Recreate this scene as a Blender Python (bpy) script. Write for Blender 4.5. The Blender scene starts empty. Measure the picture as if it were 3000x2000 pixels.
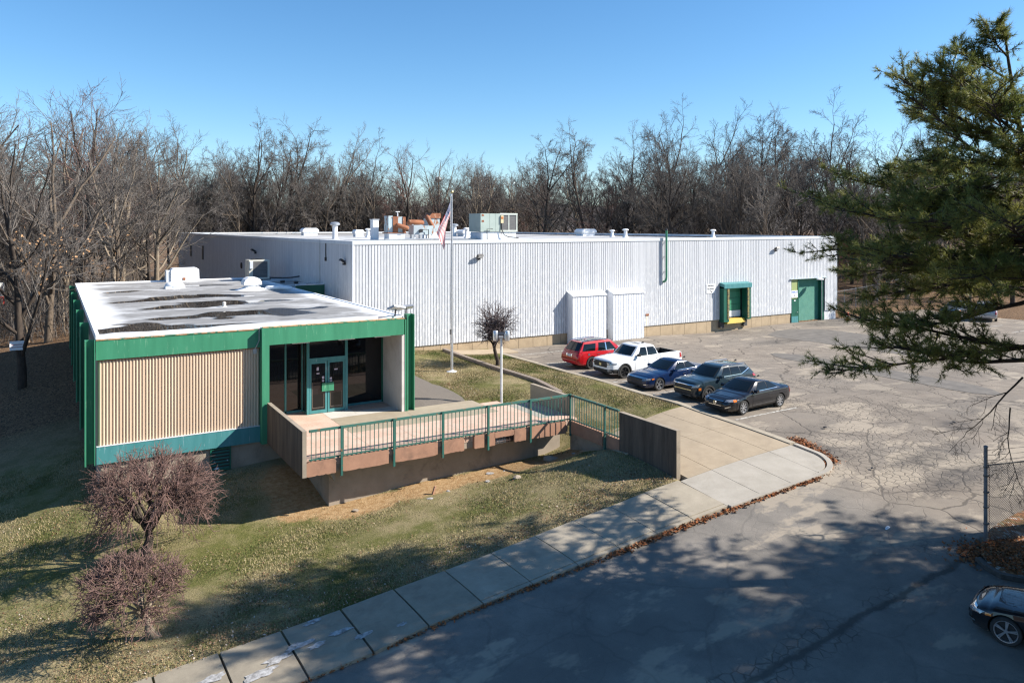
import bpy, bmesh, math, random
import numpy as np
from mathutils import Vector, Matrix
from mathutils.bvhtree import BVHTree

SC = bpy.context.scene
COL = SC.collection
# ------------------------------------------------------------------ camera
cam_d = bpy.data.cameras.new('camera')
cam = bpy.data.objects.new('camera', cam_d); COL.objects.link(cam)
cam.location = (0, 0, 8.6)
cam.rotation_euler = (math.radians(90), 0, math.radians(-31.1))
cam_d.sensor_width = 36.0
cam_d.lens = 26.77
cam_d.shift_y = -0.1123
cam_d.clip_start = 0.1
cam_d.clip_end = 9000
SC.camera = cam
# ------------------------------------------------------------------ world and sun
SUN_TO = Vector((1.15, -0.70, 1.0)).normalized()
SUN_EL = math.asin(SUN_TO.z)
SUN_ROT = math.atan2(SUN_TO.x, SUN_TO.y)
wd = bpy.data.worlds.new('World'); SC.world = wd; wd.use_nodes = True
wn = wd.node_tree; wn.nodes.clear()
w_out = wn.nodes.new('ShaderNodeOutputWorld'); w_bg = wn.nodes.new('ShaderNodeBackground')
w_sky = wn.nodes.new('ShaderNodeTexSky'); w_sky.sky_type = 'NISHITA'; w_sky.sun_disc = False
w_sky.sun_elevation = SUN_EL; w_sky.sun_rotation = SUN_ROT
w_sky.altitude = 500; w_sky.air_density = 1.0; w_sky.dust_density = 0.3; w_sky.ozone_density = 4.5
w_bg.inputs['Strength'].default_value = 0.092
w_hs = wn.nodes.new('ShaderNodeHueSaturation'); w_hs.inputs['Saturation'].default_value = 1.16; w_hs.inputs['Hue'].default_value = 0.496
wn.links.new(w_sky.outputs[0], w_hs.inputs['Color']); wn.links.new(w_hs.outputs[0], w_bg.inputs['Color']); wn.links.new(w_bg.outputs[0], w_out.inputs['Surface'])
sun_d = bpy.data.lights.new('sun', 'SUN'); sun_d.energy = 5.0; sun_d.angle = math.radians(0.53)
sun_d.color = (1.0, 0.94, 0.85)
sun = bpy.data.objects.new('sun', sun_d); COL.objects.link(sun)
sun.location = (40, -30, 40)
sun.rotation_euler = SUN_TO.to_track_quat('Z', 'Y').to_euler()
SC.view_settings.view_transform = 'Standard'; SC.view_settings.look = 'None'
SC.view_settings.gamma = 1.0; SC.view_settings.use_curve_mapping = False
SC.view_settings.exposure = 1.0
SC.cycles.max_bounces = 6; SC.cycles.transparent_max_bounces = 6; SC.cycles.diffuse_bounces = 3; SC.cycles.glossy_bounces = 3
SC.cycles.use_denoising = True; SC.cycles.denoising_prefilter = 'NONE'; SC.cycles.use_adaptive_sampling = False; SC.cycles.filter_width = 1.3

RNG = random.Random(7)
NPR = np.random.default_rng(7)

# ------------------------------------------------------------------ materials
class N:
    """small helper round a material's node tree"""
    def __init__(s, name):
        s.m = bpy.data.materials.new(name); s.m.use_nodes = True
        s.t = s.m.node_tree; s.t.nodes.clear()
        s.out = s.t.nodes.new('ShaderNodeOutputMaterial'); s.b = s.t.nodes.new('ShaderNodeBsdfPrincipled')
        s.t.links.new(s.b.outputs[0], s.out.inputs[0])
    def put(s, sock, v):
        if hasattr(v, 'is_linked'): s.t.links.new(v, sock)
        elif isinstance(v, (tuple, list)) and len(v) == 3 and sock.type == 'RGBA': sock.default_value = (*v, 1)
        else: sock.default_value = v
    def node(s, ty, **kw):
        n = s.t.nodes.new(ty)
        for k, v in kw.items(): setattr(n, k, v)
        return n
    def pos(s, kind='Object', scale=(1, 1, 1)):
        tc = s.node('ShaderNodeTexCoord'); o = tc.outputs[kind]
        if scale != (1, 1, 1):
            mp = s.node('ShaderNodeMapping'); s.put(mp.inputs['Vector'], o); mp.inputs['Scale'].default_value = scale; o = mp.outputs[0]
        return o
    def noise(s, vec, scale, detail=3, rough=0.55, dist=0.0):
        n = s.node('ShaderNodeTexNoise'); s.put(n.inputs['Vector'], vec); n.inputs['Scale'].default_value = scale
        n.inputs['Detail'].default_value = detail; n.inputs['Roughness'].default_value = rough; n.inputs['Distortion'].default_value = dist
        return n.outputs['Fac']
    def noisec(s, vec, scale, detail=2):
        n = s.node('ShaderNodeTexNoise'); s.put(n.inputs['Vector'], vec); n.inputs['Scale'].default_value = scale; n.inputs['Detail'].default_value = detail
        return n.outputs['Color']
    def voro(s, vec, scale, feature='DISTANCE_TO_EDGE', out='Distance', rand=1.0):
        n = s.node('ShaderNodeTexVoronoi', feature=feature); s.put(n.inputs['Vector'], vec); n.inputs['Scale'].default_value = scale
        n.inputs['Randomness'].default_value = rand
        return n.outputs[out]
    def ramp(s, fac, stops, interp='LINEAR'):
        n = s.node('ShaderNodeValToRGB'); n.color_ramp.interpolation = interp; s.put(n.inputs[0], fac)
        e = n.color_ramp.elements
        while len(e) < len(stops): e.new(0.5)
        for i, (p, c) in enumerate(stops):
            e[i].position = p; e[i].color = (*c, 1) if isinstance(c, (tuple, list)) else (c, c, c, 1)
        return n.outputs[0]
    def mix(s, fac, a, b, mode='MIX'):
        n = s.node('ShaderNodeMix', data_type='RGBA', blend_type=mode)
        s.put(n.inputs[0], fac); s.put(n.inputs[6], a); s.put(n.inputs[7], b)
        return n.outputs[2]
    def math(s, op, a, b=0.0, c=None, clamp=False):
        n = s.node('ShaderNodeMath', operation=op, use_clamp=clamp); s.put(n.inputs[0], a); s.put(n.inputs[1], b)
        if c is not None: s.put(n.inputs[2], c)
        return n.outputs[0]
    def vadd(s, a, b, k):
        m = s.node('ShaderNodeVectorMath', operation='MULTIPLY_ADD'); s.put(m.inputs[0], b); m.inputs[1].default_value = (k, k, k); s.put(m.inputs[2], a)
        return m.outputs[0]
    def sep(s, vec):
        n = s.node('ShaderNodeSeparateXYZ'); s.put(n.inputs[0], vec); return n.outputs
    def attr(s, name, out='Color'):
        n = s.node('ShaderNodeAttribute'); n.attribute_name = name; return n.outputs[out]
    def bump(s, h, strength=0.4, dist=0.02):
        n = s.node('ShaderNodeBump'); n.inputs['Strength'].default_value = strength; n.inputs['Distance'].default_value = dist
        s.put(n.inputs['Height'], h); s.t.links.new(n.outputs[0], s.b.inputs['Normal'])
    def fin(s, col, rough=0.7, metal=0.0, spec=0.4, coat=0.0):
        s.put(s.b.inputs['Base Color'], col); s.put(s.b.inputs['Roughness'], rough); s.put(s.b.inputs['Metallic'], metal)
        s.b.inputs['Specular IOR Level'].default_value = spec
        if coat: s.b.inputs['Coat Weight'].default_value = coat; s.b.inputs['Coat Roughness'].default_value = 0.03
        return s.m

def M_simple(name, c1, c2=None, scale=4.0, rough=0.6, metal=0.0, stretch=(1, 1, 1), spec=0.4, bump=0.0, coat=0.0, kind='Object', detail=3):
    n = N(name)
    if c2 is None: c2 = tuple(x * 0.8 for x in c1)
    v = n.pos(kind, stretch); f = n.noise(v, scale, detail)
    c = n.mix(n.ramp(f, [(0.3, 0.0), (0.7, 1.0)]), c1, c2)
    if bump: n.bump(n.noise(v, scale * 6, 2), bump, 0.01)
    return n.fin(c, rough, metal, spec, coat)

def M_peel(name, base, base2, wear, amount=0.62, scale=9.0, rough=0.55, stretch=(1, 1, 1)):
    """paint with streaks and worn or rusty spots"""
    n = N(name); v = n.pos('Object', stretch)
    a = n.mix(n.ramp(n.noise(v, 1.3, 4), [(0.3, 0.0), (0.7, 1.0)]), base, base2)
    w = n.ramp(n.noise(v, scale, 5, 0.7), [(amount, 0.0), (amount + 0.05, 1.0)])
    return n.fin(n.mix(w, a, wear), rough)

# ------------------------------------------------------------------ meshes
class MB:
    def __init__(s): s.v = []; s.f = []; s.mi = []; s.cur = 0
    def face(s, idx): s.f.append(tuple(idx)); s.mi.append(s.cur)
    def quad(s, a, b, c, d):
        i = len(s.v); s.v += [tuple(a), tuple(b), tuple(c), tuple(d)]; s.face((i, i + 1, i + 2, i + 3))
    def poly(s, pts):
        i = len(s.v); s.v += [tuple(p) for p in pts]; s.face(range(i, i + len(pts)))
    def box(s, x0, x1, y0, y1, z0, z1, M=None):
        i = len(s.v)
        P = [(x0, y0, z0), (x1, y0, z0), (x1, y1, z0), (x0, y1, z0), (x0, y0, z1), (x1, y0, z1), (x1, y1, z1), (x0, y1, z1)]
        if M is not None: P = [tuple(M @ Vector(p)) for p in P]
        s.v += P
        for q in ((3, 2, 1, 0), (4, 5, 6, 7), (0, 1, 5, 4), (1, 2, 6, 5), (2, 3, 7, 6), (3, 0, 4, 7)): s.face([i + k for k in q])
    def prism(s, pts2, lo, hi, axis='z'):
        """extrude a 2-D outline between lo and hi along an axis"""
        n = len(pts2); i = len(s.v)
        def mk(p, h): return (p[0], p[1], h) if axis == 'z' else ((h, p[0], p[1]) if axis == 'x' else (p[0], h, p[1]))
        s.v += [mk(p, lo) for p in pts2] + [mk(p, hi) for p in pts2]
        s.face([i + k for k in reversed(range(n))]); s.face([i + n + k for k in range(n)])
        for k in range(n): s.face((i + k, i + (k + 1) % n, i + n + (k + 1) % n, i + n + k))
    def tube(s, path, radii, n=6, cap=True):
        path = [Vector(p) for p in path]; i0 = len(s.v); m = len(path)
        if not hasattr(radii, '__len__'): radii = [radii] * m
        for k in range(m):
            t = (path[min(k + 1, m - 1)] - path[max(k - 1, 0)])
            t = t.normalized() if t.length > 1e-9 else Vector((0, 0, 1))
            a = Vector((1, 0, 0)) if abs(t.x) < 0.8 else Vector((0, 1, 0))
            u = t.cross(a).normalized(); w = t.cross(u)
            for j in range(n):
                an = 2 * math.pi * j / n; q = path[k] + (u * math.cos(an) + w * math.sin(an)) * radii[k]
                s.v.append((q.x, q.y, q.z))
        for k in range(m - 1):
            for j in range(n):
                a = i0 + k * n + j; b = i0 + k * n + (j + 1) % n
                s.face((a, b, b + n, a + n))
        if cap:
            s.face([i0 + j for j in reversed(range(n))]); s.face([i0 + (m - 1) * n + j for j in range(n)])
    def lathe(s, prof, c=(0, 0, 0), n=16, axis='z', M=None, cap=True):
        i0 = len(s.v); m = len(prof)
        for (r, h) in prof:
            for j in range(n):
                a = 2 * math.pi * j / n; x = r * math.cos(a); y = r * math.sin(a)
                p = (x, y, h) if axis == 'z' else ((x, h, y) if axis == 'y' else (h, x, y))
                p = (p[0] + c[0], p[1] + c[1], p[2] + c[2])
                if M is not None: p = tuple(M @ Vector(p))
                s.v.append(p)
        for k in range(m - 1):
            for j in range(n):
                a = i0 + k * n + j; b = i0 + k * n + (j + 1) % n
                s.face((a, b, b + n, a + n))
        if not cap: return
        if prof[0][0] > 1e-4: s.face([i0 + j for j in reversed(range(n))])
        if prof[-1][0] > 1e-4: s.face([i0 + (m - 1) * n + j for j in range(n)])
    def mesh(s, name, mats, smooth=False, fix=True):
        me = bpy.data.meshes.new(name); me.from_pydata(s.v, [], s.f)
        for m in (mats if isinstance(mats, (list, tuple)) else [mats]): me.materials.append(m)
        if any(s.mi): me.polygons.foreach_set('material_index', s.mi)
        if fix:
            bm = bmesh.new(); bm.from_mesh(me); bmesh.ops.recalc_face_normals(bm, faces=bm.faces); bm.to_mesh(me); bm.free()
        if smooth:
            me.polygons.foreach_set('use_smooth', [True] * len(me.polygons))
            me.set_sharp_from_angle(angle=math.radians(smooth if smooth is not True else 40))
        me.update(); return me

def tag(o, label=None, cat=None, group=None, kind=None):
    if label: o['label'] = label
    if cat: o['category'] = cat
    if group: o['group'] = group
    if kind: o['kind'] = kind
    return o
def empty(name, loc=(0, 0, 0), rz=0.0, label=None, cat=None, group=None):
    o = bpy.data.objects.new(name, None); COL.objects.link(o); o.location = loc; o.rotation_euler = (0, 0, rz); o.empty_display_size = 0.3
    return tag(o, label, cat, group)
def obj(name, mb, mats=None, parent=None, smooth=False, local=False, fix=True, label=None, cat=None, group=None, kind=None):
    """link a mesh object; vertices are world coordinates unless local"""
    me = mb.mesh(name, mats, smooth, fix) if isinstance(mb, MB) else mb
    o = bpy.data.objects.new(name, me); COL.objects.link(o)
    if parent is not None:
        o.parent = parent
        if not local and parent.parent is None and parent.type == 'EMPTY': o.location = -Vector(parent.location)
    return tag(o, label, cat, group, kind)
def copy_tree(o, parent=None):
    c = o.copy(); COL.objects.link(c); c.parent = parent
    for ch in list(o.children): copy_tree(ch, c)
    return c
def fast_mesh(name, V, F, mats, smooth=False, mi=None):
    """numpy arrays: V (n,3), F (m,k) all faces with k corners"""
    me = bpy.data.meshes.new(name); k = F.shape[1]
    me.vertices.add(len(V)); me.vertices.foreach_set('co', np.ascontiguousarray(V, dtype=np.float32).ravel())
    me.loops.add(F.size); me.loops.foreach_set('vertex_index', np.ascontiguousarray(F, dtype=np.int32).ravel())
    me.polygons.add(len(F)); me.polygons.foreach_set('loop_start', np.arange(0, F.size, k, dtype=np.int32))
    for m in (mats if isinstance(mats, (list, tuple)) else [mats]): me.materials.append(m)
    if mi is not None: me.polygons.foreach_set('material_index', np.ascontiguousarray(mi, dtype=np.int32))
    me.update(calc_edges=True); me.validate()
    if smooth: me.polygons.foreach_set('use_smooth', [True] * len(F))
    return me

# ------------------------------------------------------------------ shape of the ground
GP = np.array([(25.3, 19, -0.38), (19.6, 20, -0.7), (15, 20, -1.2), (11.8, 20, -1.6), (8.7, 20, -2), (5.5, 20, -2.42), (0, 20, -3.1), (-6, 19, -3.9), (25, 12, -1.05), (20, 12, -1.4), (15, 12, -1.85), (8, 12, -2.65), (0, 12, -3.75), (25, 4, -1.7), (15, 4, -2.5), (5, 4, -3.6), (25, -10, -2.6), (10, -10, -4), (-5, -10, -5), (-12, 5, -4.8), (35, 12, -0.6), (35, 20, -0.12), (50, 12, -0.3), (50, 20, 0), (70, 10, 0), (40, -5, -1.5), (70, -10, -0.6), (26, 26, 0), (30, 24, -0.02), (40, 24, 0), (26, 30, 0.02), (40, 30, 0), (26, 36, 0.04), (35, 36, 0), (45, 36, 0), (60, 30, 0), (75, 30, 0), (30, 44, 0.03), (40, 44.5, 0.03), (47, 45, -0.2), (53, 45, -0.06), (60, 44, -0.05), (75, 44, 0), (90, 35, 0), (16, 42, 0.25), (20, 45, 0.5), (18, 37, 0.1), (20, 32.8, 0.04), (22.5, 32, 0.1), (22, 40, 0.25), (24, 44, 0.12), (24, 30, 0.08), (25.6, 27, 0.08), (15.5, 34, 0.03), (15.5, 40, 0.1), (15, 45, 0.35), (9, 28.4, -2.08), (11.5, 28.4, -1.9), (15.4, 28.4, -1.78), (19, 28.4, -1.62), (19.3, 24, -0.5), (19.4, 21, -0.62), (17.5, 25.5, -1.15), (14, 25, -1.65), (10, 25, -2.05), (7, 33, -1.5), (4, 33, -1.75), (1.4, 33, -2.05), (9, 32, -1.62), (-1.7, 35, -2.6), (-6, 36, -3.4), (0, 45, -1.6), (-2, 45, -2), (-10, 45, -3.6), (0, 55, -0.9), (-8, 58, -2.5), (0, 66, -0.3), (-10, 70, -1.5), (-25, 50, -4.5), (-30, 70, -3), (-15, 25, -4.2), (-10, 18, -4.4), (5, 26, -2.4), (0, 28, -2.8), (-6, 28, -3.5), (20, 70, 0), (0, 90, 0), (40, 130, 0), (-30, 110, -2), (80, 80, 0.5), (100, 50, 1), (95, 115, 1), (120, 20, 1), (-50, 80, -4), (-45, 30, -5.5), (100, -20, 0), (-40, -10, -6)], float)
def _tps(r2): return np.where(r2 > 1e-9, 0.5 * r2 * np.log(r2 + 1e-12), 0)
def _solve(P, lam=0.4):
    n = len(P); X = P[:, :2] / 10
    K = _tps(((X[:, None] - X[None]) ** 2).sum(2)) + lam * 1e-2 * np.eye(n)
    Q = np.c_[np.ones(n), X]
    return np.linalg.solve(np.block([[K, Q], [Q.T, np.zeros((3, 3))]]), np.r_[P[:, 2], 0, 0, 0])
GW = _solve(GP)
def gz(x, y):
    """height of the ground, fitted through surveyed points"""
    x = np.asarray(x, float); y = np.asarray(y, float); sh = x.shape
    xs = x.ravel() / 10; ys = y.ravel() / 10; X = GP[:, :2] / 10; n = len(GP); out = np.zeros(len(xs))
    for a in range(0, len(xs), 20000):
        xa = xs[a:a + 20000]; ya = ys[a:a + 20000]
        K = _tps((xa[:, None] - X[:, 0]) ** 2 + (ya[:, None] - X[:, 1]) ** 2)
        out[a:a + 20000] = K @ GW[:n] + GW[n] + GW[n + 1] * xa + GW[n + 2] * ya
    # beyond the surveyed area the land levels out
    d = np.maximum(0, np.hypot(xs * 10 - 25, ys * 10 - 45) - 85); w = 1 / (1 + (d / 40) ** 2)
    return (out * w + (-2.5) * (1 - w)).reshape(sh)
def g1(x, y): return float(gz(np.array([x]), np.array([y]))[0])
# ------------------------------------------------------------------ land: terrain sheet, asphalt, walks
def axis(segs):
    out = [segs[0][0]]
    for a, b, st in segs:
        k = max(1, int(round((b - a) / st)))
        out += [a + (b - a) * (i + 1) / k for i in range(k)]
    return np.array(out)
def in_poly(x, y, P):
    ins = np.zeros(x.shape, bool); n = len(P)
    for i in range(n):
        x1, y1 = P[i]; x2, y2 = P[(i + 1) % n]
        c = ((y1 > y) != (y2 > y)); xx = (x2 - x1) * (y - y1) / ((y2 - y1) if y2 != y1 else 1e-9) + x1
        ins ^= c & (x < xx)
    return ins
def blob(x, y, cx, cy, rx, ry, soft=0.5):
    d = np.sqrt(((x - cx) / rx) ** 2 + ((y - cy) / ry) ** 2)
    return np.clip((1 - d) / soft, 0, 1)
def vnoise(x, y, sc, seed=0):
    """smooth value noise"""
    r = np.random.default_rng(seed); T = r.random((64, 64)); x = x * sc + 100.3; y = y * sc + 57.7
    xi = np.floor(x).astype(int); yi = np.floor(y).astype(int); fx = x - xi; fy = y - yi
    fx = fx * fx * (3 - 2 * fx); fy = fy * fy * (3 - 2 * fy)
    g = lambda a, b: T[a % 64, b % 64]
    return (g(xi, yi) * (1 - fx) + g(xi + 1, yi) * fx) * (1 - fy) + (g(xi, yi + 1) * (1 - fx) + g(xi + 1, yi + 1) * fx) * fy
def grid_mesh(name, X, Y, Z, keep, mats, cols=None):
    ny, nx = X.shape; idx = np.arange(nx * ny).reshape(ny, nx)
    F = np.stack([idx[:-1, :-1], idx[:-1, 1:], idx[1:, 1:], idx[1:, :-1]], -1).reshape(-1, 4)[keep.ravel()]
    used = np.unique(F); rem = np.zeros(nx * ny, int); rem[used] = np.arange(len(used))
    V = np.stack([X, Y, Z], -1).reshape(-1, 3)[used]
    me = fast_mesh(name, V, rem[F], mats, smooth=True)
    if cols is not None:
        a = me.color_attributes.new('mask', 'FLOAT_COLOR', 'POINT')
        c = np.ones((len(used), 4), np.float32); c[:, :3] = np.stack([q.reshape(-1)[used] for q in cols], -1)
        a.data.foreach_set('color', c.ravel())
    return me

ISLAND = [(22.95, 11.5), (23.3, 12.0), (24.4, 12.5), (27.2, 12.8), (33, 11), (45, 4), (60, -6), (60, -16), (45, -6), (30, 3.5), (26, 8.0), (23.4, 10.6), (22.95, 11.1)]

# --- terrain
n = N('terrain'); P = n.pos('Object'); mk = n.sep(n.attr('mask'))
fine = n.noise(P, 14.0, 4, 0.7); mid = n.noise(P, 1.1, 4, 0.6); big = n.noise(P, 0.22, 3)
green = n.mix(n.ramp(fine, [(0.3, 0.0), (0.7, 1.0)]), (0.070, 0.080, 0.022), (0.165, 0.155, 0.055))
straw = n.mix(n.ramp(n.noise(P, 22, 3, 0.7), [(0.3, 0.0), (0.72, 1.0)]), (0.19, 0.150, 0.082), (0.38, 0.31, 0.18))
gm = n.math('ADD', n.math('MULTIPLY', mid, 0.9), n.math('MULTIPLY', mk[2], 0.5))
grass_c = n.mix(n.ramp(gm, [(0.52, 0.0), (0.86, 1.0)]), straw, green)
leafc = n.voro(P, 16, 'F1', 'Color'); ls = n.sep(leafc)
litter = n.mix(ls[0], (0.10, 0.055, 0.03), (0.30, 0.19, 0.11))
litter = n.mix(n.ramp(ls[1], [(0.7, 0.0), (0.75, 1.0)]), litter, (0.05, 0.036, 0.026))
litter = n.mix(n.ramp(big, [(0.35, 0.0), (0.65, 1.0)]), litter, n.mix(0.5, litter, (0.12, 0.08, 0.05)))
far = n.mix(n.ramp(n.noise(P, 0.06, 5, .7), [(.3, 0.), (.7, 1.)]), (0.085, 0.074, 0.070), (0.135, 0.115, 0.105)); litter = n.mix(n.ramp(n.math('DIVIDE', n.sep(P)[2], 14.0), [(0.12, 0.0), (0.5, 1.0)]), litter, far)
c = n.mix(mk[0], litter, grass_c)
dirt = n.mix(n.ramp(n.noise(P, 5, 5, 0.7), [(0.35, 0.0), (0.65, 1.0)]), (0.26, 0.155, 0.07), (0.42, 0.29, 0.16))
dm = n.math('ADD', n.math('MULTIPLY', mk[1], 1.25), n.math('MULTIPLY', n.math('SUBTRACT', n.noise(P, 2.2, 5, 0.7), 0.5), 1.3))
c = n.mix(n.ramp(dm, [(0.38, 0.0), (0.62, 1.0)]), c, dirt)
n.bump(n.math('ADD', fine, n.math('MULTIPLY', n.noise(P, 40, 2), 0.6)), 0.7, 0.06)
M_TERRAIN = n.fin(c, 0.95, spec=0.1)

ax = axis([(-5200, -1200, 1000), (-1200, -400, 100), (-400, -60, 20), (-60, -14, 2), (-14, 27, 0.5), (27, 127, 2.5), (127, 427, 20), (427, 1227, 100), (1227, 5227, 1000)])
ay = axis([(-3000, -1000, 500), (-1000, -200, 100), (-200, -40, 16), (-40, 14, 2), (14, 48, 0.5), (48, 150, 3), (150, 450, 20), (450, 1250, 100), (1250, 6250, 1000)])
X, Y = np.meshgrid(ax, ay); Z = gz(X, Y)
inner = 20.5 + np.clip(8.5 - X, 0, 40) * 0.083
paved = ((Y < inner - 0.3) | ((X > 25.6) & (Y < 46))) & (X < 76.5) & (X > -32) & (Y > -32)
plaza_m = (X > 19.7) & (Y < 26.4) & (X < 26)
path_m = (X > 14.2) & (X < 17.3) & (Y > 33.4) & (Y < 45.4)
paved |= plaza_m | path_m
Zt = np.where(paved, Z - 0.28, Z + 0.06)
near = (Y < inner + 0.7) & (X < 20)
Zt = np.where(near & ~paved, Z + 0.015, Zt)
Zt = Zt + np.where(paved | near, 0, (vnoise(X, Y, 0.7, 3) - 0.5) * 0.10)
# far hills that close the view, low wooded ridges
R = np.hypot(X - 25, Y - 45); th = np.arctan2(X, Y)
ridge = 50 * np.clip((R - 520) / 500, 0, 1) ** 1.2 * (0.75 + 0.5 * vnoise(th * 9, R * 0.002, 1.0, 9)) * (0.8 + 0.3 * vnoise(th * 30, R * 0.004, 1.0, 4))
Zt = Zt + np.where(Y > -200, ridge, ridge * 0.5)
lawn = ((X > -16) & (X < 26) & (Y > 18) & (Y < 46)).astype(float)
lawn *= np.clip((X + 9 + (Y - 24) * 0.35) / 7, 0, 1)
lawn = np.where((X < 3) & (Y > 40), lawn * np.clip((48 - Y) / 10, 0, 1), lawn)
lawn = np.where((X < 14.2) & (Y > 33.5) & (X > 1), 0, lawn)
dmask = np.zeros_like(X)
for (x, y, rx, ry) in [(10, 27.7, 2.6, 1.15), (13, 27.7, 3.0, 1.1), (16.2, 27.6, 3.0, 1.1), (18.8, 26.9, 1.8, 1.3), (8.0, 28.9, 1.6, 1.7), (8.2, 31, 1.6, 2.2)]:
    dmask = np.maximum(dmask, blob(X, Y, x, y, rx, ry, 0.7))
gmask = vnoise(X, Y, 0.35, 5) * 0.8 + blob(X, Y, 24.3, 42.6, 2.6, 1.2, 0.5) * 1.2 + blob(X, Y, 4, 26, 5, 3, 0.8) * 0.4
keep = np.ones((X.shape[0] - 1, X.shape[1] - 1), bool)
ground = obj('ground', grid_mesh('ground', X, Y, Zt, keep, M_TERRAIN, (lawn, dmask, gmask)), kind='structure')

# --- asphalt: one surface split in two, the sloping road and the parking lot
n = N('asphalt'); P = n.pos('Object'); mk = n.sep(n.attr('mask'))
warp = n.vadd(P, n.noisec(P, 1.3, 3), 0.55); warp2 = n.vadd(P, n.noisec(P, 5.0, 2), 0.10)
grit = n.noise(P, 55, 2, 0.7); mid = n.noise(P, 0.8, 5, 0.65); big = n.noise(P, 0.16, 4, 0.6)
base = n.mix(n.ramp(mid, [(0.3, 0.0), (0.7, 1.0)]), (0.17, 0.142, 0.116), (0.27, 0.228, 0.184))
base = n.mix(n.ramp(big, [(0.40, 0.0), (0.62, 1.0)]), base, (0.205, 0.177, 0.148))
road = n.mix(n.ramp(mid, [(0.3, 0.0), (0.7, 1.0)]), (0.14, 0.128, 0.115), (0.235, 0.21, 0.183))
xs = n.sep(P)
base = n.mix(mk[2], base, road)
base = n.mix(n.ramp(grit, [(0.25, 0.35), (0.5, 0.0)]), base, (0.045, 0.042, 0.04))
base = n.mix(n.ramp(grit, [(0.62, 0.0), (0.8, 0.4)]), base, (0.33, 0.30, 0.26))
# tan worn plates and dark stains
base = n.mix(n.ramp(n.math('ADD', n.noise(n.pos('Object', (0.55, 1, 1)), 0.55, 5, 0.62), n.math('MULTIPLY', mk[0], 0.12)), [(0.58, 0.0), (0.63, 0.75)]), base, (0.33, 0.28, 0.22))
base = n.mix(n.math('MULTIPLY', mk[1], n.ramp(n.noise(P, 1.6, 5, 0.7), [(0.30, 0.25), (0.60, 1.0)])), base, (0.052, 0.047, 0.045))
# cracks: large blocks, then alligator cracking where the mask asks for it
ck = n.voro(warp, 0.33); big_c = n.ramp(ck, [(0.0, 1.0), (0.007, 0.8), (0.016, 0.0)])
ck2 = n.voro(warp, 1.15); mid_c = n.math('MULTIPLY', n.ramp(ck2, [(0.0, 1.0), (0.022, 0.0)]), n.ramp(n.noise(P, 0.3, 3), [(0.42, 0.0), (0.55, 0.8)]))
ck3 = n.voro(warp2, 3.1); al = n.math('MULTIPLY', n.ramp(ck3, [(0.0, 1.0), (0.075, 0.0)]), n.ramp(n.math('ADD', mk[0], n.math('MULTIPLY', n.math('SUBTRACT', n.noise(P, 0.9, 4), 0.5), 1.2)), [(0.35, 0.0), (0.6, 1.0)]))
nomid = n.math('SUBTRACT', 1.0, n.math('MULTIPLY', mk[2], 0.75))
cr = n.math('MAXIMUM', n.math('MULTIPLY', big_c, nomid), n.math('MAXIMUM', n.math('MULTIPLY', mid_c, nomid), al))
# a long open seam down the middle of the road
sy = n.math('ABSOLUTE', n.math('SUBTRACT', n.math('ADD', xs[1], n.math('MULTIPLY', n.math('SUBTRACT', n.noise(P, 0.9, 5, 0.7), 0.5), 0.55)), 12.25))
seam = n.math('MULTIPLY', n.ramp(sy, [(0.05, 1.0), (0.14, 0.0)]), mk[2])
cr = n.math('MAXIMUM', cr, seam)
col = n.mix(n.math('MULTIPLY', cr, 0.58), base, (0.022, 0.020, 0.019))
n.bump(n.math('SUBTRACT', n.math('MULTIPLY', grit, 0.5), n.math('MULTIPLY', cr, 1.2)), 0.55, 0.02)
M_ASPH = n.fin(col, n.math('SUBTRACT', 0.93, n.math('MULTIPLY', mk[1], 0.12)), spec=0.25)

ax = axis([(-32, -6, 1), (-6, 20, 0.5), (20, 50, 0.25), (50, 77, 1)])
ay = axis([(-32, 8, 1), (8, 45.5, 0.25)])
X, Y = np.meshgrid(ax, ay); Z = gz(X, Y)
road_m = np.clip((25.2 - X) / 2.5, 0, 1) * np.clip((20 - Y) / 2, 0, 1); road_m = np.maximum(road_m, np.clip((9.5 - Y + (24 - X) * 0.6) / 3, 0, 1))
alg = np.full_like(X, 0.18)
for (x, y, rx, ry, k) in [(28.5, 18.5, 5.5, 4.5, 1.0), (26.8, 16.4, 4, 2.6, 1.0), (33, 22, 6, 4, 0.8), (38, 18, 8, 5, 0.55), (30, 14.5, 4, 2.5, 0.8), (31, 25.5, 3, 3, 0.7), (36, 27, 6, 4, 0.6), (22.5, 13.6, 3, 1.6, 0.5), (14, 12.3, 9, 0.9, 0.8)]:
    alg = np.maximum(alg, k * blob(X, Y, x, y, rx, ry, 0.8))
drk = np.zeros_like(X)
for (x, y, rx, ry, k) in [(29.8, 17.1, 3.6, 0.75, 0.75), (28.3, 15.4, 3.0, 0.8, 0.8), (34.2, 18.7, 1.5, 1.0, 0.9), (37, 19.5, 7, 3.5, 0.35), (47, 38.6, 4, 1.2, 0.7), (29, 25.2, 1.6, 0.9, 0.5), (28.6, 28, 2.0, 1.0, 0.5), (28.6, 34.4, 2, 1, 0.45), (40, 24.5, 9, 2.2, 0.3), (28, 40, 2.5, 3.5, 0.4), (33, 43.5, 7, 1.5, 0.55), (48, 44.5, 6, 1.0, 0.4), (59, 43.5, 4, 2.0, 0.45), (26.4, 19.6, 0.7, 1.5, 0.6), (27.5, 21.5, 2.5, 1, 0.4), (40, 14, 8, 2, 0.4), (10, 15, 9, 1.2, 0.25)]:
    drk = np.maximum(drk, k * blob(X, Y, x, y, rx, ry, 0.6))
xc = 0.25 * (X[:-1, :-1] + X[1:, :-1] + X[:-1, 1:] + X[1:, 1:]); yc = 0.25 * (Y[:-1, :-1] + Y[1:, :-1] + Y[:-1, 1:] + Y[1:, 1:])
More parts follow.
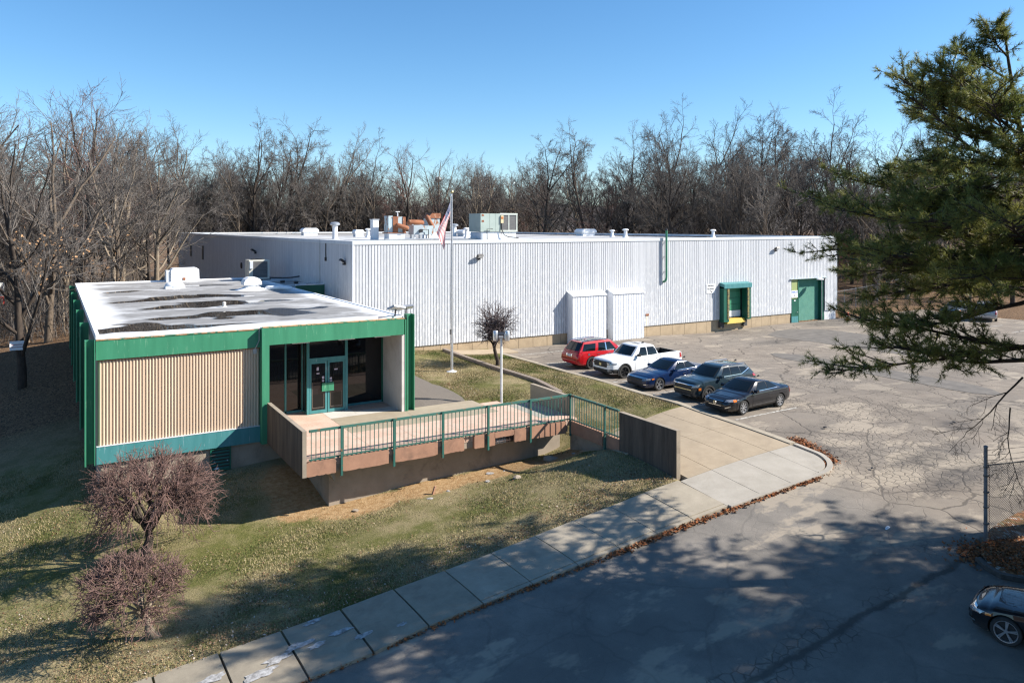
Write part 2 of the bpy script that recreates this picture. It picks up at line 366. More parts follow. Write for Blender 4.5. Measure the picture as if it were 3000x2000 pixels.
inside = (yc < 19.2) | (xc > 25.1)
lot_c = (xc > 24.3) & (yc > 12.3 - (xc - 24.2) * 0.603)
parking_lot = obj('parking_lot', grid_mesh('parking_lot', X, Y, Z, inside & lot_c, M_ASPH, (alg, drk, road_m)), kind='structure')
road_o = obj('road', grid_mesh('road', X, Y, Z, inside & ~lot_c, M_ASPH, (alg, drk, road_m)), kind='structure')

M_PATCH = M_simple('asphalt_patch', (0.12, 0.11, 0.10), (0.175, 0.158, 0.14), 1.5, 0.9, bump=0.4, spec=0.2)
M_LINE = None
n = N('road_paint'); P = n.pos('Object')
wear = n.ramp(n.noise(P, 6, 5, 0.75), [(0.40, 0.0), (0.62, 1.0)])
M_LINE = n.fin(n.mix(wear, (0.17, 0.155, 0.135), (0.62, 0.60, 0.55)), 0.8)
def sheet(pts, off, step=0.5):
    """a thin sheet on the ground between two edge polylines given as lists of equal length"""
    mb = MB(); A, B = pts; m = 6
    P = np.array([[np.array(a) * (1 - t) + np.array(b) * t for t in np.linspace(0, 1, m)] for a, b in zip(A, B)])
    z = gz(P[..., 0], P[..., 1]) + off
    for i in range(len(A)):
        for j in range(m): mb.v.append((P[i, j, 0], P[i, j, 1], z[i, j]))
    for i in range(len(A) - 1):
        for j in range(m - 1): mb.face((i * m + j, i * m + j + 1, (i + 1) * m + j + 1, (i + 1) * m + j))
    return mb
def round_patch(x0, x1, y0, y1, off, seed):
    r = random.Random(seed); k = 16; A = []; B = []
    for i in range(k + 1):
        t = i / k; y = y0 + (y1 - y0) * t; e = min(t, 1 - t); w = 1 - max(0, 1 - e / 0.12) ** 2 * 0.8; w = max(w, 0.12); c = (x0 + x1) / 2; h = (x1 - x0) / 2
        A.append((c - h * w * (1 + r.uniform(-.04, .04)), y)); B.append((c + h * w * (1 + r.uniform(-.04, .04)), y))
    return sheet((A, B), off)
obj('asphalt_patch', round_patch(40.6, 42.8, 20.5, 35.0, 0.014, 1), M_PATCH, parking_lot, fix=False)
obj('asphalt_patch', round_patch(48.6, 55.5, 27.5, 42.8, 0.012, 2), M_PATCH, parking_lot, fix=False)
for (x0, x1, y) in [(26.2, 30.3, 24.02), (26.2, 30.5, 26.55), (26.3, 30.6, 29.65), (26.3, 30.8, 32.85), (26.3, 30.8, 36.2), (26.4, 30.9, 39.6), (26.8, 31.2, 43.2)]:
    xs_ = np.linspace(x0, x1, 12)
    obj('parking_line', sheet(([(x, y - .055) for x in xs_], [(x, y + .055) for x in xs_]), 0.010), M_LINE, parking_lot, fix=False)
# far bays, seen through the pine
for k in range(6):
    xs_ = np.linspace(66.5, 71, 4); y = 29 + 2.9 * k
    obj('parking_line', sheet(([(x, y - .06) for x in xs_], [(x, y + .06) for x in xs_]), 0.010), M_LINE, parking_lot, fix=False)

# --- snow and litter left on the asphalt
M_SNOW = M_simple('old_snow', (0.80, 0.82, 0.85), (0.62, 0.64, 0.67), 6, 0.8, bump=0.6)
def mound(cx, cy, rx, ry, h, rot, seed, mat, name):
    mb = MB(); r = random.Random(seed); k = 22; rings = 5; c, s_ = math.cos(rot), math.sin(rot)
    ph = [r.uniform(0.62, 1.15) for _ in range(k)]
    for i in range(rings + 1):
        t = i / rings
        for j in range(k):
            a = 2 * math.pi * j / k; q = (ph[j] * .5 + ph[(j + 1) % k] * .25 + ph[j - 1] * .25)
            x = rx * t * q * math.cos(a); y = ry * t * q * math.sin(a)
            X_ = cx + x * c - y * s_; Y_ = cy + x * s_ + y * c
            mb.v.append((X_, Y_, g1(X_, Y_) + h * (1 - t * t) - 0.004 + (0.02 * r.random() * (1 - t))))
    for i in range(rings):
        for j in range(k): mb.face((i * k + j, i * k + (j + 1) % k, (i + 1) * k + (j + 1) % k, (i + 1) * k + j))
    return obj(name, mb, mat, smooth=True, kind='stuff')
mound(22.7, 14.55, 0.20, 0.08, 0.006, 0.3, 3, M_SNOW, 'snow_patch')
mound(24.0, 10.6, 1.5, 0.45, 0.12, -0.55, 4, M_SNOW, 'snow_patch')

# --- concrete walks
def M_concrete(name, c1, c2, stain=(0.12, 0.10, 0.08), st=0.5, scale=1.5):
    n = N(name); P = n.pos('Object')
    a = n.mix(n.ramp(n.noise(P, scale, 5, 0.65), [(0.3, 0.0), (0.7, 1.0)]), c1, c2)
    a = n.mix(n.ramp(n.noise(P, 60, 2, 0.6), [(0.3, 0.30), (0.55, 0.0)]), a, tuple(x * 0.45 for x in c1))
    s = n.ramp(n.noise(P, 0.9, 6, 0.7, 0.6), [(0.52, 0.0), (0.75, st)])
    a = n.mix(s, a, stain)
    n.bump(n.noise(P, 35, 3), 0.25, 0.01)
    return n.fin(a, 0.88, spec=0.25)
M_WALK = M_concrete('walk_concrete', (0.385, 0.335, 0.262), (0.29, 0.25, 0.192), st=0.45)
M_WALK_OLD = M_concrete('old_walk_concrete', (0.33, 0.285, 0.215), (0.245, 0.21, 0.16), st=0.5, scale=2.5)
M_PLAZA = M_concrete('plaza_concrete', (0.39, 0.315, 0.225), (0.32, 0.255, 0.18), stain=(0.2, 0.16, 0.12), st=0.35)
M_PLAZA_OUT = M_concrete('outer_plaza_concrete', (0.40, 0.365, 0.315), (0.33, 0.30, 0.255), stain=(0.2, 0.17, 0.13), st=0.3)
M_SPALL = M_simple('broken_concrete', (0.50, 0.49, 0.48), (0.16, 0.15, 0.14), 9, 0.95, bump=0.9)
def slab(outline, off=0.08, deep=0.30, sub=3):
    """a paving slab whose four-corner outline follows the slope of the ground"""
    mb = MB(); a, b, c, d = [np.array(p, float) for p in outline]; m = sub + 1; top = []
    for i in range(m):
        for j in range(m):
            u, v = i / sub, j / sub; p = a * (1 - u) * (1 - v) + b * u * (1 - v) + c * u * v + d * (1 - u) * v
            top.append((p[0], p[1], g1(*p) + off))
    mb.v = list(top)
    for i in range(sub):
        for j in range(sub): mb.face((i * m + j, (i + 1) * m + j, (i + 1) * m + j + 1, i * m + j + 1))
    ring = [i * m for i in range(m)] + [sub * m + j for j in range(1, m)] + [i * m + sub for i in reversed(range(sub))] + [j for j in reversed(range(1, sub))]
    base = len(mb.v); mb.v += [(mb.v[i][0], mb.v[i][1], mb.v[i][2] - deep) for i in ring]
    for k in range(len(ring)):
        k2 = (k + 1) % len(ring); mb.face((ring[k], ring[k2], base + k2, base + k))
    return mb
walk = empty('sidewalk', (11, 19.5, g1(11, 19.5))); walk['kind'] = 'structure'
J_IN = [(-14.5, 22.4), (-12.9, 22.2), (-11.3, 22.0), (-9.7, 21.9), (-8.1, 21.75), (-6.5, 21.6), (-4.9, 21.5), (-3.2, 21.4), (-1.3, 21.3), (0.5, 21.2), (2.15, 21.12), (3.72, 21.02), (5.3, 20.9), (6.92, 20.79), (8.49, 20.75), (10.11, 20.67), (11.67, 20.6), (13.25, 20.57), (14.78, 20.54), (16.27, 20.5), (17.8, 20.5), (19.38, 20.48)]
J_OUT = [(x + 0.06, y - (2.42 if x < 8 else 2.30)) for x, y in J_IN]
for i in range(len(J_IN) - 1):
    g = 0.014 if J_IN[i][0] > 9 else 0.03
    dz = RNG.uniform(-0.008, 0.012)
    kw = 0.17
    a, b, c_, d = J_IN[i], J_IN[i + 1], J_OUT[i + 1], J_OUT[i]
    sh = lambda p, q, k: (p[0] + (q[0] - p[0]) * k, p[1] + (q[1] - p[1]) * k)
    L = math.dist(a, b); gg = g / L
    a2, b2, c2, d2 = sh(a, b, gg), sh(a, b, 1 - gg), sh(d, c_, 1 - gg), sh(d, c_, gg)
    if J_IN[i][0] > 9.5:   # newer slabs with a separate kerb strip
        k = kw / math.dist(a2, d2)
        d3, c3 = sh(d2, a2, k), sh(c2, b2, k)
        obj('slab', slab([a2, d3, c3, b2], 0.085 + dz), M_WALK, walk, fix=True)
        d3, c3 = sh(d2, a2, k - 0.008), sh(c2, b2, k - 0.008)
        obj('kerb', slab([d3, d2, c2, c3], 0.075 + dz * 0.3, sub=2), M_WALK, walk)
    else:
        obj('slab', slab([a2, d2, c2, b2], 0.085 + dz), M_WALK_OLD, walk)
# crumbled spots on the oldest slabs
for k, (x, y, r) in enumerate([(4.4, 19.4, 0.34), (4.9, 19.7, 0.30), (5.5, 19.9, 0.28), (5.9, 19.6, 0.22), (6.6, 19.75, 0.26), (6.1, 20.7, 0.20), (7.0, 19.2, 0.2), (3.4, 20.0, 0.32), (2.9, 19.9, 0.35), (8.0, 18.95, 0.14)]):
    mb = MB(); rr = random.Random(k); kk = 16; c0 = []
    for j in range(kk):
        a = 2 * math.pi * j / kk; q = r * rr.uniform(0.55, 1.15); X_, Y_ = x + q * math.cos(a) * 1.35, y + q * math.sin(a) * 0.6
        c0.append((X_, Y_, g1(X_, Y_) + 0.098))
    mb.poly(c0); obj('spalled_patch', mb, M_SPALL, walk, fix=False)
plaza = empty('plaza', (22, 22, g1(22, 22))); plaza['kind'] = 'structure'
PX = [19.42, 20.98, 22.54, 24.1, 25.42]; PY = [18.20, 20.42, 23.4, 26.6]
for i in range(4):
    for j in range(3):
        x0, x1, y0, y1 = PX[i] + .011, PX[i + 1] - .011, PY[j] + .011, PY[j + 1] - .011
        if i == 0: x0 += 0.36 if j == 1 else 0.0
        if j == 0:
            y0 = 18.22 - 0.03 * (PX[i] - 19.4)
            if i == 3:
                mb = MB(); pts = [(x0, y1), (x0, y0 + .02)] + [(24.1 + 1.3 * math.sin(a), 19.50 - 1.32 * math.cos(a)) for a in np.linspace(0.1, 1.45, 9)] + [(x1, y1)]
                mb.prism([(p[0], p[1]) for p in pts], -0.4, 0.0)
                mb.v = [(v[0], v[1], g1(v[0], v[1]) + 0.085 + (v[2] if v[2] < -0.1 else 0)) for v in mb.v]
                obj('slab', mb, M_PLAZA_OUT, plaza); continue
        obj('slab', slab([(x0, y1), (x0, y0), (x1, y0), (x1, y1)], 0.085, sub=4), M_PLAZA_OUT if j == 0 else M_PLAZA, plaza)
obj('slab', slab([(19.8, 27.6), (19.8, 26.62), (22.5, 26.62), (20.6, 27.6)], 0.075), M_PLAZA, plaza)
def strip_kerb(path, w, h, name, mat, parent=None, deep=0.4):
    mb = MB(); P = [Vector((p[0], p[1])) for p in path]; m = len(P)
    for k in range(m):
        t = (P[min(k + 1, m - 1)] - P[max(k - 1, 0)]).normalized(); nn = Vector((-t.y, t.x)) * w / 2; z = g1(*P[k])
        for sgn, zz in ((1, z - deep), (1, z + h), (-1, z + h), (-1, z - deep)): mb.v.append((P[k].x + nn.x * sgn, P[k].y + nn.y * sgn, zz))
    for k in range(m - 1):
        for j in range(4):
            a = k * 4 + j; b = k * 4 + (j + 1) % 4; mb.face((a, b, b + 4, a + 4))
    mb.face((0, 1, 2, 3)); mb.face([(m - 1) * 4 + j for j in (3, 2, 1, 0)])
    return obj(name, mb, mat, parent)
strip_kerb([(25.62, y) for y in np.linspace(20.5, 43.7, 30)], 0.34, 0.115, 'kerb', M_WALK, plaza)
c_arc = [(24.15 + 1.55 * math.sin(a), 19.62 - 1.55 * math.cos(a)) for a in np.linspace(0.0, 1.35, 12)]
strip_kerb([(19.5, 18.17), (21.5, 18.11)] + c_arc + [(25.69, 20.45)], 0.2, 0.09, 'kerb', M_PLAZA_OUT, plaza)
apron = obj('apron', slab([(22.1, 45.5), (22.1, 43.95), (27.0, 43.95), (27.0, 45.5)], 0.09), M_PLAZA, kind='structure')
# asphalt footpath beside the office
n = N('footpath_asphalt'); P = n.pos('Object')
M_PATH = n.fin(n.mix(n.ramp(n.noise(P, 40, 3, 0.7), [(0.35, 0.0), (0.7, 1.0)]), (0.10, 0.085, 0.07), (0.19, 0.165, 0.14)), 0.92)
xs_ = np.linspace(33.0, 45.4, 16)
obj('footpath', sheet(([(14.0, y) for y in xs_], [(17.45 + 0.05 * math.sin(y * 3), y) for y in xs_]), 0.065), M_PATH, kind='structure', fix=False)
# --- leaf-strewn verge round the fence
M_VERGE = N('leaf_litter'); n = M_VERGE; P = n.pos('Object'); lc = n.sep(n.voro(P, 11, 'F1', 'Color'))
c = n.mix(lc[0], (0.13, 0.055, 0.022), (0.36, 0.17, 0.075)); c = n.mix(n.ramp(lc[1], [(0.8, 0.0), (0.84, 1.0)]), c, (0.42, 0.36, 0.30))
c = n.mix(n.ramp(n.noise(P, 1.6, 4), [(0.52, 0.0), (0.64, 0.7)]), c, (0.07, 0.075, 0.02))
n.bump(lc[2], 0.8, 0.05); M_VERGE = n.fin(c, 0.95)
up = [(22.95, 11.55), (23.4, 12.05), (24.3, 12.5), (25.6, 12.75), (27.2, 12.8), (29, 12.5), (33, 11), (45, 4), (60, -6)]
lo = [(22.9, 11.2), (23.15, 10.85), (23.7, 10.35), (24.6, 9.5), (25.6, 8.5), (26.6, 7.5), (30, 3.5), (45, -8), (60, -18)]
def dens(a, k=4):
    out = []
    for p, q in zip(a[:-1], a[1:]): out += [tuple(np.array(p) + (np.array(q) - np.array(p)) * i / k) for i in range(k)]
    return out + [a[-1]]
verge = obj('verge', sheet((dens(up), dens(lo)), 0.10), M_VERGE, kind='structure', fix=False)
strip_kerb(dens([(23.1, 12.0), (22.88, 11.6), (22.82, 11.2), (23.05, 10.85), (23.6, 10.3), (24.5, 9.4), (26.5, 7.4), (30, 3.4)]), 0.16, 0.14, 'kerb', M_simple('dark_kerb', (0.10, 0.09, 0.08), (0.05, 0.045, 0.04), 5, 0.9), verge)
# ------------------------------------------------------------------ warehouse
def M_siding(name, c1, c2, chalk):
    n = N(name); P = n.pos('Object'); v = n.pos('Object', (4.9, 4.9, 0.12))
    a = n.mix(n.ramp(n.noise(v, 1.0, 2, 0.5), [(0.35, 0.0), (0.62, 1.0)]), c1, c2)
    z = n.sep(P)[2]; low = n.ramp(n.math('DIVIDE', z, 7.7), [(0.05, 1.0), (0.9, 0.15)])
    sp = n.math('MULTIPLY', n.ramp(n.noise(n.pos('Object', (3.2, 3.2, 0.9)), 2.2, 5, 0.7), [(0.50, 0.0), (0.60, 1.0)]), low)
    a = n.mix(sp, a, chalk)
    d = n.ramp(n.noise(n.pos('Object', (6, 6, 0.25)), 1.3, 4, 0.7), [(0.66, 0.0), (0.80, 0.55)])
    a = n.mix(d, a, (0.36, 0.38, 0.40))
    return n.fin(a, 0.45, spec=0.35)
M_SIDE = M_siding('aged_white_siding', (0.60, 0.61, 0.63), (0.495, 0.508, 0.532), (0.75, 0.75, 0.75))
M_SIDE2 = M_siding('newer_white_siding', (0.74, 0.76, 0.79), (0.68, 0.70, 0.74), (0.80, 0.81, 0.82))
M_FLASH = M_simple('white_flashing', (0.64, 0.665, 0.69), (0.55, 0.58, 0.61), 2, 0.45)
M_FOUND = M_concrete('tan_foundation', (0.46, 0.355, 0.235), (0.36, 0.275, 0.18), stain=(0.2, 0.15, 0.10), st=0.5)
M_GREEN = M_peel('green_paint', (0.036, 0.195, 0.105), (0.050, 0.245, 0.135), (0.115, 0.30, 0.18), 0.60, 3, 0.5, (3, 3, 0.35))
M_TEAL = M_peel('teal_paint', (0.045, 0.195, 0.20), (0.07, 0.24, 0.25), (0.20, 0.34, 0.36), 0.60, 3.5, 0.55, (3, 3, 0.3))
M_DGREEN = M_simple('dark_green_paint', (0.008, 0.085, 0.055), (0.012, 0.105, 0.068), 2, 0.45)
M_OLIVE = M_simple('olive_panel', (0.30, 0.36, 0.15), (0.27, 0.33, 0.13), 2, 0.6)
M_DARK = M_simple('black_metal', (0.018, 0.018, 0.02), (0.03, 0.03, 0.032), 5, 0.5)
M_YEL = M_peel('yellow_paint', (0.55, 0.36, 0.04), (0.45, 0.29, 0.035), (0.25, 0.17, 0.08), 0.62, 6, 0.6)
M_RUST = M_peel('rusty_metal', (0.42, 0.50, 0.52), (0.36, 0.44, 0.47), (0.30, 0.125, 0.055), 0.55, 2.2, 0.7, (1, 1, 0.6))
M_RUST2 = M_peel('rust', (0.32, 0.125, 0.055), (0.20, 0.075, 0.04), (0.55, 0.42, 0.31), 0.60, 5, 0.8)
M_GALV = M_simple('galvanised_steel', (0.50, 0.52, 0.54), (0.40, 0.42, 0.44), 6, 0.4, 0.6)
M_COIL = M_simple('coil_fins', (0.10, 0.10, 0.10), (0.17, 0.165, 0.16), 3, 0.5, 0.4, (1, 1, 8))
M_WHITE = M_simple('white_coating', (0.86, 0.87, 0.88), (0.76, 0.77, 0.78), 3, 0.6)
M_SIGN = M_simple('sign_white', (0.82, 0.83, 0.83), (0.78, 0.79, 0.8), 3, 0.5)
M_INK = M_simple('sign_black', (0.02, 0.02, 0.022), None, 3, 0.5)
M_BLUE = M_simple('sign_blue', (0.03, 0.13, 0.42), None, 3, 0.5)

WX0, WX1, WY0, WY1, WZ = 15.96, 63.19, 45.60, 122.0, 7.68
wh = empty('warehouse', (39.5, 80, 0), label='long white ribbed metal warehouse with flat roof behind the parked cars', cat='warehouse')
def ribs(x0, x1, pitch, zlo, zhi, y, depth=0.05, groove=0.032, slope=0.012):
    """ribbed sheet facing -y; zlo and zhi may be functions of x"""
    mb = MB(); k = int(round((x1 - x0) / pitch)); p = (x1 - x0) / k
    fl = zlo if callable(zlo) else (lambda x: zlo); fh = zhi if callable(zhi) else (lambda x: zhi)
    for i in range(k):
        xa = x0 + i * p; c = xa + p / 2; a, b = fl(c), fh(c)
        if b - a < 0.01: continue
        w = p - groove - 2 * slope
        pts = [(xa, y), (xa + w, y), (xa + w + slope, y + depth), (xa + w + slope + groove, y + depth), (xa + p, y)]
        i0 = len(mb.v)
        for q in pts: mb.v += [(q[0], q[1], a), (q[0], q[1], b)]
        for j in range(4): mb.face((i0 + 2 * j, i0 + 2 * j + 2, i0 + 2 * j + 3, i0 + 2 * j + 1))
    return mb
def wall_low(x):
    if 56.8 < x < 61.52: return 3.86
    if 48.1 < x < 50.75: return 3.55
    return 0.80
obj('siding', ribs(WX0 + .03, WX1 - .03, 0.2045, wall_low, 7.5, WY0), M_SIDE, wh, fix=False)
mb = ribs(-WY1, -WY0 - .03, 0.2045, 0.2, 7.5, WX0); mb.v = [(y, -x, z) for x, y, z in mb.v]
obj('siding', mb, M_SIDE, wh, fix=False)
mb = MB(); mb.box(WX0 + .06, WX1, WY0 + .5, WY1, -1.2, 7.3); mb.box(WX0 + .12, WX0 + .35, WY0 + .1, WY1, -1.2, 7.3)
mb.box(WX0 + .1, 48.1, WY0 + .1, WY0 + .5, -1.2, 7.3); mb.box(50.75, 56.8, WY0 + .1, WY0 + .5, -1.2, 7.3); mb.box(61.52, WX1 - .02, WY0 + .1, WY0 + .5, -1.2, 7.3)
mb.box(48.1, 50.75, WY0 + .1, WY0 + .5, 3.5, 7.3); mb.box(48.1, 50.75, WY0 + .1, WY0 + .5, -1.2, 0.5); mb.box(56.8, 61.52, WY0 + .1, WY0 + .5, 3.86, 7.3)
obj('wall', mb, M_SIDE, wh)
mb = MB(); mb.box(WX0 - .03, WX0 + .05, WY0 - .03, WY0 + .05, 0.78, 7.5); obj('corner_trim', mb, M_SIDE2, wh); mb = MB(); mb.box(WX1 - .05, WX1 + .03, WY0 - .03, WY0 + .05, 0.8, 7.5)
obj('corner_trim', mb, M_SIDE2, wh)
# parapet flashing, each side its own piece
for (a, b, c, d) in [(WX0 - .04, WX1 + .04, WY0 - .04, WY0 + .28), (WX0 - .04, WX0 + .28, WY0 + .28, WY1), (WX1 - .24, WX1 + .04, WY0 + .28, WY1), (WX0 + .28, WX1 - .24, WY1 - .28, WY1)]:
    mb = MB(); mb.box(a, b, c, d, 7.45, WZ); obj('parapet', mb, M_FLASH, wh)
n = N('white_roof'); P = n.pos('Object'); v = n.pos('Object', (0.25, 1, 1))
a = n.mix(n.ramp(n.noise(v, 0.5, 5, 0.65), [(0.38, 0.0), (0.55, 1.0)]), (0.70, 0.71, 0.72), (0.25, 0.235, 0.22))
a = n.mix(n.ramp(n.noise(v, 1.6, 4), [(0.60, 0.0), (0.70, 0.6)]), a, (0.10, 0.095, 0.09))
M_WROOF = n.fin(a, 0.6)
mb = MB(); mb.box(WX0 + .2, WX1 - .2, WY0 + .2, WY1 - .2, 7.0, 7.36); obj('roof', mb, M_WROOF, wh)
# foundation panels under the siding
x = WX0 + .04
cuts = [15.99, 17.2, 18.4, 19.6, 20.8, 22.0, 23.3, 23.31, 24.4, 25.6, 26.9, 28.1, 29.3, 30.5, 31.7, 32.9, 34.4, 36.0, 37.4, 38.9, 39.9, 41.3, 42.6, 43.9, 45.2, 46.4, 47.1, 48.2, 50.5, 51.7, 53.0, 54.2, 55.1, 56.78]
for a, b in zip(cuts[:-1], cuts[1:]):
    if b - a < 0.05: continue
    mb = MB(); top = 0.82 if not 48.1 <= a < 50.4 else 0.40
    mb.box(a + .012, b - .012, WY0 + .07 + RNG.uniform(0, .012), WY0 + .11, -0.9, top); obj('foundation_panel', mb, M_FOUND, wh)
mb = MB(); mb.box(WX0, 56.79, WY0 + .085, WY0 + .108, -0.9, 0.80); obj('foundation_joint', mb, M_DARK, wh)
# two shallow bays clad in newer sheet
for (a, b) in [(32.22, 35.30), (35.95, 38.96)]:
    t = empty('wall_bay', ((a + b) / 2, 45.2, 0), label='shallow white sheet metal bay on the warehouse wall, %s of two' % ('left one' if a < 33 else 'right one'), cat='wall bay', group='sheet metal bays on the warehouse wall')
    obj('siding', ribs(a, b, 0.243, 0.05, 3.52, 44.90, 0.055, 0.04, 0.012), M_SIDE2, t, fix=False)
    mb = MB(); mb.prism([(44.93, 0.05), (45.61, 0.05), (45.61, 3.80), (44.93, 3.50)], a + .01, b - .01, 'x'); obj('side_panel', mb, M_SIDE2, t)
    for k in range(10):
        w = (b - a + 0.08) / 10; xa = a - .04 + k * w
        mb = MB(); mb.prism([(44.84, 3.50), (44.84, 3.55), (45.62, 3.87), (45.62, 3.82)], xa + .006, xa + w - .006, 'x'); obj('roof_panel', mb, M_SIDE2, t)
    mb = MB(); mb.box(a + .05, b - .05, 44.96, 45.6, -0.5, 0.05); obj('plinth', mb, M_FOUND, t)
# loading dock
dock = empty('loading_dock', (49.4, 45.4, 0), label='green padded loading dock surround with yellow lip in the warehouse wall', cat='loading dock')
mb = MB(); mb.prism([(45.12, 0.62), (45.66, 0.5), (45.66, 3.62), (45.12, 3.52)], 47.80, 48.42, 'x'); obj('side_pad', mb, M_DGREEN, dock)
mb = MB(); mb.prism([(45.12, 0.72), (45.66, 0.6), (45.66, 3.62), (45.12, 3.52)], 50.52, 51.04, 'x'); obj('side_pad', mb, M_DGREEN, dock)
mb = MB(); mb.prism([(45.05, 3.42), (45.66, 3.42), (45.66, 3.90), (45.05, 3.78)], 47.80, 51.12, 'x'); obj('head_pad', mb, M_TEAL, dock)
M_GUIDE = M_peel('worn_yellow_guide', (0.34, 0.28, 0.10), (0.25, 0.21, 0.09), (0.10, 0.09, 0.07), 0.5, 8, 0.8)
for xa in (48.2, 50.6):
    mb = MB()
    for k in range(14): mb.box(xa, xa + .2, 45.07, 45.12, 0.85 + k * .185, 1.02 + k * .185)
    obj('guide_strip', mb, M_GUIDE, dock)
for k in range(5):
    z0 = 0.92 + k * 0.54; mb = MB(); mb.box(48.42, 50.50, 45.80, 45.86, z0 + .012, z0 + .528)
    obj('door_panel', mb, M_SIGN if k == 0 else M_GREEN, dock)
mb = MB(); mb.box(48.05, 50.8, 45.87, 45.95, 0.4, 3.6); obj('door_back', mb, M_DARK, dock)
mb = MB(); mb.box(48.1, 50.78, 45.64, 45.9, 0.5, 0.88); obj('sill', mb, M_DARK, dock)
mb = MB(); mb.prism([(45.18, 0.46), (45.66, 0.42), (45.66, 0.86), (45.30, 0.84)], 48.28, 50.05, 'x'); obj('dock_lip', mb, M_YEL, dock)
mb = MB(); mb.prism([(45.22, 0.50), (45.66, 0.44), (45.66, 0.85), (45.34, 0.83)], 50.09, 50.46, 'x'); obj('dock_lip', mb, M_YEL, dock)
for xa in (47.72, 50.5):
    mb = MB(); mb.box(xa, xa + .42, 45.42, 45.66, 0.12, 0.62); obj('bumper', mb, M_simple('rubber', (0.05, 0.05, 0.05), (0.09, 0.085, 0.08), 4, 0.9), dock)
mb = MB(); mb.box(48.1, 50.5, 45.5, 45.66, 0.36, 0.42); obj('edge_angle', mb, M_GREEN, dock)
# roller door bay
rd = empty('roller_door', (59.4, 46, 0), label='green roller shutter door at the right end of the warehouse wall', cat='roller door')
mb = MB(); zz = np.linspace(-0.05, 3.84, 140)
for k in range(139):
    y1 = 46.02 + 0.022 * math.cos(k * math.pi / 1.5); y2 = 46.02 + 0.022 * math.cos((k + 1) * math.pi / 1.5)
    mb.quad((57.86, y1, zz[k]), (61.1, y1, zz[k]), (61.1, y2, zz[k + 1]), (57.86, y2, zz[k + 1]))
obj('shutter', mb, M_simple('shutter_green', (0.055, 0.22, 0.17), (0.09, 0.27, 0.20), 2, 0.45), rd, fix=False)
mb = MB(); mb.box(57.86, 61.1, 45.98, 46.06, -0.13, -0.04); obj('bottom_bar', mb, M_GALV, rd)
mb = MB(); mb.box(61.1, 61.5, 45.72, 46.1, -0.13, 3.85); mb.box(57.74, 57.86, 45.62, 46.1, -0.13, 3.85); obj('jamb', mb, M_DGREEN, rd)
mb = MB(); mb.box(61.12, 61.17, 45.66, 45.72, -0.1, 3.8); obj('guide_rail', mb, M_GALV, rd)
mb = MB(); mb.box(56.82, 57.74, 45.66, 45.74, 2.08, 3.80); obj('infill_panel', mb, M_OLIVE, rd)
dr = empty('personnel_door', (57.3, 45.65, -0.13), label='narrow dark green steel door left of the roller shutter', cat='door')
mb = MB(); mb.box(56.84, 57.72, 45.62, 45.68, -0.12, 2.04); obj('leaf', mb, M_DGREEN, dr)
mb = MB(); mb.box(56.84, 57.72, 45.60, 45.62, -0.10, 0.5); obj('kick_plate', mb, M_TEAL, dr)
mb = MB(); mb.tube([(57.64, 45.6, 0.85), (57.64, 45.55, 0.85), (57.5, 45.55, 0.85)], 0.02, 6); obj('handle', mb, M_GALV, dr)
mb = MB(); mb.box(57.18, 57.38, 45.60, 45.615, 1.86, 1.96); obj('name_plate', mb, M_SIGN, dr)
mb = MB(); mb.box(56.6, 61.7, 45.45, 45.7, 3.84, 3.89); obj('canopy_flashing', mb, M_RUST, rd)
mb = MB(); mb.lathe([(0.16, 0.02), (0.34, -0.10), (0.32, -0.13), (0.0, -0.10)], (60.2, 45.15, 3.85), 12); mb.tube([(60.2, 45.6, 4.05), (60.2, 45.25, 4.05), (60.2, 45.15, 3.85)], 0.02, 5); 
tag(obj('wall_lamp', mb, M_WHITE), 'white dish shaped lamp hanging over the green roller shutter', 'lamp')
# signs: flat lettering set a few millimetres proud of each board
def text(body, size, loc, mat, parent, shear=0.0, sx=1.0, sy=1.0, rot=(math.pi / 2, 0, 0), bold=0.0):
    cu = bpy.data.curves.new('lettering', 'FONT'); cu.body = body; cu.size = size; cu.align_x = 'CENTER'; cu.shear = shear; cu.extrude = 0.002; cu.offset = bold
    tmp = bpy.data.objects.new('lettering', cu); COL.objects.link(tmp); dg = bpy.context.evaluated_depsgraph_get()
    me = bpy.data.meshes.new_from_object(tmp.evaluated_get(dg)); bpy.data.objects.remove(tmp); me.materials.clear(); me.materials.append(mat)
    M = Matrix.Translation(loc) @ Matrix.Rotation(rot[2], 4, 'Z') @ Matrix.Rotation(rot[0], 4, 'X') @ Matrix.Diagonal((sx, sy, 1, 1)); me.transform(M)
    return obj('lettering', me, None, parent)
def arrow(pts, mat, y, parent):
    mb = MB(); mb.prism(pts, y - .002, y, 'y'); return obj('arrow', mb, mat, parent)
sg = empty('sign', (46.74, 45.57, 3.1), label='white SHIPPING and RECEIVING sign with an arrow on the warehouse wall', cat='sign')
mb = MB(); mb.box(46.26, 47.22, 45.57, 45.595, 3.06, 3.80); obj('board', mb, M_SIGN, sg)
text('SHIPPING', 0.17, (46.74, 45.567, 3.62), M_INK, sg, bold=.004); text('&', 0.10, (46.74, 45.567, 3.50), M_INK, sg); text('RECEIVING', 0.17, (46.74, 45.567, 3.35), M_INK, sg, sx=0.92, bold=.004)
arrow([(46.60, 3.27), (46.64, 3.31), (46.82, 3.20), (46.85, 3.24), (46.90, 3.11), (46.76, 3.13), (46.79, 3.17)], M_INK, 45.568, sg)
sg = empty('sign', (57.25, 45.64, 2.2), label='white WESCO sign with a down arrow above the narrow green door', cat='sign')
mb = MB(); mb.box(56.83, 57.70, 45.63, 45.655, 2.18, 2.82); obj('board', mb, M_SIGN, sg)
text('WESCO', 0.22, (57.26, 45.628, 2.60), M_BLUE, sg, shear=0.25, bold=.008)
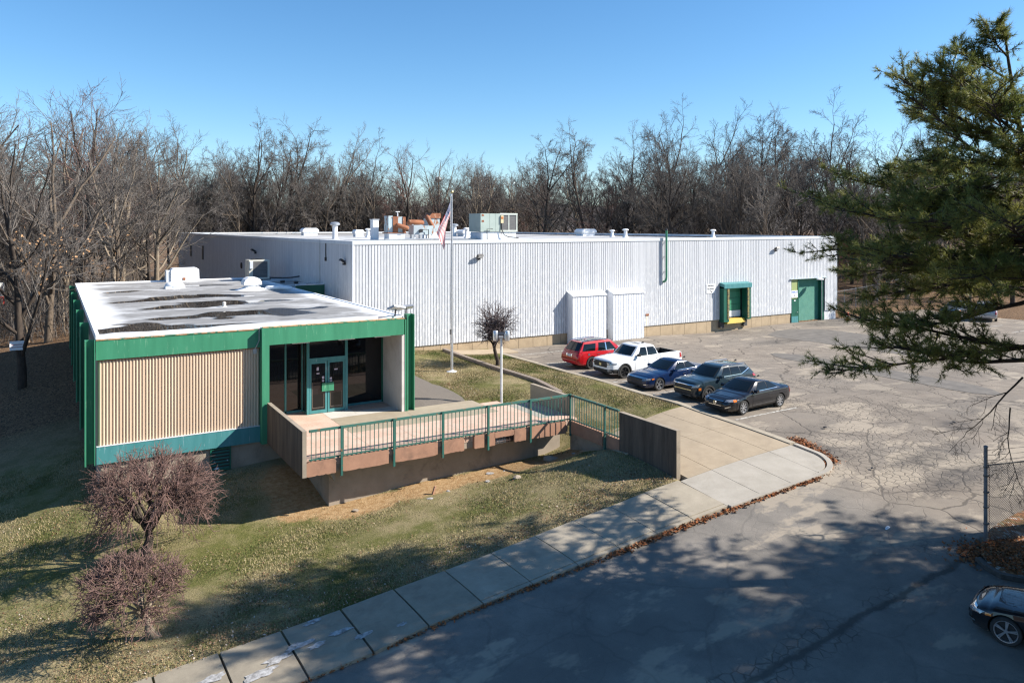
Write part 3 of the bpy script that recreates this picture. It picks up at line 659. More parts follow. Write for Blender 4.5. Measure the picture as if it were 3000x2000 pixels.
arrow([(57.23, 2.52), (57.28, 2.52), (57.28, 2.34), (57.32, 2.34), (57.255, 2.24), (57.19, 2.34), (57.23, 2.34)], M_INK, 45.629, sg)
# flood lights on the warehouse walls
def wall_flood(x, y, z, rz, label, s=1.0):
    t = empty('floodlight', (x, y, z), rz, label, 'floodlight', 'floodlights on the warehouse walls')
    M = Matrix.Rotation(math.radians(-32), 4, 'X')
    mb = MB(); mb.box(-.20 * s, .20 * s, -.42 * s, -.12 * s, -.06, .10, M); obj('housing', mb, M_DARK, t, local=True)
    mb = MB(); mb.box(-.16 * s, .16 * s, -.40 * s, -.15 * s, -.075, -.062, M); obj('lens', mb, M_SIGN, t, local=True)
    mb = MB(); mb.box(-.07, .07, -.18, 0.0, -.10, .06); obj('bracket', mb, M_DARK, t, local=True)
wall_flood(24.84, 45.60, 6.42, 0, 'dark floodlight high on the warehouse wall right of the flagpole')
wall_flood(54.66, 45.60, 6.50, 0, 'dark floodlight high on the warehouse wall above the narrow green door')
wall_flood(15.96, 46.99, 6.25, -math.pi / 2, 'dark floodlight on the shaded side wall close to the near warehouse corner')
wall_flood(15.96, 71.76, 6.20, -math.pi / 2, 'dark floodlight on the shaded side wall above the small rooftop condenser', 1.3)
wall_flood(15.96, 112.0, 6.3, -math.pi / 2, 'dark floodlight near the far end of the shaded warehouse side wall', 1.2)
for yy, z0, z1 in [(110.0, 4.6, 6.1), (100.5, 4.5, 6.2)]:
    mb = MB(); mb.box(15.86, 15.99, yy - .35, yy + .35, z0, z1); obj('louver', mb, M_DARK, wh)
mb = MB(); mb.lathe([(0.3, -.05), (0.3, .05)], (15.92, 78.0, 4.75), 12, 'x'); obj('wall_vent', mb, M_DARK, wh)
mb = MB(); mb.tube([(15.90, 52.3, 7.7), (15.90, 52.3, 4.75), (15.6, 52.3, 4.62), (14.9, 54, 4.6)], 0.035, 6); obj('conduit', mb, M_GALV, wh)
mb = MB(); mb.tube([(15.90, 50.9, 7.45), (15.90, 50.9, 6.5)], 0.03, 6); mb.box(15.84, 15.94, 50.83, 50.97, 6.25, 6.5); obj('conduit', mb, M_DARK, wh)
# green downpipe standing off the wall
dp = empty('downpipe', (41.65, 45.3, 4.2), label='dark green pipe running down the warehouse wall and turning in at its foot', cat='pipe')
mb = MB(); mb.tube([(41.66, 45.36, 8.28), (41.66, 45.36, 4.55), (41.64, 45.39, 4.36), (41.58, 45.46, 4.24), (41.52, 45.60, 4.20)], 0.085, 10); obj('pipe', mb, M_GREEN, dp, smooth=True)
mb = MB(); mb.lathe([(0.0, 0.12), (0.10, 0.10), (0.12, 0.0), (0.09, -0.02)], (41.66, 45.36, 8.28), 10); obj('cap', mb, M_DARK, dp)
for z in (5.0, 6.2, 7.3):
    mb = MB(); mb.box(41.62, 41.70, 45.40, 45.6, z, z + .03); obj('bracket', mb, M_GALV, dp)
mb = MB(); mb.box(39.72, 40.02, 45.56, 45.6, 1.60, 1.76); obj('outlet', mb, M_RUST2, wh)
mb = MB(); mb.box(39.76, 39.98, 45.59, 45.598, 0.85, 1.58); obj('rust_streak', mb, M_simple('rust_streak', (0.62, 0.50, 0.36), (0.72, 0.68, 0.62), 4, 0.7, 0, (3, 1, .4)), wh)
# ------------------------------------------------------------------ equipment on the warehouse roof (roof at z 7.36)
RZ = 7.36
def mushroom(x, y, r, h, label, name='roof_vent', cat='roof vent', base=RZ, cone=True):
    t = empty(name, (x, y, base), 0, label, cat, 'vents on the roofs')
    mb = MB(); mb.lathe([(r * 2.0, 0), (r * 1.3, h * .18), (r, h * .30), (r, h * .82)] if cone else [(r * 1.2, 0), (r, h * .1), (r, h * .82)], (x, y, base), 12); obj('stack', mb, M_WHITE, t, smooth=True)
    mb = MB(); mb.lathe([(r * 1.25, h * .80), (r * 1.9, h * .84), (r * 1.9, h * .92), (r * 1.2, h), (0, h * 1.02)], (x, y, base), 12); obj('cap', mb, M_GALV if h > 1.2 else M_WHITE, t, smooth=True)
mushroom(23.8, 73.2, 0.26, 1.65, 'tall white vent stack with a mushroom cap on the warehouse roof', cone=False)
mushroom(35.4, 67.5, 0.16, 1.10, 'white conical vent just left of the large grey rooftop cooling unit')
mushroom(30.1, 81.0, 0.17, 1.00, 'thin white pipe vent between the low hood and the rusty units on the roof')
mushroom(55.4, 69.4, 0.17, 0.82, 'left of two small white pipe vents near the middle of the warehouse roof')
mushroom(55.05, 66.6, 0.19, 0.95, 'right, slightly taller of two small white pipe vents near the middle of the warehouse roof')
mushroom(61.9, 60.0, 0.17, 0.9, 'lone white pipe vent near the right end of the warehouse roof')
mushroom(42.9, 85.1, 0.28, 1.55, 'pale domed vent standing behind the flag on the warehouse roof', cone=False)
def hood(x, y, w, d, h, label, base=RZ):
    t = empty('roof_hood', (x, y, base), 0, label, 'roof hood', 'low hoods on the roofs')
    mb = MB(); mb.box(x - w * .42, x + w * .42, y - d * .42, y + d * .42, base, base + h * .45); obj('curb', mb, M_WHITE, t)
    mb = MB(); mb.prism([(x - w / 2, base + h * .45), (x + w / 2, base + h * .45), (x + w / 2, base + h * .75), (x + w * .36, base + h), (x - w * .36, base + h), (x - w / 2, base + h * .75)], y - d / 2, y + d / 2, 'y'); obj('cover', mb, M_WHITE, t)
hood(30.2, 104, 2.2, 1.6, 1.0, 'wide low white hood far back on the left of the warehouse roof')
hood(30.9, 86.4, 1.1, 1.1, 0.85, 'small white hood left of the thin pipe vent on the warehouse roof')
hood(59.9, 80.6, 2.3, 1.8, 0.9, 'broad bluish white hood in the middle of the warehouse roof')
hood(44.2, 84.0, 2.3, 2.0, 0.85, 'flat pale skylight hood just left of the large grey cooling unit')
# white riser duct
t = empty('duct_box', (25.4, 66.5, RZ), 0, 'plain white upright duct box beside the tall rusty unit', 'duct')
mb = MB(); mb.box(25.05, 25.6, 66.1, 66.8, RZ, 9.2); obj('box', mb, M_WHITE, t)
mb = MB(); mb.box(25.0, 25.65, 66.05, 66.85, 9.2, 9.26); obj('lid', mb, M_FLASH, t)
# rusty unit with a corroded barrel across it
def barrel(a, b, r, mat):
    mb = MB(); a = Vector(a); b = Vector(b); P = [a.lerp(b, k) for k in (0, .04, .12, .5, .88, .96, 1)]; mb.tube(P, [r * .35, r * .75, r, r, r, r * .75, r * .35], 12); return mb
t = empty('rusty_rooftop_unit', (26.6, 65.0, RZ), 0, 'rust streaked upright rooftop unit with a corroded barrel across its front', 'rooftop unit')
mb = MB(); mb.box(25.9, 27.4, 64.3, 65.5, RZ, 7.98); obj('curb', mb, M_WHITE, t)
mb = MB(); mb.box(25.75, 27.5, 64.2, 65.6, 7.98, 8.05); obj('frame', mb, M_RUST2, t)
mb = MB(); mb.box(25.85, 26.25, 64.35, 65.4, 8.05, 9.55); obj('panel', mb, M_RUST, t)
mb = MB(); mb.box(26.27, 26.75, 64.3, 65.4, 8.05, 9.50); obj('panel', mb, M_RUST2, t)
mb = MB(); mb.box(26.77, 27.2, 64.35, 65.4, 8.05, 9.48); obj('panel', mb, M_RUST, t)
mb = MB(); mb.box(27.22, 27.5, 64.3, 65.4, 8.05, 9.46); obj('panel', mb, M_RUST2, t)
obj('barrel', barrel((26.45, 64.12, 8.75), (27.7, 64.05, 8.40), 0.21, M_RUST2), M_RUST2, t, smooth=True)
mb = MB(); mb.tube([(26.95, 64.9, 9.4), (26.95, 64.9, 9.9)], .05, 6); mb.box(26.75, 27.15, 64.8, 65.0, 9.9, 9.96); obj('flue', mb, M_WHITE, t)
# grey cabinet on legs
t = empty('rooftop_cabinet', (28.9, 64.6, RZ), 0, 'pale grey rooftop cabinet on white legs with black pipework', 'rooftop unit')
mb = MB(); mb.box(28.2, 29.15, 64.1, 65.3, 7.85, 8.72); obj('body', mb, M_simple('cabinet_grey', (0.40, 0.45, 0.48), (0.34, 0.39, 0.42), 2, 0.5), t)
mb = MB(); mb.box(29.17, 30.2, 64.15, 65.3, 7.85, 8.66); obj('door', mb, M_RUST, t)
for xa, ya in ((28.3, 64.2), (29.3, 64.2), (30.0, 64.2), (28.3, 65.1), (30.0, 65.1)):
    mb = MB(); mb.box(xa, xa + .12, ya, ya + .12, RZ, 7.85); obj('leg', mb, M_WHITE, t)
mb = MB(); mb.tube([(28.9, 64.0, 8.2), (28.95, 63.95, 8.3), (29.6, 63.95, 8.3), (29.62, 63.95, 7.4)], .04, 6); mb.lathe([(.0, -.1), (.16, -.1), (.16, .1), (0, .1)], (28.85, 63.95, 8.2), 10, 'y'); obj('pipe', mb, M_DARK, t)
# corroded collector
t = empty('corroded_collector', (33.9, 73, RZ), 0, 'orange rusted dust collector with a slanting barrel in front of it', 'rooftop unit')
mb = MB(); mb.box(33.6, 34.9, 72.6, 73.8, 7.9, 9.55); obj('body', mb, M_RUST, t)
mb = MB(); mb.prism([(33.4, 9.45), (34.0, 9.98), (35.0, 9.98), (35.0, 9.45)], 72.5, 73.9, 'y'); obj('hood', mb, M_RUST2, t)
mb = MB(); mb.box(33.5, 34.9, 72.5, 73.9, RZ, 7.9); obj('base', mb, M_WHITE, t)
obj('barrel', barrel((33.15, 72.2, 9.75), (33.95, 72.1, 8.35), 0.24, M_RUST2), M_RUST2, t, smooth=True)
t = empty('rusty_drum', (31.2, 70, 8.2), 0, 'rusty horizontal drum between the grey cabinet and the corroded collector', 'drum')
obj('drum', barrel((30.1, 70, 9.0), (31.9, 70, 8.95), 0.28, M_RUST2), M_RUST2, t, smooth=True)
mb = MB(); mb.box(30.5, 30.7, 69.8, 70.2, RZ, 8.8); mb.box(31.4, 31.6, 69.8, 70.2, RZ, 8.8); obj('stand', mb, M_GALV, t)
# the large cooling unit
M_AC = M_simple('unit_sage', (0.36, 0.42, 0.38), (0.31, 0.37, 0.335), 1.5, 0.5)
t = empty('cooling_unit', (35.9, 62.9, RZ), 0, 'large sage grey rooftop cooling unit with two dark coil faces', 'cooling unit')
mb = MB(); mb.box(34.1, 37.9, 62.1, 64.2, RZ, 8.08); obj('curb', mb, M_peel('stained_white', (0.72, 0.75, 0.78), (0.62, 0.66, 0.70), (0.22, 0.2, 0.19), 0.6, 2, .7, (3, 3, .4)), t)
for xa, xb in ((34.0, 34.95), (34.97, 35.6), (35.62, 36.1)):
    mb = MB(); mb.box(xa, xb, 62.0, 64.3, 8.1, 9.80); obj('panel', mb, M_AC, t)
mb = MB(); mb.box(36.1, 38.0, 62.12, 64.3, 8.1, 9.80); obj('body', mb, M_AC, t)
for xa, xb in ((36.25, 37.02), (37.12, 37.90)):
    mb = MB(); mb.box(xa, xb, 62.06, 62.13, 8.25, 9.68); obj('coil', mb, M_COIL, t)
mb = MB(); mb.box(37.02, 37.12, 62.03, 62.13, 8.1, 9.80); mb.box(37.90, 38.02, 62.03, 62.13, 8.1, 9.80); mb.box(36.1, 38.02, 62.0, 62.13, 9.68, 9.84); mb.box(36.1, 38.02, 62.0, 62.13, 8.08, 8.25); obj('frame', mb, M_simple('unit_trim', (0.55, 0.58, 0.52), None, 2, .5), t)
mb = MB(); mb.box(36.12, 36.4, 61.88, 62.0, 8.9, 9.62); obj('switch_box', mb, M_simple('switch_cream', (0.62, 0.52, 0.32), None, 3, .5), t)
mb = MB(); mb.box(36.16, 36.36, 61.86, 61.88, 9.3, 9.5); obj('label_plate', mb, M_simple('label_orange', (0.55, 0.16, 0.03), None, 3, .5), t)
mb = MB(); mb.tube([(36.2, 61.94, 8.9), (36.22, 61.9, 8.3), (36.45, 61.85, 7.8), (36.9, 61.8, 7.6), (38.0, 61.8, 7.5)], .04, 6); obj('cable', mb, M_DARK, t)
mb = MB(); mb.tube([(34.6, 61.85, 7.4), (34.6, 61.85, 8.35), (35.2, 61.85, 8.35)], .035, 6); obj('pipe', mb, M_DARK, t)
for z in (9.55, 9.0):
    mb = MB(); mb.box(34.12, 34.36, 61.985, 62.0, z, z + .18); obj('label_plate', mb, M_RUST2, t)
mb = MB(); mb.tube([(25, 63, 7.45), (34, 62.6, 7.45)], .06, 6); tag(obj('roof_pipe', mb, M_GALV), 'grey pipe lying along the warehouse roof in front of the rusty units', 'pipe')
# ------------------------------------------------------------------ office building
OX0, OX1, OY0, OY1, OZ = 1.43, 13.95, 33.0, 63.8, 4.42
off = empty('office_building', (7.6, 45, 0), label='low flat roofed office with green fascia and ribbed tan front', cat='office building')
M_TAN = M_simple('tan_fluted_panel', (0.62, 0.47, 0.34), (0.56, 0.42, 0.30), 2.2, 0.75, 0, (3, 3, .3))
M_TANW = M_simple('tan_side_wall', (0.36, 0.29, 0.21), (0.30, 0.24, 0.175), 1.2, 0.85)
M_PLASTER = M_concrete('white_plaster', (0.60, 0.57, 0.53), (0.52, 0.49, 0.45), stain=(0.30, 0.26, 0.21), st=0.5)
M_GLASS = N('dark_glass'); M_GLASS = M_GLASS.fin((0.008, 0.008, 0.009), 0.03, spec=0.5)
M_CONC = M_concrete('weathered_concrete', (0.36, 0.30, 0.235), (0.265, 0.22, 0.17), stain=(0.10, 0.08, 0.06), st=0.7)
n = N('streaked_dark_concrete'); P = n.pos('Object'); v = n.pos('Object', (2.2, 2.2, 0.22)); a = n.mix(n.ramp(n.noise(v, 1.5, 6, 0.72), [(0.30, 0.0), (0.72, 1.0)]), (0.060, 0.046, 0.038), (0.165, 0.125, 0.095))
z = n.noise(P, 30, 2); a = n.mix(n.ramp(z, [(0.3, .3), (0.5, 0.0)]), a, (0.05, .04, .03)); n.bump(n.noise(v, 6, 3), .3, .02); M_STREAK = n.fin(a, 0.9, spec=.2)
M_RUSTSTRIP = M_peel('rusted_flashing', (0.48, 0.30, 0.15), (0.36, 0.19, 0.09), (0.05, 0.17, 0.09), 0.50, 3, 0.75, (1, 1, 1))
# walls
mb = MB(); mb.box(OX0 + .05, 7.60, OY0 + .16, OY1 - .05, -0.55, 4.1); mb.box(7.60, 13.80, 35.16, OY1 - .05, -0.55, 4.1)
obj('wall', mb, M_TANW, off)
mb = MB(); mb.box(13.80, OX1, 32.72, OY1 - .05, -0.02, 3.60); obj('wall', mb, M_PLASTER, off)
mb = MB(); mb.box(OX0 + .15, 13.9, OY0 + .14, 33.5, -3.4, -0.46); mb.box(OX0 + .15, 1.9, 33.5, OY1, -3.4, -0.46); mb.box(13.4, 13.9, 33.5, OY1, -2.0, -.02); obj('foundation', mb, M_CONC, off)
mb = MB(); k = 52; p = (7.48 - 1.50) / k
for i in range(k):
    c = 1.50 + (i + .5) * p; i0 = len(mb.v)
    pts = [(c - p / 2, OY0 + .13)] + [(c + p * .40 * math.sin(a), OY0 + .13 - 0.055 * math.cos(a)) for a in np.linspace(-math.pi / 2, math.pi / 2, 7)] + [(c + p / 2, OY0 + .13)]
    for q in pts: mb.v += [(q[0], q[1], 0.19), (q[0], q[1], 3.50)]
    for j in range(len(pts) - 1): mb.face((i0 + 2 * j, i0 + 2 * j + 2, i0 + 2 * j + 3, i0 + 2 * j + 1))
obj('fluted_panel', mb, M_TAN, off, smooth=50, fix=False)
mb = MB(); mb.box(OX0 + .03, 7.50, OY0 + .02, OY0 + .16, 3.46, 3.50); obj('trim', mb, M_RUST2, off)
mb = MB(); mb.box(OX0 - .02, 7.52, OY0 - .01, OY0 + .16, 3.50, 4.24); obj('fascia', mb, M_GREEN, off)
mb = MB(); mb.box(7.80, 13.90, 32.68, OY0 + .16, 3.61, 4.33); obj('fascia', mb, M_GREEN, off)
mb = MB(); mb.box(OX0 - .02, 7.52, OY0 - .03, OY0 + .16, 4.245, 4.30); obj('rusted_strip', mb, M_RUSTSTRIP, off)
mb = MB(); mb.box(7.55, 13.93, 32.67, OY0 + .16, 4.335, 4.365); obj('rusted_strip', mb, M_RUSTSTRIP, off)
mb = MB(); mb.box(OX0 + .0, 7.50, OY0 - .0, OY0 + .16, -0.48, 0.185); obj('sill_band', mb, M_TEAL, off)
mb = MB(); mb.box(OX0 + .0, 7.50, OY0 - .012, OY0 + .16, 0.185, 0.20); obj('sill_cap', mb, M_FLASH, off)
# columns: one flat portal post, wide-flange posts at the corners and down the west side
mb = MB(); mb.box(7.50, 7.80, 32.67, OY0 + .16, -0.52, 4.34); obj('column', mb, M_GREEN, off)
def flange_column(x0, x1, y, z0, z1):
    mb = MB(); mb.box(x0, x0 + .055, y - .17, y + .20, z0, z1); mb.box(x1 - .03, x1, y - .17, y + .20, z0, z1); mb.box(x0 + .055, x1 - .03, y + .14, y + .19, z0 + .002, z1 - .002)
    obj('column', mb, M_GREEN, off)
for k in range(6): flange_column(1.03, 1.38, OY0 + 0.02 + 6.12 * k, -0.46, 4.28)
flange_column(14.05, 14.42, 32.85, 0.04, 4.52)
mb = MB(); mb.box(13.955, 14.02, 32.70, 32.95, 0.05, 4.3); obj('column', mb, M_GREEN, off)
# roof sheet with ponded water, and its white edge
ax_ = np.linspace(OX0 + .02, OX1 - .02, 110); ay_ = np.linspace(OY0 + .02, OY1 - .02, 200); X, Y = np.meshgrid(ax_, ay_)
wx = (vnoise(X, Y, 0.9, 21) - .5) * 1.6; wy = (vnoise(X, Y, 0.7, 22) - .5) * 1.8; Xw, Yw = X + wx, Y + wy
pud = np.zeros_like(X)
for (x, y, rx, ry) in [(3.6, 34.2, 3.6, 1.0), (6.2, 34.25, 2.2, .5), (3.2, 35.4, 1.7, 1.2), (5.0, 37.2, 1.6, .8), (7.0, 37.8, 3.0, 1.2), (9.4, 37.4, 2.1, 1.15), (10.6, 38.6, 2.2, .8), (6.0, 42.5, 2.6, .9), (8.4, 43.6, 3.0, 1.9), (10.8, 43.4, 1.8, .9), (5.0, 47.5, 2.4, .9), (7.4, 48.6, 3.0, 1.7), (9.4, 47.6, 1.6, .7), (4.4, 54.5, 1.6, .6), (9.5, 57.5, 2.2, .9)]:
    pud = np.maximum(pud, blob(Xw, Yw, x, y, rx, ry, 0.9))
dirt_m = np.clip(np.minimum(np.minimum(X - OX0 - .50, OX1 - X - .25), np.minimum(Y - OY0 - .12, OY1 - Y - .6)) / 0.9 + (vnoise(X, Y, 1.3, 51) - .5) * .5, 0, 1)
n = N('roof_membrane'); P = n.pos('Object'); mk = n.sep(n.attr('mask')); v = n.pos('Object', (0.45, 1, 1))
nz = n.noise(v, 0.55, 6, 0.68); nz2 = n.noise(v, 1.9, 5, 0.7)
dm = n.math('MULTIPLY', mk[1], n.ramp(n.math('ADD', nz, n.math('MULTIPLY', n.math('SUBTRACT', nz2, 0.5), 0.5)), [(0.20, 0.0), (0.35, 0.6), (0.52, 1.0)]))
a = n.mix(dm, (0.80, 0.81, 0.82), (0.235, 0.228, 0.22))
a = n.mix(n.math('MULTIPLY', mk[1], n.ramp(nz2, [(0.55, 0.0), (0.70, 0.7)])), a, (0.075, 0.066, 0.058))
wet = n.ramp(n.math('ADD', mk[0], n.math('MULTIPLY', n.math('SUBTRACT', n.noise(v, 1.1, 6, 0.7), 0.5), 0.95)), [(0.14, 0.0), (0.30, 1.0)])
a = n.mix(wet, a, (0.035, 0.032, 0.030))
n.put(n.b.inputs['Roughness'], n.math('SUBTRACT', 0.72, n.math('MULTIPLY', wet, 0.705)))
M_ROOF = n.fin(a, n.math('SUBTRACT', 0.72, n.math('MULTIPLY', wet, 0.705)), spec=0.5)
keep = np.ones((199, 109), bool)
obj('roof', grid_mesh('roof', X, Y, np.full_like(X, OZ), keep, M_ROOF, (pud, dirt_m, dirt_m)), None, off)
mb = MB(); mb.box(OX0 + .02, OX1 - .02, OY0 + .16, OY1, 4.10, OZ - .01); obj('roof_deck', mb, M_TANW, off)
for (a, b, c, d) in [(OX0 - .03, OX1 + .02, OY0 - .035, OY0 + .10), (OX0 - .03, OX0 + .10, OY0 + .10, OY1 - .10), (OX1 - .10, OX1 + .02, OY0 + .10, OY1 - .10), (OX0 - .03, OX1 + .02, OY1 - .10, OY1 + .03)]:
    mb = MB(); mb.box(a, b, c, d, 4.30 if c < 40 and d < 34 else 4.22, OZ + .045); obj('roof_edge', mb, M_WHITE, off)
mb = MB(); mb.box(OX0 - .022, OX0 - .0, OY0 + .05, OY1, 3.75, 4.22); obj('fascia', mb, M_simple('peeling_side_fascia', (0.20, 0.19, 0.17), (0.10, 0.09, 0.08), 4, .8, 0, (1, 1, 2)), off)
# link between the office and the warehouse
lk = MB(); lk.box(OX1 + .02, 15.93, 51.4, 63.0, -0.3, 3.9); obj('link_wall', lk, M_DGREEN, off)
lk = MB(); lk.box(OX1 + .03, 15.94, 51.3, 51.42, 3.72, 4.62); obj('link_fascia', lk, M_DGREEN, off)
lk = MB(); lk.box(OX1 + .03, 15.94, 51.42, 63.0, 3.9, 4.46); obj('link_roof', lk, M_WROOF, off)
lk = MB(); lk.box(OX1 + .03, 15.94, 51.28, 51.5, 4.62, 4.68); obj('link_edge', lk, M_FLASH, off)
# louvre
mb = MB(); mb.box(5.52, 6.34, OY0 + .10, OY0 + .139, -1.45, -0.52); obj('vent_recess', mb, M_DARK, off)
lv = obj('vent_frame', (lambda m: (m.box(5.52, 5.58, OY0 + .05, OY0 + .135, -1.45, -.52), m.box(6.28, 6.34, OY0 + .05, OY0 + .135, -1.45, -.52), m.box(5.58, 6.28, OY0 + .05, OY0 + .135, -.58, -.52), m.box(5.58, 6.28, OY0 + .05, OY0 + .135, -1.45, -1.39), m)[-1])(MB()), M_DGREEN, off)
for k in range(6):
    z = -1.38 + k * .135; mb = MB(); mb.prism([(OY0 + .055, z), (OY0 + .13, z + .085), (OY0 + .13, z + .10), (OY0 + .055, z + .018)], 5.585, 6.275, 'x')
    obj('slat', mb, M_peel('flaking_slat', (0.02, 0.10, 0.07), (0.03, 0.12, 0.085), (0.75, 0.78, 0.80), 0.60 if k < 3 else 0.74, 5, .5), lv)
mb = MB(); mb.box(7.22, 7.36, OY0 + .02, OY0 + .09, 3.24, 3.46); obj('junction_box', mb, M_GALV, off)
mb = MB(); mb.tube([(7.28, OY0 - .0, 3.44), (7.36, OY0 - .05, 3.62), (7.44, OY0 - .06, 3.8), (7.44, OY0 - .06, 4.22), (7.52, OY0 - .08, 4.34), (7.75, OY0 + .1, 4.47)], .022, 5); obj('cable', mb, M_GALV, off)
# recessed entrance
mb = MB(); mb.box(7.60, 13.80, 32.86, 35.16, 3.60, 3.66); obj('soffit', mb, M_simple('dark_soffit', (0.05, 0.05, 0.045), None, 2, .8), off)
for xa in (8.85, 10.9, 12.6):
    mb = MB(); mb.box(xa, xa + .75, 32.98, 33.10, 3.53, 3.598); obj('soffit_light', mb, M_SIGN, off)
def pane(x0, x1, y, z0, z1):
    mb = MB(); mb.box(x0, x1, y, y + .02, z0, z1); return obj('window', mb, M_GLASS, off)
def bar(x0, x1, y0, y1, z0, z1, nm='window_frame', m=None):
    mb = MB(); mb.box(x0, x1, y0, y1, z0, z1); return obj(nm, mb, m or M_TEAL, off)
pane(7.86, 9.05, 35.10, 0.16, 3.58); pane(9.13, 9.84, 35.10, 0.16, 3.58); pane(11.84, 13.72, 35.10, 0.16, 3.58)
for x0, x1 in ((7.80, 7.87), (9.05, 9.13), (9.82, 9.88), (11.78, 11.85), (13.72, 13.80)): bar(x0, x1, 35.05, 35.14, 0.06, 3.6, m=M_DGREEN if x0 in (7.80, 13.72) else None)
bar(7.87, 9.82, 35.05, 35.14, 0.06, 0.16); bar(11.85, 13.72, 35.05, 35.14, 0.06, 0.16)
# vestibule: side light, jambs, transom and the pair of doors
mb = MB(); mb.box(9.90, 9.92, 34.46, 35.05, 0.14, 3.58); obj('side_light', mb, M_GLASS, off)
mb = MB(); mb.box(11.72, 11.74, 34.46, 35.05, 0.14, 3.58); obj('side_light', mb, M_GLASS, off)
bar(9.86, 9.97, 34.32, 34.46, 0.06, 3.60, 'jamb'); bar(11.65, 11.77, 34.32, 34.46, 0.06, 3.60, 'jamb'); bar(9.88, 9.94, 34.46, 35.05, 0.06, 0.14, 'sill')
bar(9.97, 11.65, 34.31, 34.46, 2.44, 2.60, 'transom_bar'); mb = MB(); mb.box(9.97, 11.65, 34.38, 34.40, 2.60, 3.60); obj('transom_window', mb, M_GLASS, off)
M_STICK = M_simple('sticker', (0.62, 0.55, 0.58), (0.35, 0.30, 0.4), 20, .6)
for side, (x0, x1) in enumerate(((9.985, 10.795), (10.825, 11.635))):
    d = MB(); s = .085
    d.box(x0, x0 + s, 34.34, 34.40, 0.08, 2.43); d.box(x1 - s, x1, 34.34, 34.40, 0.08, 2.43); d.box(x0 + s, x1 - s, 34.34, 34.40, 2.34, 2.43); d.box(x0 + s, x1 - s, 34.34, 34.40, 0.08, 0.22)
    dd = obj('door', d, M_TEAL, off)
    g = MB(); g.box(x0 + s, x1 - s, 34.365, 34.38, 0.22, 2.34); obj('glass', g, M_GLASS, dd)
    h = MB(); hx = x1 - .26 if side == 0 else x0 - .0; h.box(hx, hx + .27, 34.27, 34.30, 1.06, 1.44); h.box(hx + .1, hx + .16, 34.30, 34.34, 1.2, 1.3); obj('push_plate', h, M_GREEN, dd)
    st = MB()
    for (a, b, c, e) in ([(.33, 2.02, .10, .15), (.32, 1.86, .14, .05), (.58, 1.62, .10, .12), (.58, 1.49, .09, .08)] if side == 0 else [(.32, 1.98, .15, .06), (.10, 1.56, .10, .10), (.10, 1.46, .11, .06)]): st.box(x0 + a, x0 + a + c, 34.355, 34.364, b, b + e)
    obj('sticker', st, M_STICK, dd)
    tr = MB(); c0 = x0 + s + .05; c1 = x1 - s - .05
    for (a, b, c, e) in ((c0, c0 + .012, .3, 1.5), (c1 - .012, c1, .3, 1.0), (c0, c1, .32, .332)): tr.box(a, b, 34.361, 34.366, c, e)
    obj('glass_trim', tr, M_simple('pale_trim', (0.25, 0.2, 0.16), None, 3, .6), dd)
# twin floodlights on the roof corner
for k, (x, y, rz, lab) in enumerate([(13.55, 32.9, 0.35, 'left of two grey slab floodlights on the office roof corner'), (14.15, 33.05, -0.25, 'right of two grey slab floodlights on the office roof corner')]):
    t = empty('floodlight', (x, y, 4.55), rz, lab, 'floodlight', 'floodlights on the office corner')
    M = Matrix.Rotation(math.radians(-20), 4, 'X') @ Matrix.Rotation(math.radians(12 if k == 0 else -4), 4, 'Y')
    mb = MB(); mb.box(-.34, .34, -.38, .14, .22, .30, M); obj('head', mb, M_simple('flood_grey', (0.36, 0.38, 0.42), (0.3, 0.32, 0.36), 3, .45, .3), t, local=True)
    mb = MB(); mb.box(-.30, .30, -.34, .10, .205, .219, M); obj('lens', mb, M_SIGN, t, local=True)
    mb = MB(); mb.tube([(0, 0.02, -0.1), (0, 0.0, .1), (0, -.05, .22)], .035, 6); obj('bracket', mb, M_DARK, t, local=True)
# things on the office roof
R0 = OZ
t = empty('roof_housing', (8.6, 62.8, R0), 0, 'large white sheet metal housing at the back edge of the office roof', 'roof housing')
mb = MB(); mb.prism([(7.62, R0), (9.62, R0), (9.58, R0 + .9), (9.40, R0 + 1.03), (7.75, R0 + 1.0), (7.62, R0 + .88)], 62.2, 63.3, 'y'); obj('housing', mb, M_WHITE, t)
mb = MB(); mb.box(8.42, 8.62, 62.16, 62.2, R0 + .12, R0 + .30); obj('opening', mb, M_RUST2, t)
mb = MB(); mb.box(7.3, 7.62, 62.3, 63.2, R0, R0 + .85); obj('intake', mb, M_FLASH, t)
t = empty('roof_dome', (7.05, 55.8, R0), 0, 'low white domed rooflight on the left of the office roof', 'rooflight')
mb = MB(); mb.box(6.45, 7.65, 55.3, 56.4, R0, R0 + .14); obj('curb', mb, M_WHITE, t)
mb = MB(); mb.lathe([(.62, .14), (.60, .26), (.50, .37), (.3, .43), (0, .45)], (7.05, 55.85, R0), 14); obj('dome', mb, M_WHITE, t, smooth=True)
t = empty('hooded_fan', (11.25, 52.0, R0), 0, 'white hooded roof fan with a rounded top in the middle of the office roof', 'roof fan')
mb = MB(); mb.lathe([(1.05, 0.0), (.62, .12), (.45, .24), (.42, .36)], (11.25, 52.0, R0), 14); obj('base', mb, M_WHITE, t, smooth=True)
mb = MB(); mb.prism([(-.56, .34), (.56, .34), (.56, .52), (.46, .70), (.25, .82), (-.25, .82), (-.46, .70), (-.56, .52)], -.5, .5, 'y'); mb.v = [(x + 11.25, y + 52.0, z + R0) for x, y, z in mb.v]; obj('hood', mb, M_WHITE, t)
t = empty('roof_tube', (12.4, 50.5, R0), 0, 'white tube lying on the office roof beside the hooded fan', 'tube')
obj('tube', barrel((12.0, 51.4, R0 + .14), (13.5, 50.4, R0 + .14), .13, M_WHITE), M_WHITE, t, smooth=True)
t = empty('pipe_vent', (7.63, 41.6, R0), 0, 'small rounded pipe vent standing among the puddles on the office roof', 'pipe vent')
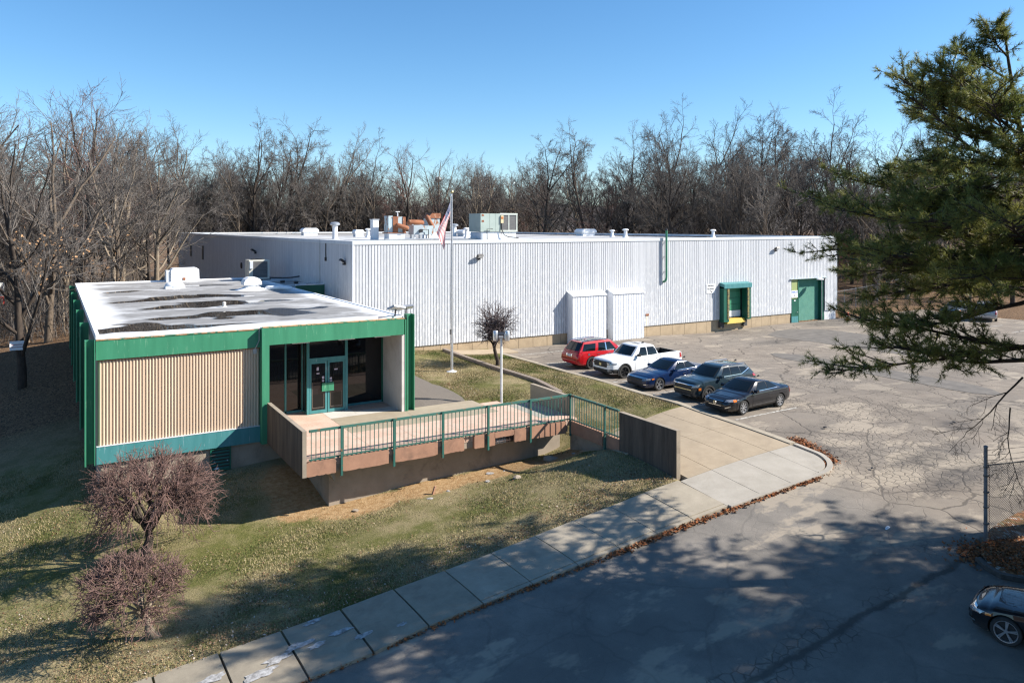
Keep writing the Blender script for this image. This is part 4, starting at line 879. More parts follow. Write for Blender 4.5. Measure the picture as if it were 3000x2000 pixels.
mb = MB(); mb.lathe([(.17, 0), (.10, .03), (.085, .16), (.10, .18), (.09, .24), (0, .28)], (7.63, 41.6, R0), 10); obj('vent', mb, M_PLASTER, t, smooth=True)
t = empty('condenser', (13.6, 60.9, R0), 0, 'square beige rooftop condenser with dark coil face by the shaded wall', 'condenser')
MC = M_simple('condenser_beige', (0.42, 0.40, 0.34), (0.36, 0.34, 0.29), 2, .5)
mb = MB(); mb.box(12.85, 14.35, 60.2, 61.6, R0 + .12, R0 + 1.60); obj('body', mb, MC, t)
mb = MB(); mb.box(13.12, 14.22, 60.16, 60.2, R0 + .25, R0 + 1.48); obj('coil', mb, M_COIL, t)
mb = MB(); mb.box(14.22, 14.37, 60.13, 60.2, R0 + .12, R0 + 1.6); mb.box(12.84, 13.12, 60.13, 60.2, R0 + .12, R0 + 1.6); mb.box(13.12, 14.22, 60.13, 60.2, R0 + 1.48, R0 + 1.62); mb.box(13.12, 14.22, 60.13, 60.2, R0 + .12, R0 + .25); obj('frame', mb, M_simple('condenser_trim', (0.60, 0.58, 0.50), None, 2, .5), t)
mb = MB(); mb.box(12.88, 13.10, 60.0, 60.13, R0 + .95, R0 + 1.5); obj('control_box', mb, M_FLASH, t)
mb = MB(); mb.lathe([(.5, 1.60), (.5, 1.66), (.42, 1.66), (.42, 1.61)], (13.6, 60.9, R0), 16); obj('fan_ring', mb, M_DARK, t)
mb = MB(); mb.box(12.7, 14.5, 60.3, 60.45, R0, R0 + .12); mb.box(12.7, 14.5, 61.3, 61.45, R0, R0 + .12); obj('skid', mb, M_DARK, t)
mb = MB(); mb.tube([(14.4, 60.6, R0 + .2), (15.2, 59.5, R0 + .2), (15.4, 57.5, R0 + .35), (15.8, 57.0, R0 + .45)], .05, 6); obj('pipe', mb, M_DARK, t)
for k, (x, y, w_) in enumerate(((14.3, 56.5, 'leftmost'), (14.9, 55.0, 'middle'), (15.3, 53.2, 'rightmost'))):
    mb = MB(); mb.box(x, x + .3, y, y + .2, 4.465, 4.62); tag(obj('support_block', mb, M_DARK), w_ + ' of three small dark blocks under pipework on the link roof', 'block', 'dark blocks on the link roof')

# ------------------------------------------------------------------ entrance platform over the sunken lawn
n = N('pink_aggregate'); P = n.pos('Object'); f = n.noise(P, 38, 3, 0.75); a = n.mix(n.ramp(f, [(0.3, 0.0), (0.7, 1.0)]), (0.34, 0.20, 0.14), (0.66, 0.50, 0.40))
a = n.mix(n.ramp(n.noise(P, 1.1, 5, .65), [(0.42, 0.0), (0.62, 0.7)]), a, (0.58, 0.43, 0.345)); a = n.mix(n.ramp(n.noise(P, 2.5, 5, .7), [(0.60, 0.0), (0.72, .6)]), a, (0.22, 0.13, 0.09)); n.bump(f, .3, .01); M_PINK = n.fin(a, .9, spec=.2)
M_DECKC = M_concrete('deck_concrete', (0.36, 0.305, 0.225), (0.30, 0.25, 0.18), stain=(0.22, 0.18, 0.13), st=.4)
M_DECKG = M_concrete('grey_deck_concrete', (0.38, 0.36, 0.31), (0.32, 0.30, 0.26), st=.3)
M_PALE = M_concrete('pale_worn_concrete', (0.58, 0.55, 0.50), (0.48, 0.45, 0.40), st=.2)
plat = empty('entrance_platform', (13, 30, 0.06), label='raised entrance platform with pink aggregate deck and broken edge beam', cat='platform')
def panel(x0, x1, y0, y1, m, z=0.06):
    mb = MB(); mb.box(x0, x1, y0, y1, -0.20, z); obj('deck_panel', mb, m, plat)
panel(7.862, 10.57, 27.55, 35.06, M_PINK)
panel(10.583, 11.9, 33.15, 35.06, M_PALE); panel(11.91, 13.80, 33.95, 35.06, M_PINK); panel(11.91, 13.80, 33.15, 33.94, M_PALE, .058)
panel(10.583, 13.94, 30.42, 33.14, M_DECKC); panel(13.953, 17.65, 30.42, 33.12, M_DECKC)
for a, b in zip([10.583, 12.6, 14.65, 16.7], [12.588, 14.638, 16.688, 18.62]): panel(a, b, 27.55, 30.41, M_PINK)
panel(17.66, 18.62, 30.42, 32.3, M_PINK); panel(18.632, 19.45, 28.4, 31.6, M_DECKG); panel(18.632, 19.45, 27.55, 28.39, M_PINK); panel(19.462, 20.04, 27.62, 31.5, M_PINK)
M_BEAM = M_concrete('stained_pink_beam', (0.40, 0.22, 0.145), (0.30, 0.165, 0.11), stain=(0.13, 0.085, 0.065), st=.75, scale=2.5)
M_REBAR = M_simple('rusted_rebar', (0.10, 0.06, 0.05), (0.05, 0.035, 0.03), 12, .9)
def beam_block(a, b, along, c0, c1, z0, z1, seed, holes=()):
    """one length of edge beam with a ragged underside and broken ends"""
    r = random.Random(seed); k = 14; top = []; bot = []
    for i in range(k + 1):
        t = i / k; p = a + (b - a) * t; e = min(t, 1 - t); ch = .05 * r.random() if e < .04 else (.010 * r.random())
        top.append((p, z1 - (ch if e < .06 else .004 * r.random()))); bot.append((p, z0 + (.03 * r.random() ** 3 + (.02 * r.random() if e < .04 else 0))))
    mb = MB(); i0 = 0
    for (p, zt), (_, zb) in zip(top, bot):
        for c, z in ((c0, zb), (c0, zt), (c1, zt), (c1, zb)): mb.v.append((p, c, z) if along == 'x' else (c, p, z))
    for i in range(k):
        for j in range(4):
            q = i * 4 + j; w = i * 4 + (j + 1) % 4; mb.face((q, w, w + 4, q + 4))
    mb.face((0, 1, 2, 3)); mb.face([k * 4 + j for j in (3, 2, 1, 0)])
    obj('edge_beam', mb, M_BEAM, plat)
XP = [9.15, 11.22, 13.29, 15.36, 17.43, 19.5]
edges = [7.86] + XP
for i in range(len(edges) - 1):
    a = edges[i] + (.0 if i == 0 else .03); b = edges[i + 1] - .20
    if i == 3:
        beam_block(a, a + .95, 'x', 27.40, 27.56, -.48, .055, i); beam_block(a + 1.42, b + .05, 'x', 27.40, 27.56, -.48, .055, i + 20)
    elif i == 4:
        beam_block(a, a + .32, 'x', 27.40, 27.56, -.48, .055, i); beam_block(a + .30, a + 1.28, 'x', 27.40, 27.56, -.18, .055, i + 30); beam_block(a + 1.26, b, 'x', 27.40, 27.56, -.48, .055, i + 40)
    else: beam_block(a, b, 'x', 27.40, 27.56, -.48, .055, i)
mb = MB(); mb.box(7.86, 19.5, 27.565, 27.72, -.46, .04); obj('beam_core', mb, M_CONC, plat)
mb = MB(); mb.box(16.3, 16.8, 27.53, 27.563, -.46, -.02); mb.box(15.7, 16.66, 27.53, 27.563, -.46, -.19); obj('broken_face', mb, M_SPALL, plat)
for k in range(7):
    x = 15.78 + .13 * k; mb = MB(); mb.tube([(x, 27.50, -.46), (x + .02, 27.49, -.18)], .012, 5); obj('rebar', mb, M_REBAR, plat)
for z in (-.38, -.26):
    mb = MB(); mb.tube([(15.7, 27.495, z), (16.75, 27.49, z + .01)], .012, 5); obj('rebar', mb, M_REBAR, plat)
for k in range(4):
    x = 16.36 + .12 * k; mb = MB(); mb.tube([(x, 27.50, -.46), (x, 27.495, -.02)], .012, 5); obj('rebar', mb, M_REBAR, plat)
beam_block(27.40, 25.08, 'y', 19.50, 19.66, -.50, .055, 51); beam_block(24.82, 24.02, 'y', 19.52, 19.66, -.50, .03, 52)
mb = MB(); mb.box(19.665, 19.8, 24.0, 27.6, -2.4, .03); obj('beam_core', mb, M_CONC, plat)
mb = MB(); mb.box(9.0, 19.66, 28.40, 28.66, -3.0, -.20); obj('support_wall', mb, M_CONC, plat)
mb = MB(); mb.box(9.0, 9.26, 28.66, 33.1, -3.0, -.20); obj('support_wall', mb, M_CONC, plat)
mb = MB(); mb.prism([(9.0, -.2), (7.86, -.2), (7.86, -.34), (8.7, -.34), (9.0, -.9)], 27.72, 33.1, 'y'); obj('haunch', mb, M_CONC, plat)
def conc_wall(x0, x1, y0, y1, z0, z1, label, mat, extra=None):
    t = empty('parapet_wall', ((x0 + x1) / 2, (y0 + y1) / 2, z0), 0, label, 'concrete wall', 'concrete parapet walls round the platform')
    mb = MB(); mb.box(x0, x1, y0, y1, z0, z1 - .02); obj('wall', mb, mat, t)
    mb = MB(); mb.box(x0 - .003, x1 + .003, y0 - .003, y1, z1 - .02, z1); obj('coping', mb, M_CONC, t)
    mb = MB(); mb.box(x0 + .002, x1 - .002, y0 - .004, y0, z0 + .02, z1 - .02); obj('end_face', mb, M_CONC, t)
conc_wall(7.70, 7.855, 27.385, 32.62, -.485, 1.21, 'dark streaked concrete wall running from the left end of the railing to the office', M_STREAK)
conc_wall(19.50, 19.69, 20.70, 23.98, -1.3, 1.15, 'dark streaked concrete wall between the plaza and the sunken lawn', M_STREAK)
conc_wall(20.05, 20.24, 28.05, 31.5, -.3, .90, 'low pale concrete wall behind the corner of the green railing', M_DECKC)
# ------------------------------------------------------------------ railing
M_RAIL = M_peel('rusting_green_rail', (0.022, 0.10, 0.08), (0.034, 0.13, 0.105), (0.22, 0.085, 0.035), 0.60, 7, 0.55)
M_RAILT = M_peel('worn_rail_top', (0.055, 0.15, 0.12), (0.038, 0.12, 0.095), (0.26, 0.10, 0.04), 0.57, 5, 0.55)
rl = empty('railing', (13.7, 27.4, 0.06), label='green steel railing with rust along the front edge of the platform', cat='railing')
def rail_run(p0, p1, posts, first, last):
    p0 = Vector(p0); p1 = Vector(p1); d = (p1 - p0); L = d.length; d /= L; nrm = Vector((d.y, -d.x, 0)); ang = math.atan2(d.y, d.x)
    M = Matrix.Translation(p0) @ Matrix.Rotation(ang, 4, 'Z')
    mb = MB(); mb.box(first, last, -.045, .045, 1.125, 1.21, M); obj('top_rail', mb, M_RAILT, rl)
    mb = MB(); mb.box(first, last, -.02, .02, .10, .145, M); obj('bottom_rail', mb, M_RAIL, rl)
    for s in posts:
        mb = MB(); mb.box(s - .04, s + .04, -.115, -.047, -.60, 1.235, M); obj('post', mb, M_RAIL, rl)
    x = first + .08; base = None
    while x < last - .04:
        if all(abs(x - s) > .07 for s in posts):
            mb = MB(); mb.box(-.012, .012, -.012, .012, .02, 1.125, M @ Matrix.Translation((x, 0, 0))); obj('baluster', mb, M_RAIL, rl)
        x += .1725
rail_run((7.86, 27.44, .0), (19.5, 27.44, 0), [x - 7.86 for x in XP], .10, 11.66)
rail_run((19.545, 27.40, 0), (19.545, 24.0, 0), [2.52], .06, 3.36)
# ------------------------------------------------------------------ vehicles
def M_paint(name, c, rough=0.28, flake=0.0):
    n = N(name); P = n.pos('Object'); dust = n.ramp(n.noise(P, 2.2, 5, .7), [(0.45, 0.0), (0.85, 0.035)])
    zz = n.ramp(n.sep(P)[2], [(0.15, 0.14), (0.5, 0.0)])
    a = n.mix(n.math('MAXIMUM', dust, zz), c, (0.30, 0.27, 0.23))
    return n.fin(a, n.math('ADD', rough, n.math('MULTIPLY', dust, 1.2)), flake, .12, 1.0)
M_TYRE = M_simple('tyre', (0.022, 0.022, 0.023), (0.045, 0.043, 0.04), 6, .85)
M_RIMS = M_simple('alloy', (0.62, 0.63, 0.65), (0.5, 0.5, 0.52), 5, .3, .8)
M_RIMB = M_simple('black_alloy', (0.025, 0.025, 0.027), (0.04, 0.04, 0.04), 5, .35, .3)
M_TRIM = M_simple('black_trim', (0.022, 0.022, 0.023), (0.035, 0.035, 0.036), 5, .6)
M_CHROME = M_simple('chrome', (0.75, 0.76, 0.78), (0.68, 0.69, 0.7), 5, .15, 1.0)
M_CGLASS = N('car_glass').fin((0.006, 0.009, 0.010), 0.02, spec=.45)
M_LAMP = M_simple('clear_lamp', (0.42, 0.44, 0.47), (0.16, 0.17, 0.19), 14, .08, .3, coat=1.0)
M_RED = M_simple('red_lamp', (0.40, 0.012, 0.015), (0.25, 0.01, 0.01), 10, .12, coat=1.0)
M_AMBER = M_simple('amber_lamp', (0.75, 0.20, 0.02), None, 10, .15, coat=1.0)
M_GAP = M_simple('shut_line', (0.008, 0.008, 0.008), None, 5, .9)
M_PLATE = M_simple('number_plate', (0.62, 0.64, 0.66), (0.45, 0.47, 0.5), 30, .5)
def boolean_cut(me, cut_boxes, cyls):
    a = bpy.data.objects.new('tmp', me); COL.objects.link(a); c = MB()
    for b in cut_boxes: c.box(*b)
    for (x, y0, y1, z, r) in cyls: c.lathe([(r, y0), (r, y1)], (x, 0, z), 28, 'y')
    cb = bpy.data.objects.new('tmp', c.mesh('cut', M_GAP)); COL.objects.link(cb)
    md = a.modifiers.new('b', 'BOOLEAN'); md.operation = 'DIFFERENCE'; md.object = cb; md.solver = 'EXACT'; md.material_mode = 'TRANSFER'
    dg = bpy.context.evaluated_depsgraph_get(); out = bpy.data.meshes.new_from_object(a.evaluated_get(dg))
    bpy.data.objects.remove(a); bpy.data.objects.remove(cb)
    out.polygons.foreach_set('use_smooth', [True] * len(out.polygons)); out.set_sharp_from_angle(angle=math.radians(34)); return out
def wheel_meshes(R, w, rimr, spokes, rim_mat, style):
    t = MB(); h = w / 2
    t.lathe([(rimr * .98, -h * .8), (rimr * 1.03, -h), (R * .93, -h * .98), (R, -h * .7), (R, h * .7), (R * .93, h * .98), (rimr * 1.03, h), (rimr * .98, h * .8)], (0, 0, 0), 26, 'y', cap=False)
    r = MB(); r.lathe([(rimr, -h * .86), (rimr * .93, -h * .84), (rimr * .90, -h * .4), (rimr, h * .5)], (0, 0, 0), 26, 'y', cap=False)
    r.lathe([(0, -h * .72), (rimr * .17, -h * .70), (rimr * .2, -h * .45)], (0, 0, 0), 14, 'y', cap=False)
    for k in range(spokes):
        for dd in ((-.10, .10) if style == 'twin' else (0,)):
            M = Matrix.Rotation(2 * math.pi * k / spokes, 4, 'Y') @ Matrix.Rotation(dd * .9, 4, 'Y')
            ww = rimr * (.055 if style == 'twin' else .11)
            r.box(-ww, ww, -h * .76, -h * .45, rimr * .12, rimr * .94, M)
    b = MB(); b.lathe([(rimr * .92, -h * .15), (0, -h * .151)], (0, 0, 0), 20, 'y', cap=False)  # flat black disc standing in for the shade behind the spokes
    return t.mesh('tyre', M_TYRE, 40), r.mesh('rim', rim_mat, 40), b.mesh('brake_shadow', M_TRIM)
def build_car(name, S, loc, rz, label, cat, group=None):
    root = empty(name, loc, rz, label, cat, group)
    L, W, xf, xr, R = S['L'], S['W'], S['xf'], S['xr'], S['R']; paint = S['paint']
    st = S['body']   # rows: x, width share, top centre, shoulder, bottom
    xs = np.array([s[0] for s in st]); xx = np.unique(np.r_[np.linspace(0, L, 46), xs])
    I = [np.interp(xx, xs, [s[k] for s in st]) for k in range(5)]
    for k in range(1, 5):   # gentle smoothing of the interpolated lines
        a = I[k].copy()
        for _ in range(2): a[1:-1] = .25 * a[:-2] + .5 * a[1:-1] + .25 * a[2:]
        I[k] = a
    mb = MB(); nsec = 0
    for x, s, zt, zs, zb in zip(*I):
        hw = W / 2 * s; d = zs - zb
        half = [(0, zb), (hw * .84, zb), (hw * .955, zb + .09), (hw * .985, zb + .30 * d), (hw * 1.0, zb + .56 * d), (hw * .995, zb + .78 * d), (hw * .965, zs - .03), (hw * .925, zs), (hw * .80, zs + .62 * (zt - zs)), (hw * .45, zt - .12 * abs(zt - zs)), (0, zt)]
        loop = half + [(-y, z) for y, z in reversed(half[1:-1])]; nsec = len(loop)
        mb.v += [(x, y, z) for y, z in loop]
    m = len(xx)
    for k in range(m - 1):
        for j in range(nsec):
            a = k * nsec + j; b = k * nsec + (j + 1) % nsec; mb.face((a, b, b + nsec, a + nsec))
    mb.face(range(nsec)); mb.face([(m - 1) * nsec + j for j in reversed(range(nsec))])
    raw = mb.mesh('body', paint, 34)
    ya = W / 2 + .05; yi = W / 2 - .30; ra = R * 1.13
    body_me = boolean_cut(raw, S.get('boxes', []), [(x, s * yi, s * ya, R * 1.02, ra) for x in (xf, xr) for s in (-1, 1)] if True else [])
    body = obj('body', body_me, None, root, local=True)
    bv_body = BVHTree.FromPolygons([v.co.copy() for v in raw.vertices], [tuple(p.vertices) for p in raw.polygons])
    # cabin
    G = S['cabin']; cb = MB(); lays = [0, .25, .5, .75, .92, 1.0]; K = 0
    def outline(t):
        x0 = G['x0'] + (G['x1'] - G['x0']) * (t ** 1.06); x1 = G['x3'] + (G['x2'] - G['x3']) * (t ** G.get('rp', 1.0))
        w = (W / 2) * (G['wb'] + (G['wr'] - G['wb']) * t + .035 * math.sin(math.pi * t)); P = []
        bow = .16 * (1 - .4 * t)
        for q in np.linspace(-1, 1, 9): P.append((x0 + bow * q * q, q * w * (1 - .02 * q * q)))
        for q in np.linspace(0, 1, 8)[1:-1]: P.append((x0 + bow + (x1 - .07 - x0 - bow) * q, w * (1 + .012 * math.sin(math.pi * q))))
        for q in np.linspace(1, -1, 9): P.append((x1 - .07 * q * q, q * w * (1 - .03 * q * q)))
        for q in np.linspace(1, 0, 8)[1:-1]: P.append((x0 + bow + (x1 - .07 - x0 - bow) * q, -w * (1 + .012 * math.sin(math.pi * q))))
        return P
    for t in lays:
        P = outline(t); K = len(P); zr = G['zr']
        for (x, y) in P:
            zb = G['zb0'] + (G['zb1'] - G['zb0']) * (x - G['x0']) / (G['x3'] - G['x0']) - .03
            zt = zr - .05 * max(0, (x - G['x1']) / (G['x2'] - G['x1'])) ** 2 * G.get('drop', 1.0)
            cb.v.append((x, y, zb + (zt - zb) * t))
    base = outline(1.0); cx = sum(p[0] for p in base) / K
    for sc, dz in ((.90, .022), (.6, .042), (.25, .050)):
        for (x, y) in base:
            zt = G['zr'] - .05 * max(0, (x - G['x1']) / (G['x2'] - G['x1'])) ** 2 * G.get('drop', 1.0)
            cb.v.append((cx + (x - cx) * sc, y * sc, zt + dz * (1.0 if sc < .8 else 1.0)))
    nl = len(lays) + 3
    for k in range(nl - 1):
        for j in range(K):
            a = k * K + j; b = k * K + (j + 1) % K; cb.face((a, b, b + K, a + K))
    cb.face([(nl - 1) * K + j for j in range(K)]); cb.face(reversed(range(K)))
    cab_me = cb.mesh('cabin', [paint, S.get('roof_mat', paint)], 40)
    obj('cabin', cab_me, None, root, local=True)
    bv_cab = BVHTree.FromPolygons([v.co.copy() for v in cab_me.vertices], [tuple(p.vertices) for p in cab_me.polygons])
    def patch(nm, bv, corners, axis, mat, off=.006, parent=None, nu=8, nv=4, rim=None):
        c = [np.array(p, float) for p in corners]
        if rim:
            cen = sum(c) / 4; big = [p + (p - cen) / (np.linalg.norm(p - cen) + 1e-9) * rim * 1.3 for p in c]; patch('shut_line' if nm == 'door' else nm + '_seal', bv, big, axis, M_GAP, off * .5, parent, nu, nv)
        pm = MB()
        for j in range(nv + 1):
            for i in range(nu + 1):
                u, v = i / nu, j / nv; p = c[0] * (1 - u) * (1 - v) + c[1] * u * (1 - v) + c[2] * u * v + c[3] * (1 - u) * v
                if axis == 'f': o, d = Vector((-3, p[0], p[1])), Vector((1, 0, 0))
                elif axis == 'r': o, d = Vector((L + 3, p[0], p[1])), Vector((-1, 0, 0))
                elif axis == 'n': o, d = Vector((p[0], -4, p[1])), Vector((0, 1, 0))
                elif axis == 's': o, d = Vector((p[0], 4, p[1])), Vector((0, -1, 0))
                else: o, d = Vector((p[0], p[1], 5)), Vector((0, 0, -1))
                hit, no, _, _ = bv.ray_cast(o, d)
                if hit is None: hit, no, _, _ = bv.find_nearest(o + d * 4)
                if no.dot(d) > 0: no = -no
                q = hit + no * off; pm.v.append((q.x, q.y, q.z))
        for j in range(nv):
            for i in range(nu):
                a = j * (nu + 1) + i; pm.face((a, a + 1, a + nu + 2, a + nu + 1))
        me = pm.mesh(nm, mat, True, fix=True)
        return obj(nm, me, None, parent or root, local=True)
    for ws in S['windows']:
        nm, corners, axis = ws[:3]; bv = bv_cab
        if axis == 'side':
            for ax in 'ns': patch(nm, bv, corners, ax, M_CGLASS, .008, rim=None if nm == 'quarter_window' else .02)
        else: patch(nm, bv, corners, axis, M_CGLASS, .008, rim=.02)
    for corners in S['doors']:
        for ax in 'ns':
            d = patch('door', bv_body, corners, ax, paint, .006, rim=.010, nu=8, nv=6)
            c = np.array(corners); xh = c[:, 0].max() - .20; zh = c[:, 1].max() - .13; y = (-1 if ax == 'n' else 1) * (W / 2 * .985 + .012)
            hb = MB(); hb.box(xh - .09, xh + .09, y - .018, y + .018, zh - .016, zh + .016); obj('handle', hb, S.get('handle', paint), d, local=True)
    for it in S['bits']:
        nm, where, corners, axis, mat = it[:5]; off = it[5] if len(it) > 5 else .010; bv = bv_cab if where == 'c' else bv_body
        if axis == 'side':
            for ax in 'ns': patch(nm, bv, corners, ax, mat, off, nu=6, nv=3)
        elif axis in ('f2', 'r2', 't2'):
            patch(nm, bv, corners, axis[0], mat, off, nu=6, nv=3); patch(nm, bv, [(-p[0], p[1]) if axis != 't2' else (p[0], -p[1]) for p in corners], axis[0], mat, off, nu=6, nv=3)
        else: patch(nm, bv, corners, axis, mat, off, nu=10, nv=3)
    if S.get('arch'):   # black trim lips round the wheel openings
        for x in (xf, xr):
            for s in (-1, 1):
                am = MB(); k = 18
                for i in range(k + 1):
                    a = math.pi * (-.10 + 1.20 * i / k)
                    for rr, yy in ((ra - .01, .012), (ra + S['arch'], .012), (ra + S['arch'], -.05), (ra - .01, -.05)): am.v.append((x + rr * math.cos(a), s * (W / 2 * .992 + yy), R * 1.02 + rr * math.sin(a)))
                for i in range(k):
                    for j in range(4):
                        a = i * 4 + j; b = i * 4 + (j + 1) % 4; am.face((a, b, b + 4, a + 4))
                obj('arch_trim', am, M_TRIM, root, local=True)
    wm = wheel_meshes(R, .23, R * S.get('rimk', .70), S['spokes'], S['rim'], S.get('style', 'single'))
    for x in (xf, xr):
        for s in (-1, 1):
            w = obj('wheel', wm[0], None, root, local=True); w.location = (x, s * (W / 2 - .135), R); w.rotation_euler = (0, RNG.uniform(0, 1), 0 if s < 0 else math.pi)
            obj('rim', wm[1], None, w, local=True); obj('wheel_shade_disc', wm[2], None, w, local=True)
    mx, mz = S['mirror']
    for s in (-1, 1):
        mm = MB(); y = s * (W / 2 + .06); mm.prism([(mx - .08, mz - .06), (mx + .07, mz - .05), (mx + .07, mz + .07), (mx - .02, mz + .08), (mx - .09, mz + .02)], y - .10, y + .10, 'y'); mm.box(mx - .03, mx + .04, min(y - s * .2, y), max(y - s * .2, y), mz - .05, mz - .02); obj('mirror', mm, S.get('mirror_mat', paint), root, smooth=30, local=True)
    for (x0, x1, yk, zr, mat) in S.get('rails', []):
        for s in (-1, 1):
            rm = MB(); y = s * yk; rm.tube([(x0, y, zr - .05), (x0 + .12, y, zr + .02), ((x0 + x1) / 2, y, zr + .035), (x1 - .12, y, zr + .0), (x1, y, zr - .08)], .025, 6); obj('roof_rail', rm, mat, root, smooth=True, local=True)
    for fn in S.get('extra', []): fn(root)
    return root
def xbox(nm, mat, *b):
    def f(root):
        m = MB(); m.box(*b); obj(nm, m, mat, root, local=True)
    return f
def ring_badge(x, y, z, r, mat):
    def f(root):
        m = MB(); m.lathe([(r, -.006), (r, .006), (r * .72, .006), (r * .72, -.006)], (x, y, z), 14, 'x'); m.box(x - .004, x + .004, y - r * .9, y + r * .9, z - r * .22, z + r * .22); obj('emblem', m, mat, root, local=True)
    return f
def fin_ant(x, z):
    def f(root):
        m = MB(); m.prism([(x - .10, z - .02), (x + .10, z - .02), (x + .08, z + .06), (x + .03, z + .06)], -.02, .02, 'y'); obj('antenna', m, M_TRIM, root, local=True)
    return f
P_BLACK = M_paint('charcoal_paint', (0.010, 0.010, 0.013)); P_TEAL = M_paint('slate_teal_paint', (0.016, 0.030, 0.040), .3); P_BLUE = M_paint('deep_blue_paint', (0.004, 0.016, 0.060), .3)
P_WHITE = M_paint('pearl_white_paint', (0.76, 0.78, 0.80), .3); P_RED = M_paint('candy_red_paint', (0.42, 0.010, 0.014), .3); P_SILVER = M_paint('silver_paint', (0.42, 0.43, 0.45), .3, .4); P_GREY = M_paint('graphite_paint', (0.06, 0.07, 0.085), .3)
def sedan(L, W, H, xf, xr, R, cowl, belt, nose, wb0, wt, rt, rb, deck, paint, **k):
    S = dict(L=L, W=W, xf=xf, xr=xr, R=R, paint=paint,
        body=[(0, .60, nose - .16, nose - .20, .34), (.04, .72, nose - .08, nose - .13, .26), (.12, .83, nose - .03, nose - .09, .21), (.25, .91, nose + .03, nose - .04, .19), (.5, .975, nose + .10, nose + .02, .18), (1.0, 1.0, cowl - .06, belt - .10, .18), (wb0, 1.0, cowl, belt - .03, .18), (wb0 + .5, 1.0, belt, belt - .02, .19), ((wb0 + rb) / 2, 1.0, belt, belt, .19), (rb - .3, 1.0, deck - .01, belt + .0, .19), (rb + .1, .99, deck + .02, deck - .07, .20), (L - .40, .955, deck + .015, deck - .09, .23), (L - .16, .89, deck - .01, deck - .12, .28), (L - .04, .80, deck - .06, deck - .17, .34), (L, .70, deck - .16, deck - .24, .42)],
        cabin=dict(x0=wb0 - .10, x1=wt, x2=rt, x3=rb, zb0=cowl - .01, zb1=belt + .01, zr=H - .05, wb=.90, wr=.66, drop=k.get('drop', 2.0), rp=k.get('rp', .9)), spokes=5, rim=M_RIMS, mirror=(wb0 + .42, belt + .06))
    S.update(k); return S
zr_ = lambda H: H - .05
# charcoal hardtop coupe
W_ = 1.82
S1 = sedan(4.58, W_, 1.40, .95, 3.59, .325, .93, .92, .70, 1.30, 2.05, 3.16, 3.98, .985, P_BLACK, spokes=8, style='twin', handle=P_BLACK,
    windows=[('windshield', [(-.66, .98), (.66, .98), (.54, 1.30), (-.54, 1.30)], 'f'), ('rear_window', [(-.58, 1.03), (.58, 1.03), (.50, 1.26), (-.50, 1.26)], 'r'),
             ('side_window', [(1.86, .96), (2.72, .97), (2.70, 1.28), (2.22, 1.29)], 'side'), ('quarter_window', [(2.76, .97), (3.48, .99), (3.12, 1.22), (2.76, 1.28)], 'side')],
    doors=[[(1.55, .30), (2.92, .30), (2.98, .87), (1.55, .86)]],
    bits=[('headlight', 'b', [(.50, .60), (.82, .64), (.80, .74), (.50, .69)], 'f2', M_LAMP), ('turn_signal', 'b', [(.30, .62), (.48, .64), (.50, .72), (.33, .70)], 'side', M_AMBER, .014), ('grille', 'b', [(-.34, .44), (.34, .44), (.42, .62), (-.42, .62)], 'f', M_TRIM), ('grille_frame', 'b', [(-.42, .62), (.42, .62), (.42, .65), (-.42, .65)], 'f', M_CHROME, .016), ('grille_frame', 'b', [(-.36, .42), (.36, .42), (.36, .445), (-.36, .445)], 'f', M_CHROME, .016),
          ('lower_intake', 'b', [(-.50, .27), (.50, .27), (.50, .36), (-.50, .36)], 'f', M_TRIM), ('fog_trim', 'b', [(.55, .33), (.76, .42), (.78, .46), (.55, .37)], 'f2', M_CHROME, .014), ('taillight', 'b', [(.60, .66), (.82, .64), (.80, .86), (.62, .88)], 'r2', M_RED), ('taillight', 'b', [(4.34, .66), (4.54, .66), (4.52, .84), (4.36, .86)], 'side', M_RED, .012),
          ('rub_strip', 'b', [(1.58, .525), (2.95, .535), (2.95, .555), (1.58, .545)], 'side', M_GAP, .014), ('window_trim', 'c', [(1.72, .935), (3.45, .955), (3.45, .972), (1.72, .952)], 'side', M_CHROME, .012), ('sill', 'b', [(1.35, .20), (3.18, .20), (3.18, .26), (1.35, .26)], 'side', M_TRIM)],
    extra=[ring_badge(-.02, 0, .535, .09, M_CHROME), fin_ant(3.05, 1.39)])
build_car('parked_car', S1, (26.12, 25.20, g1(27.5, 25.1) - .01), math.radians(3), 'charcoal hardtop coupe parked nearest the plaza corner', 'car', 'cars parked along the lawn kerb')
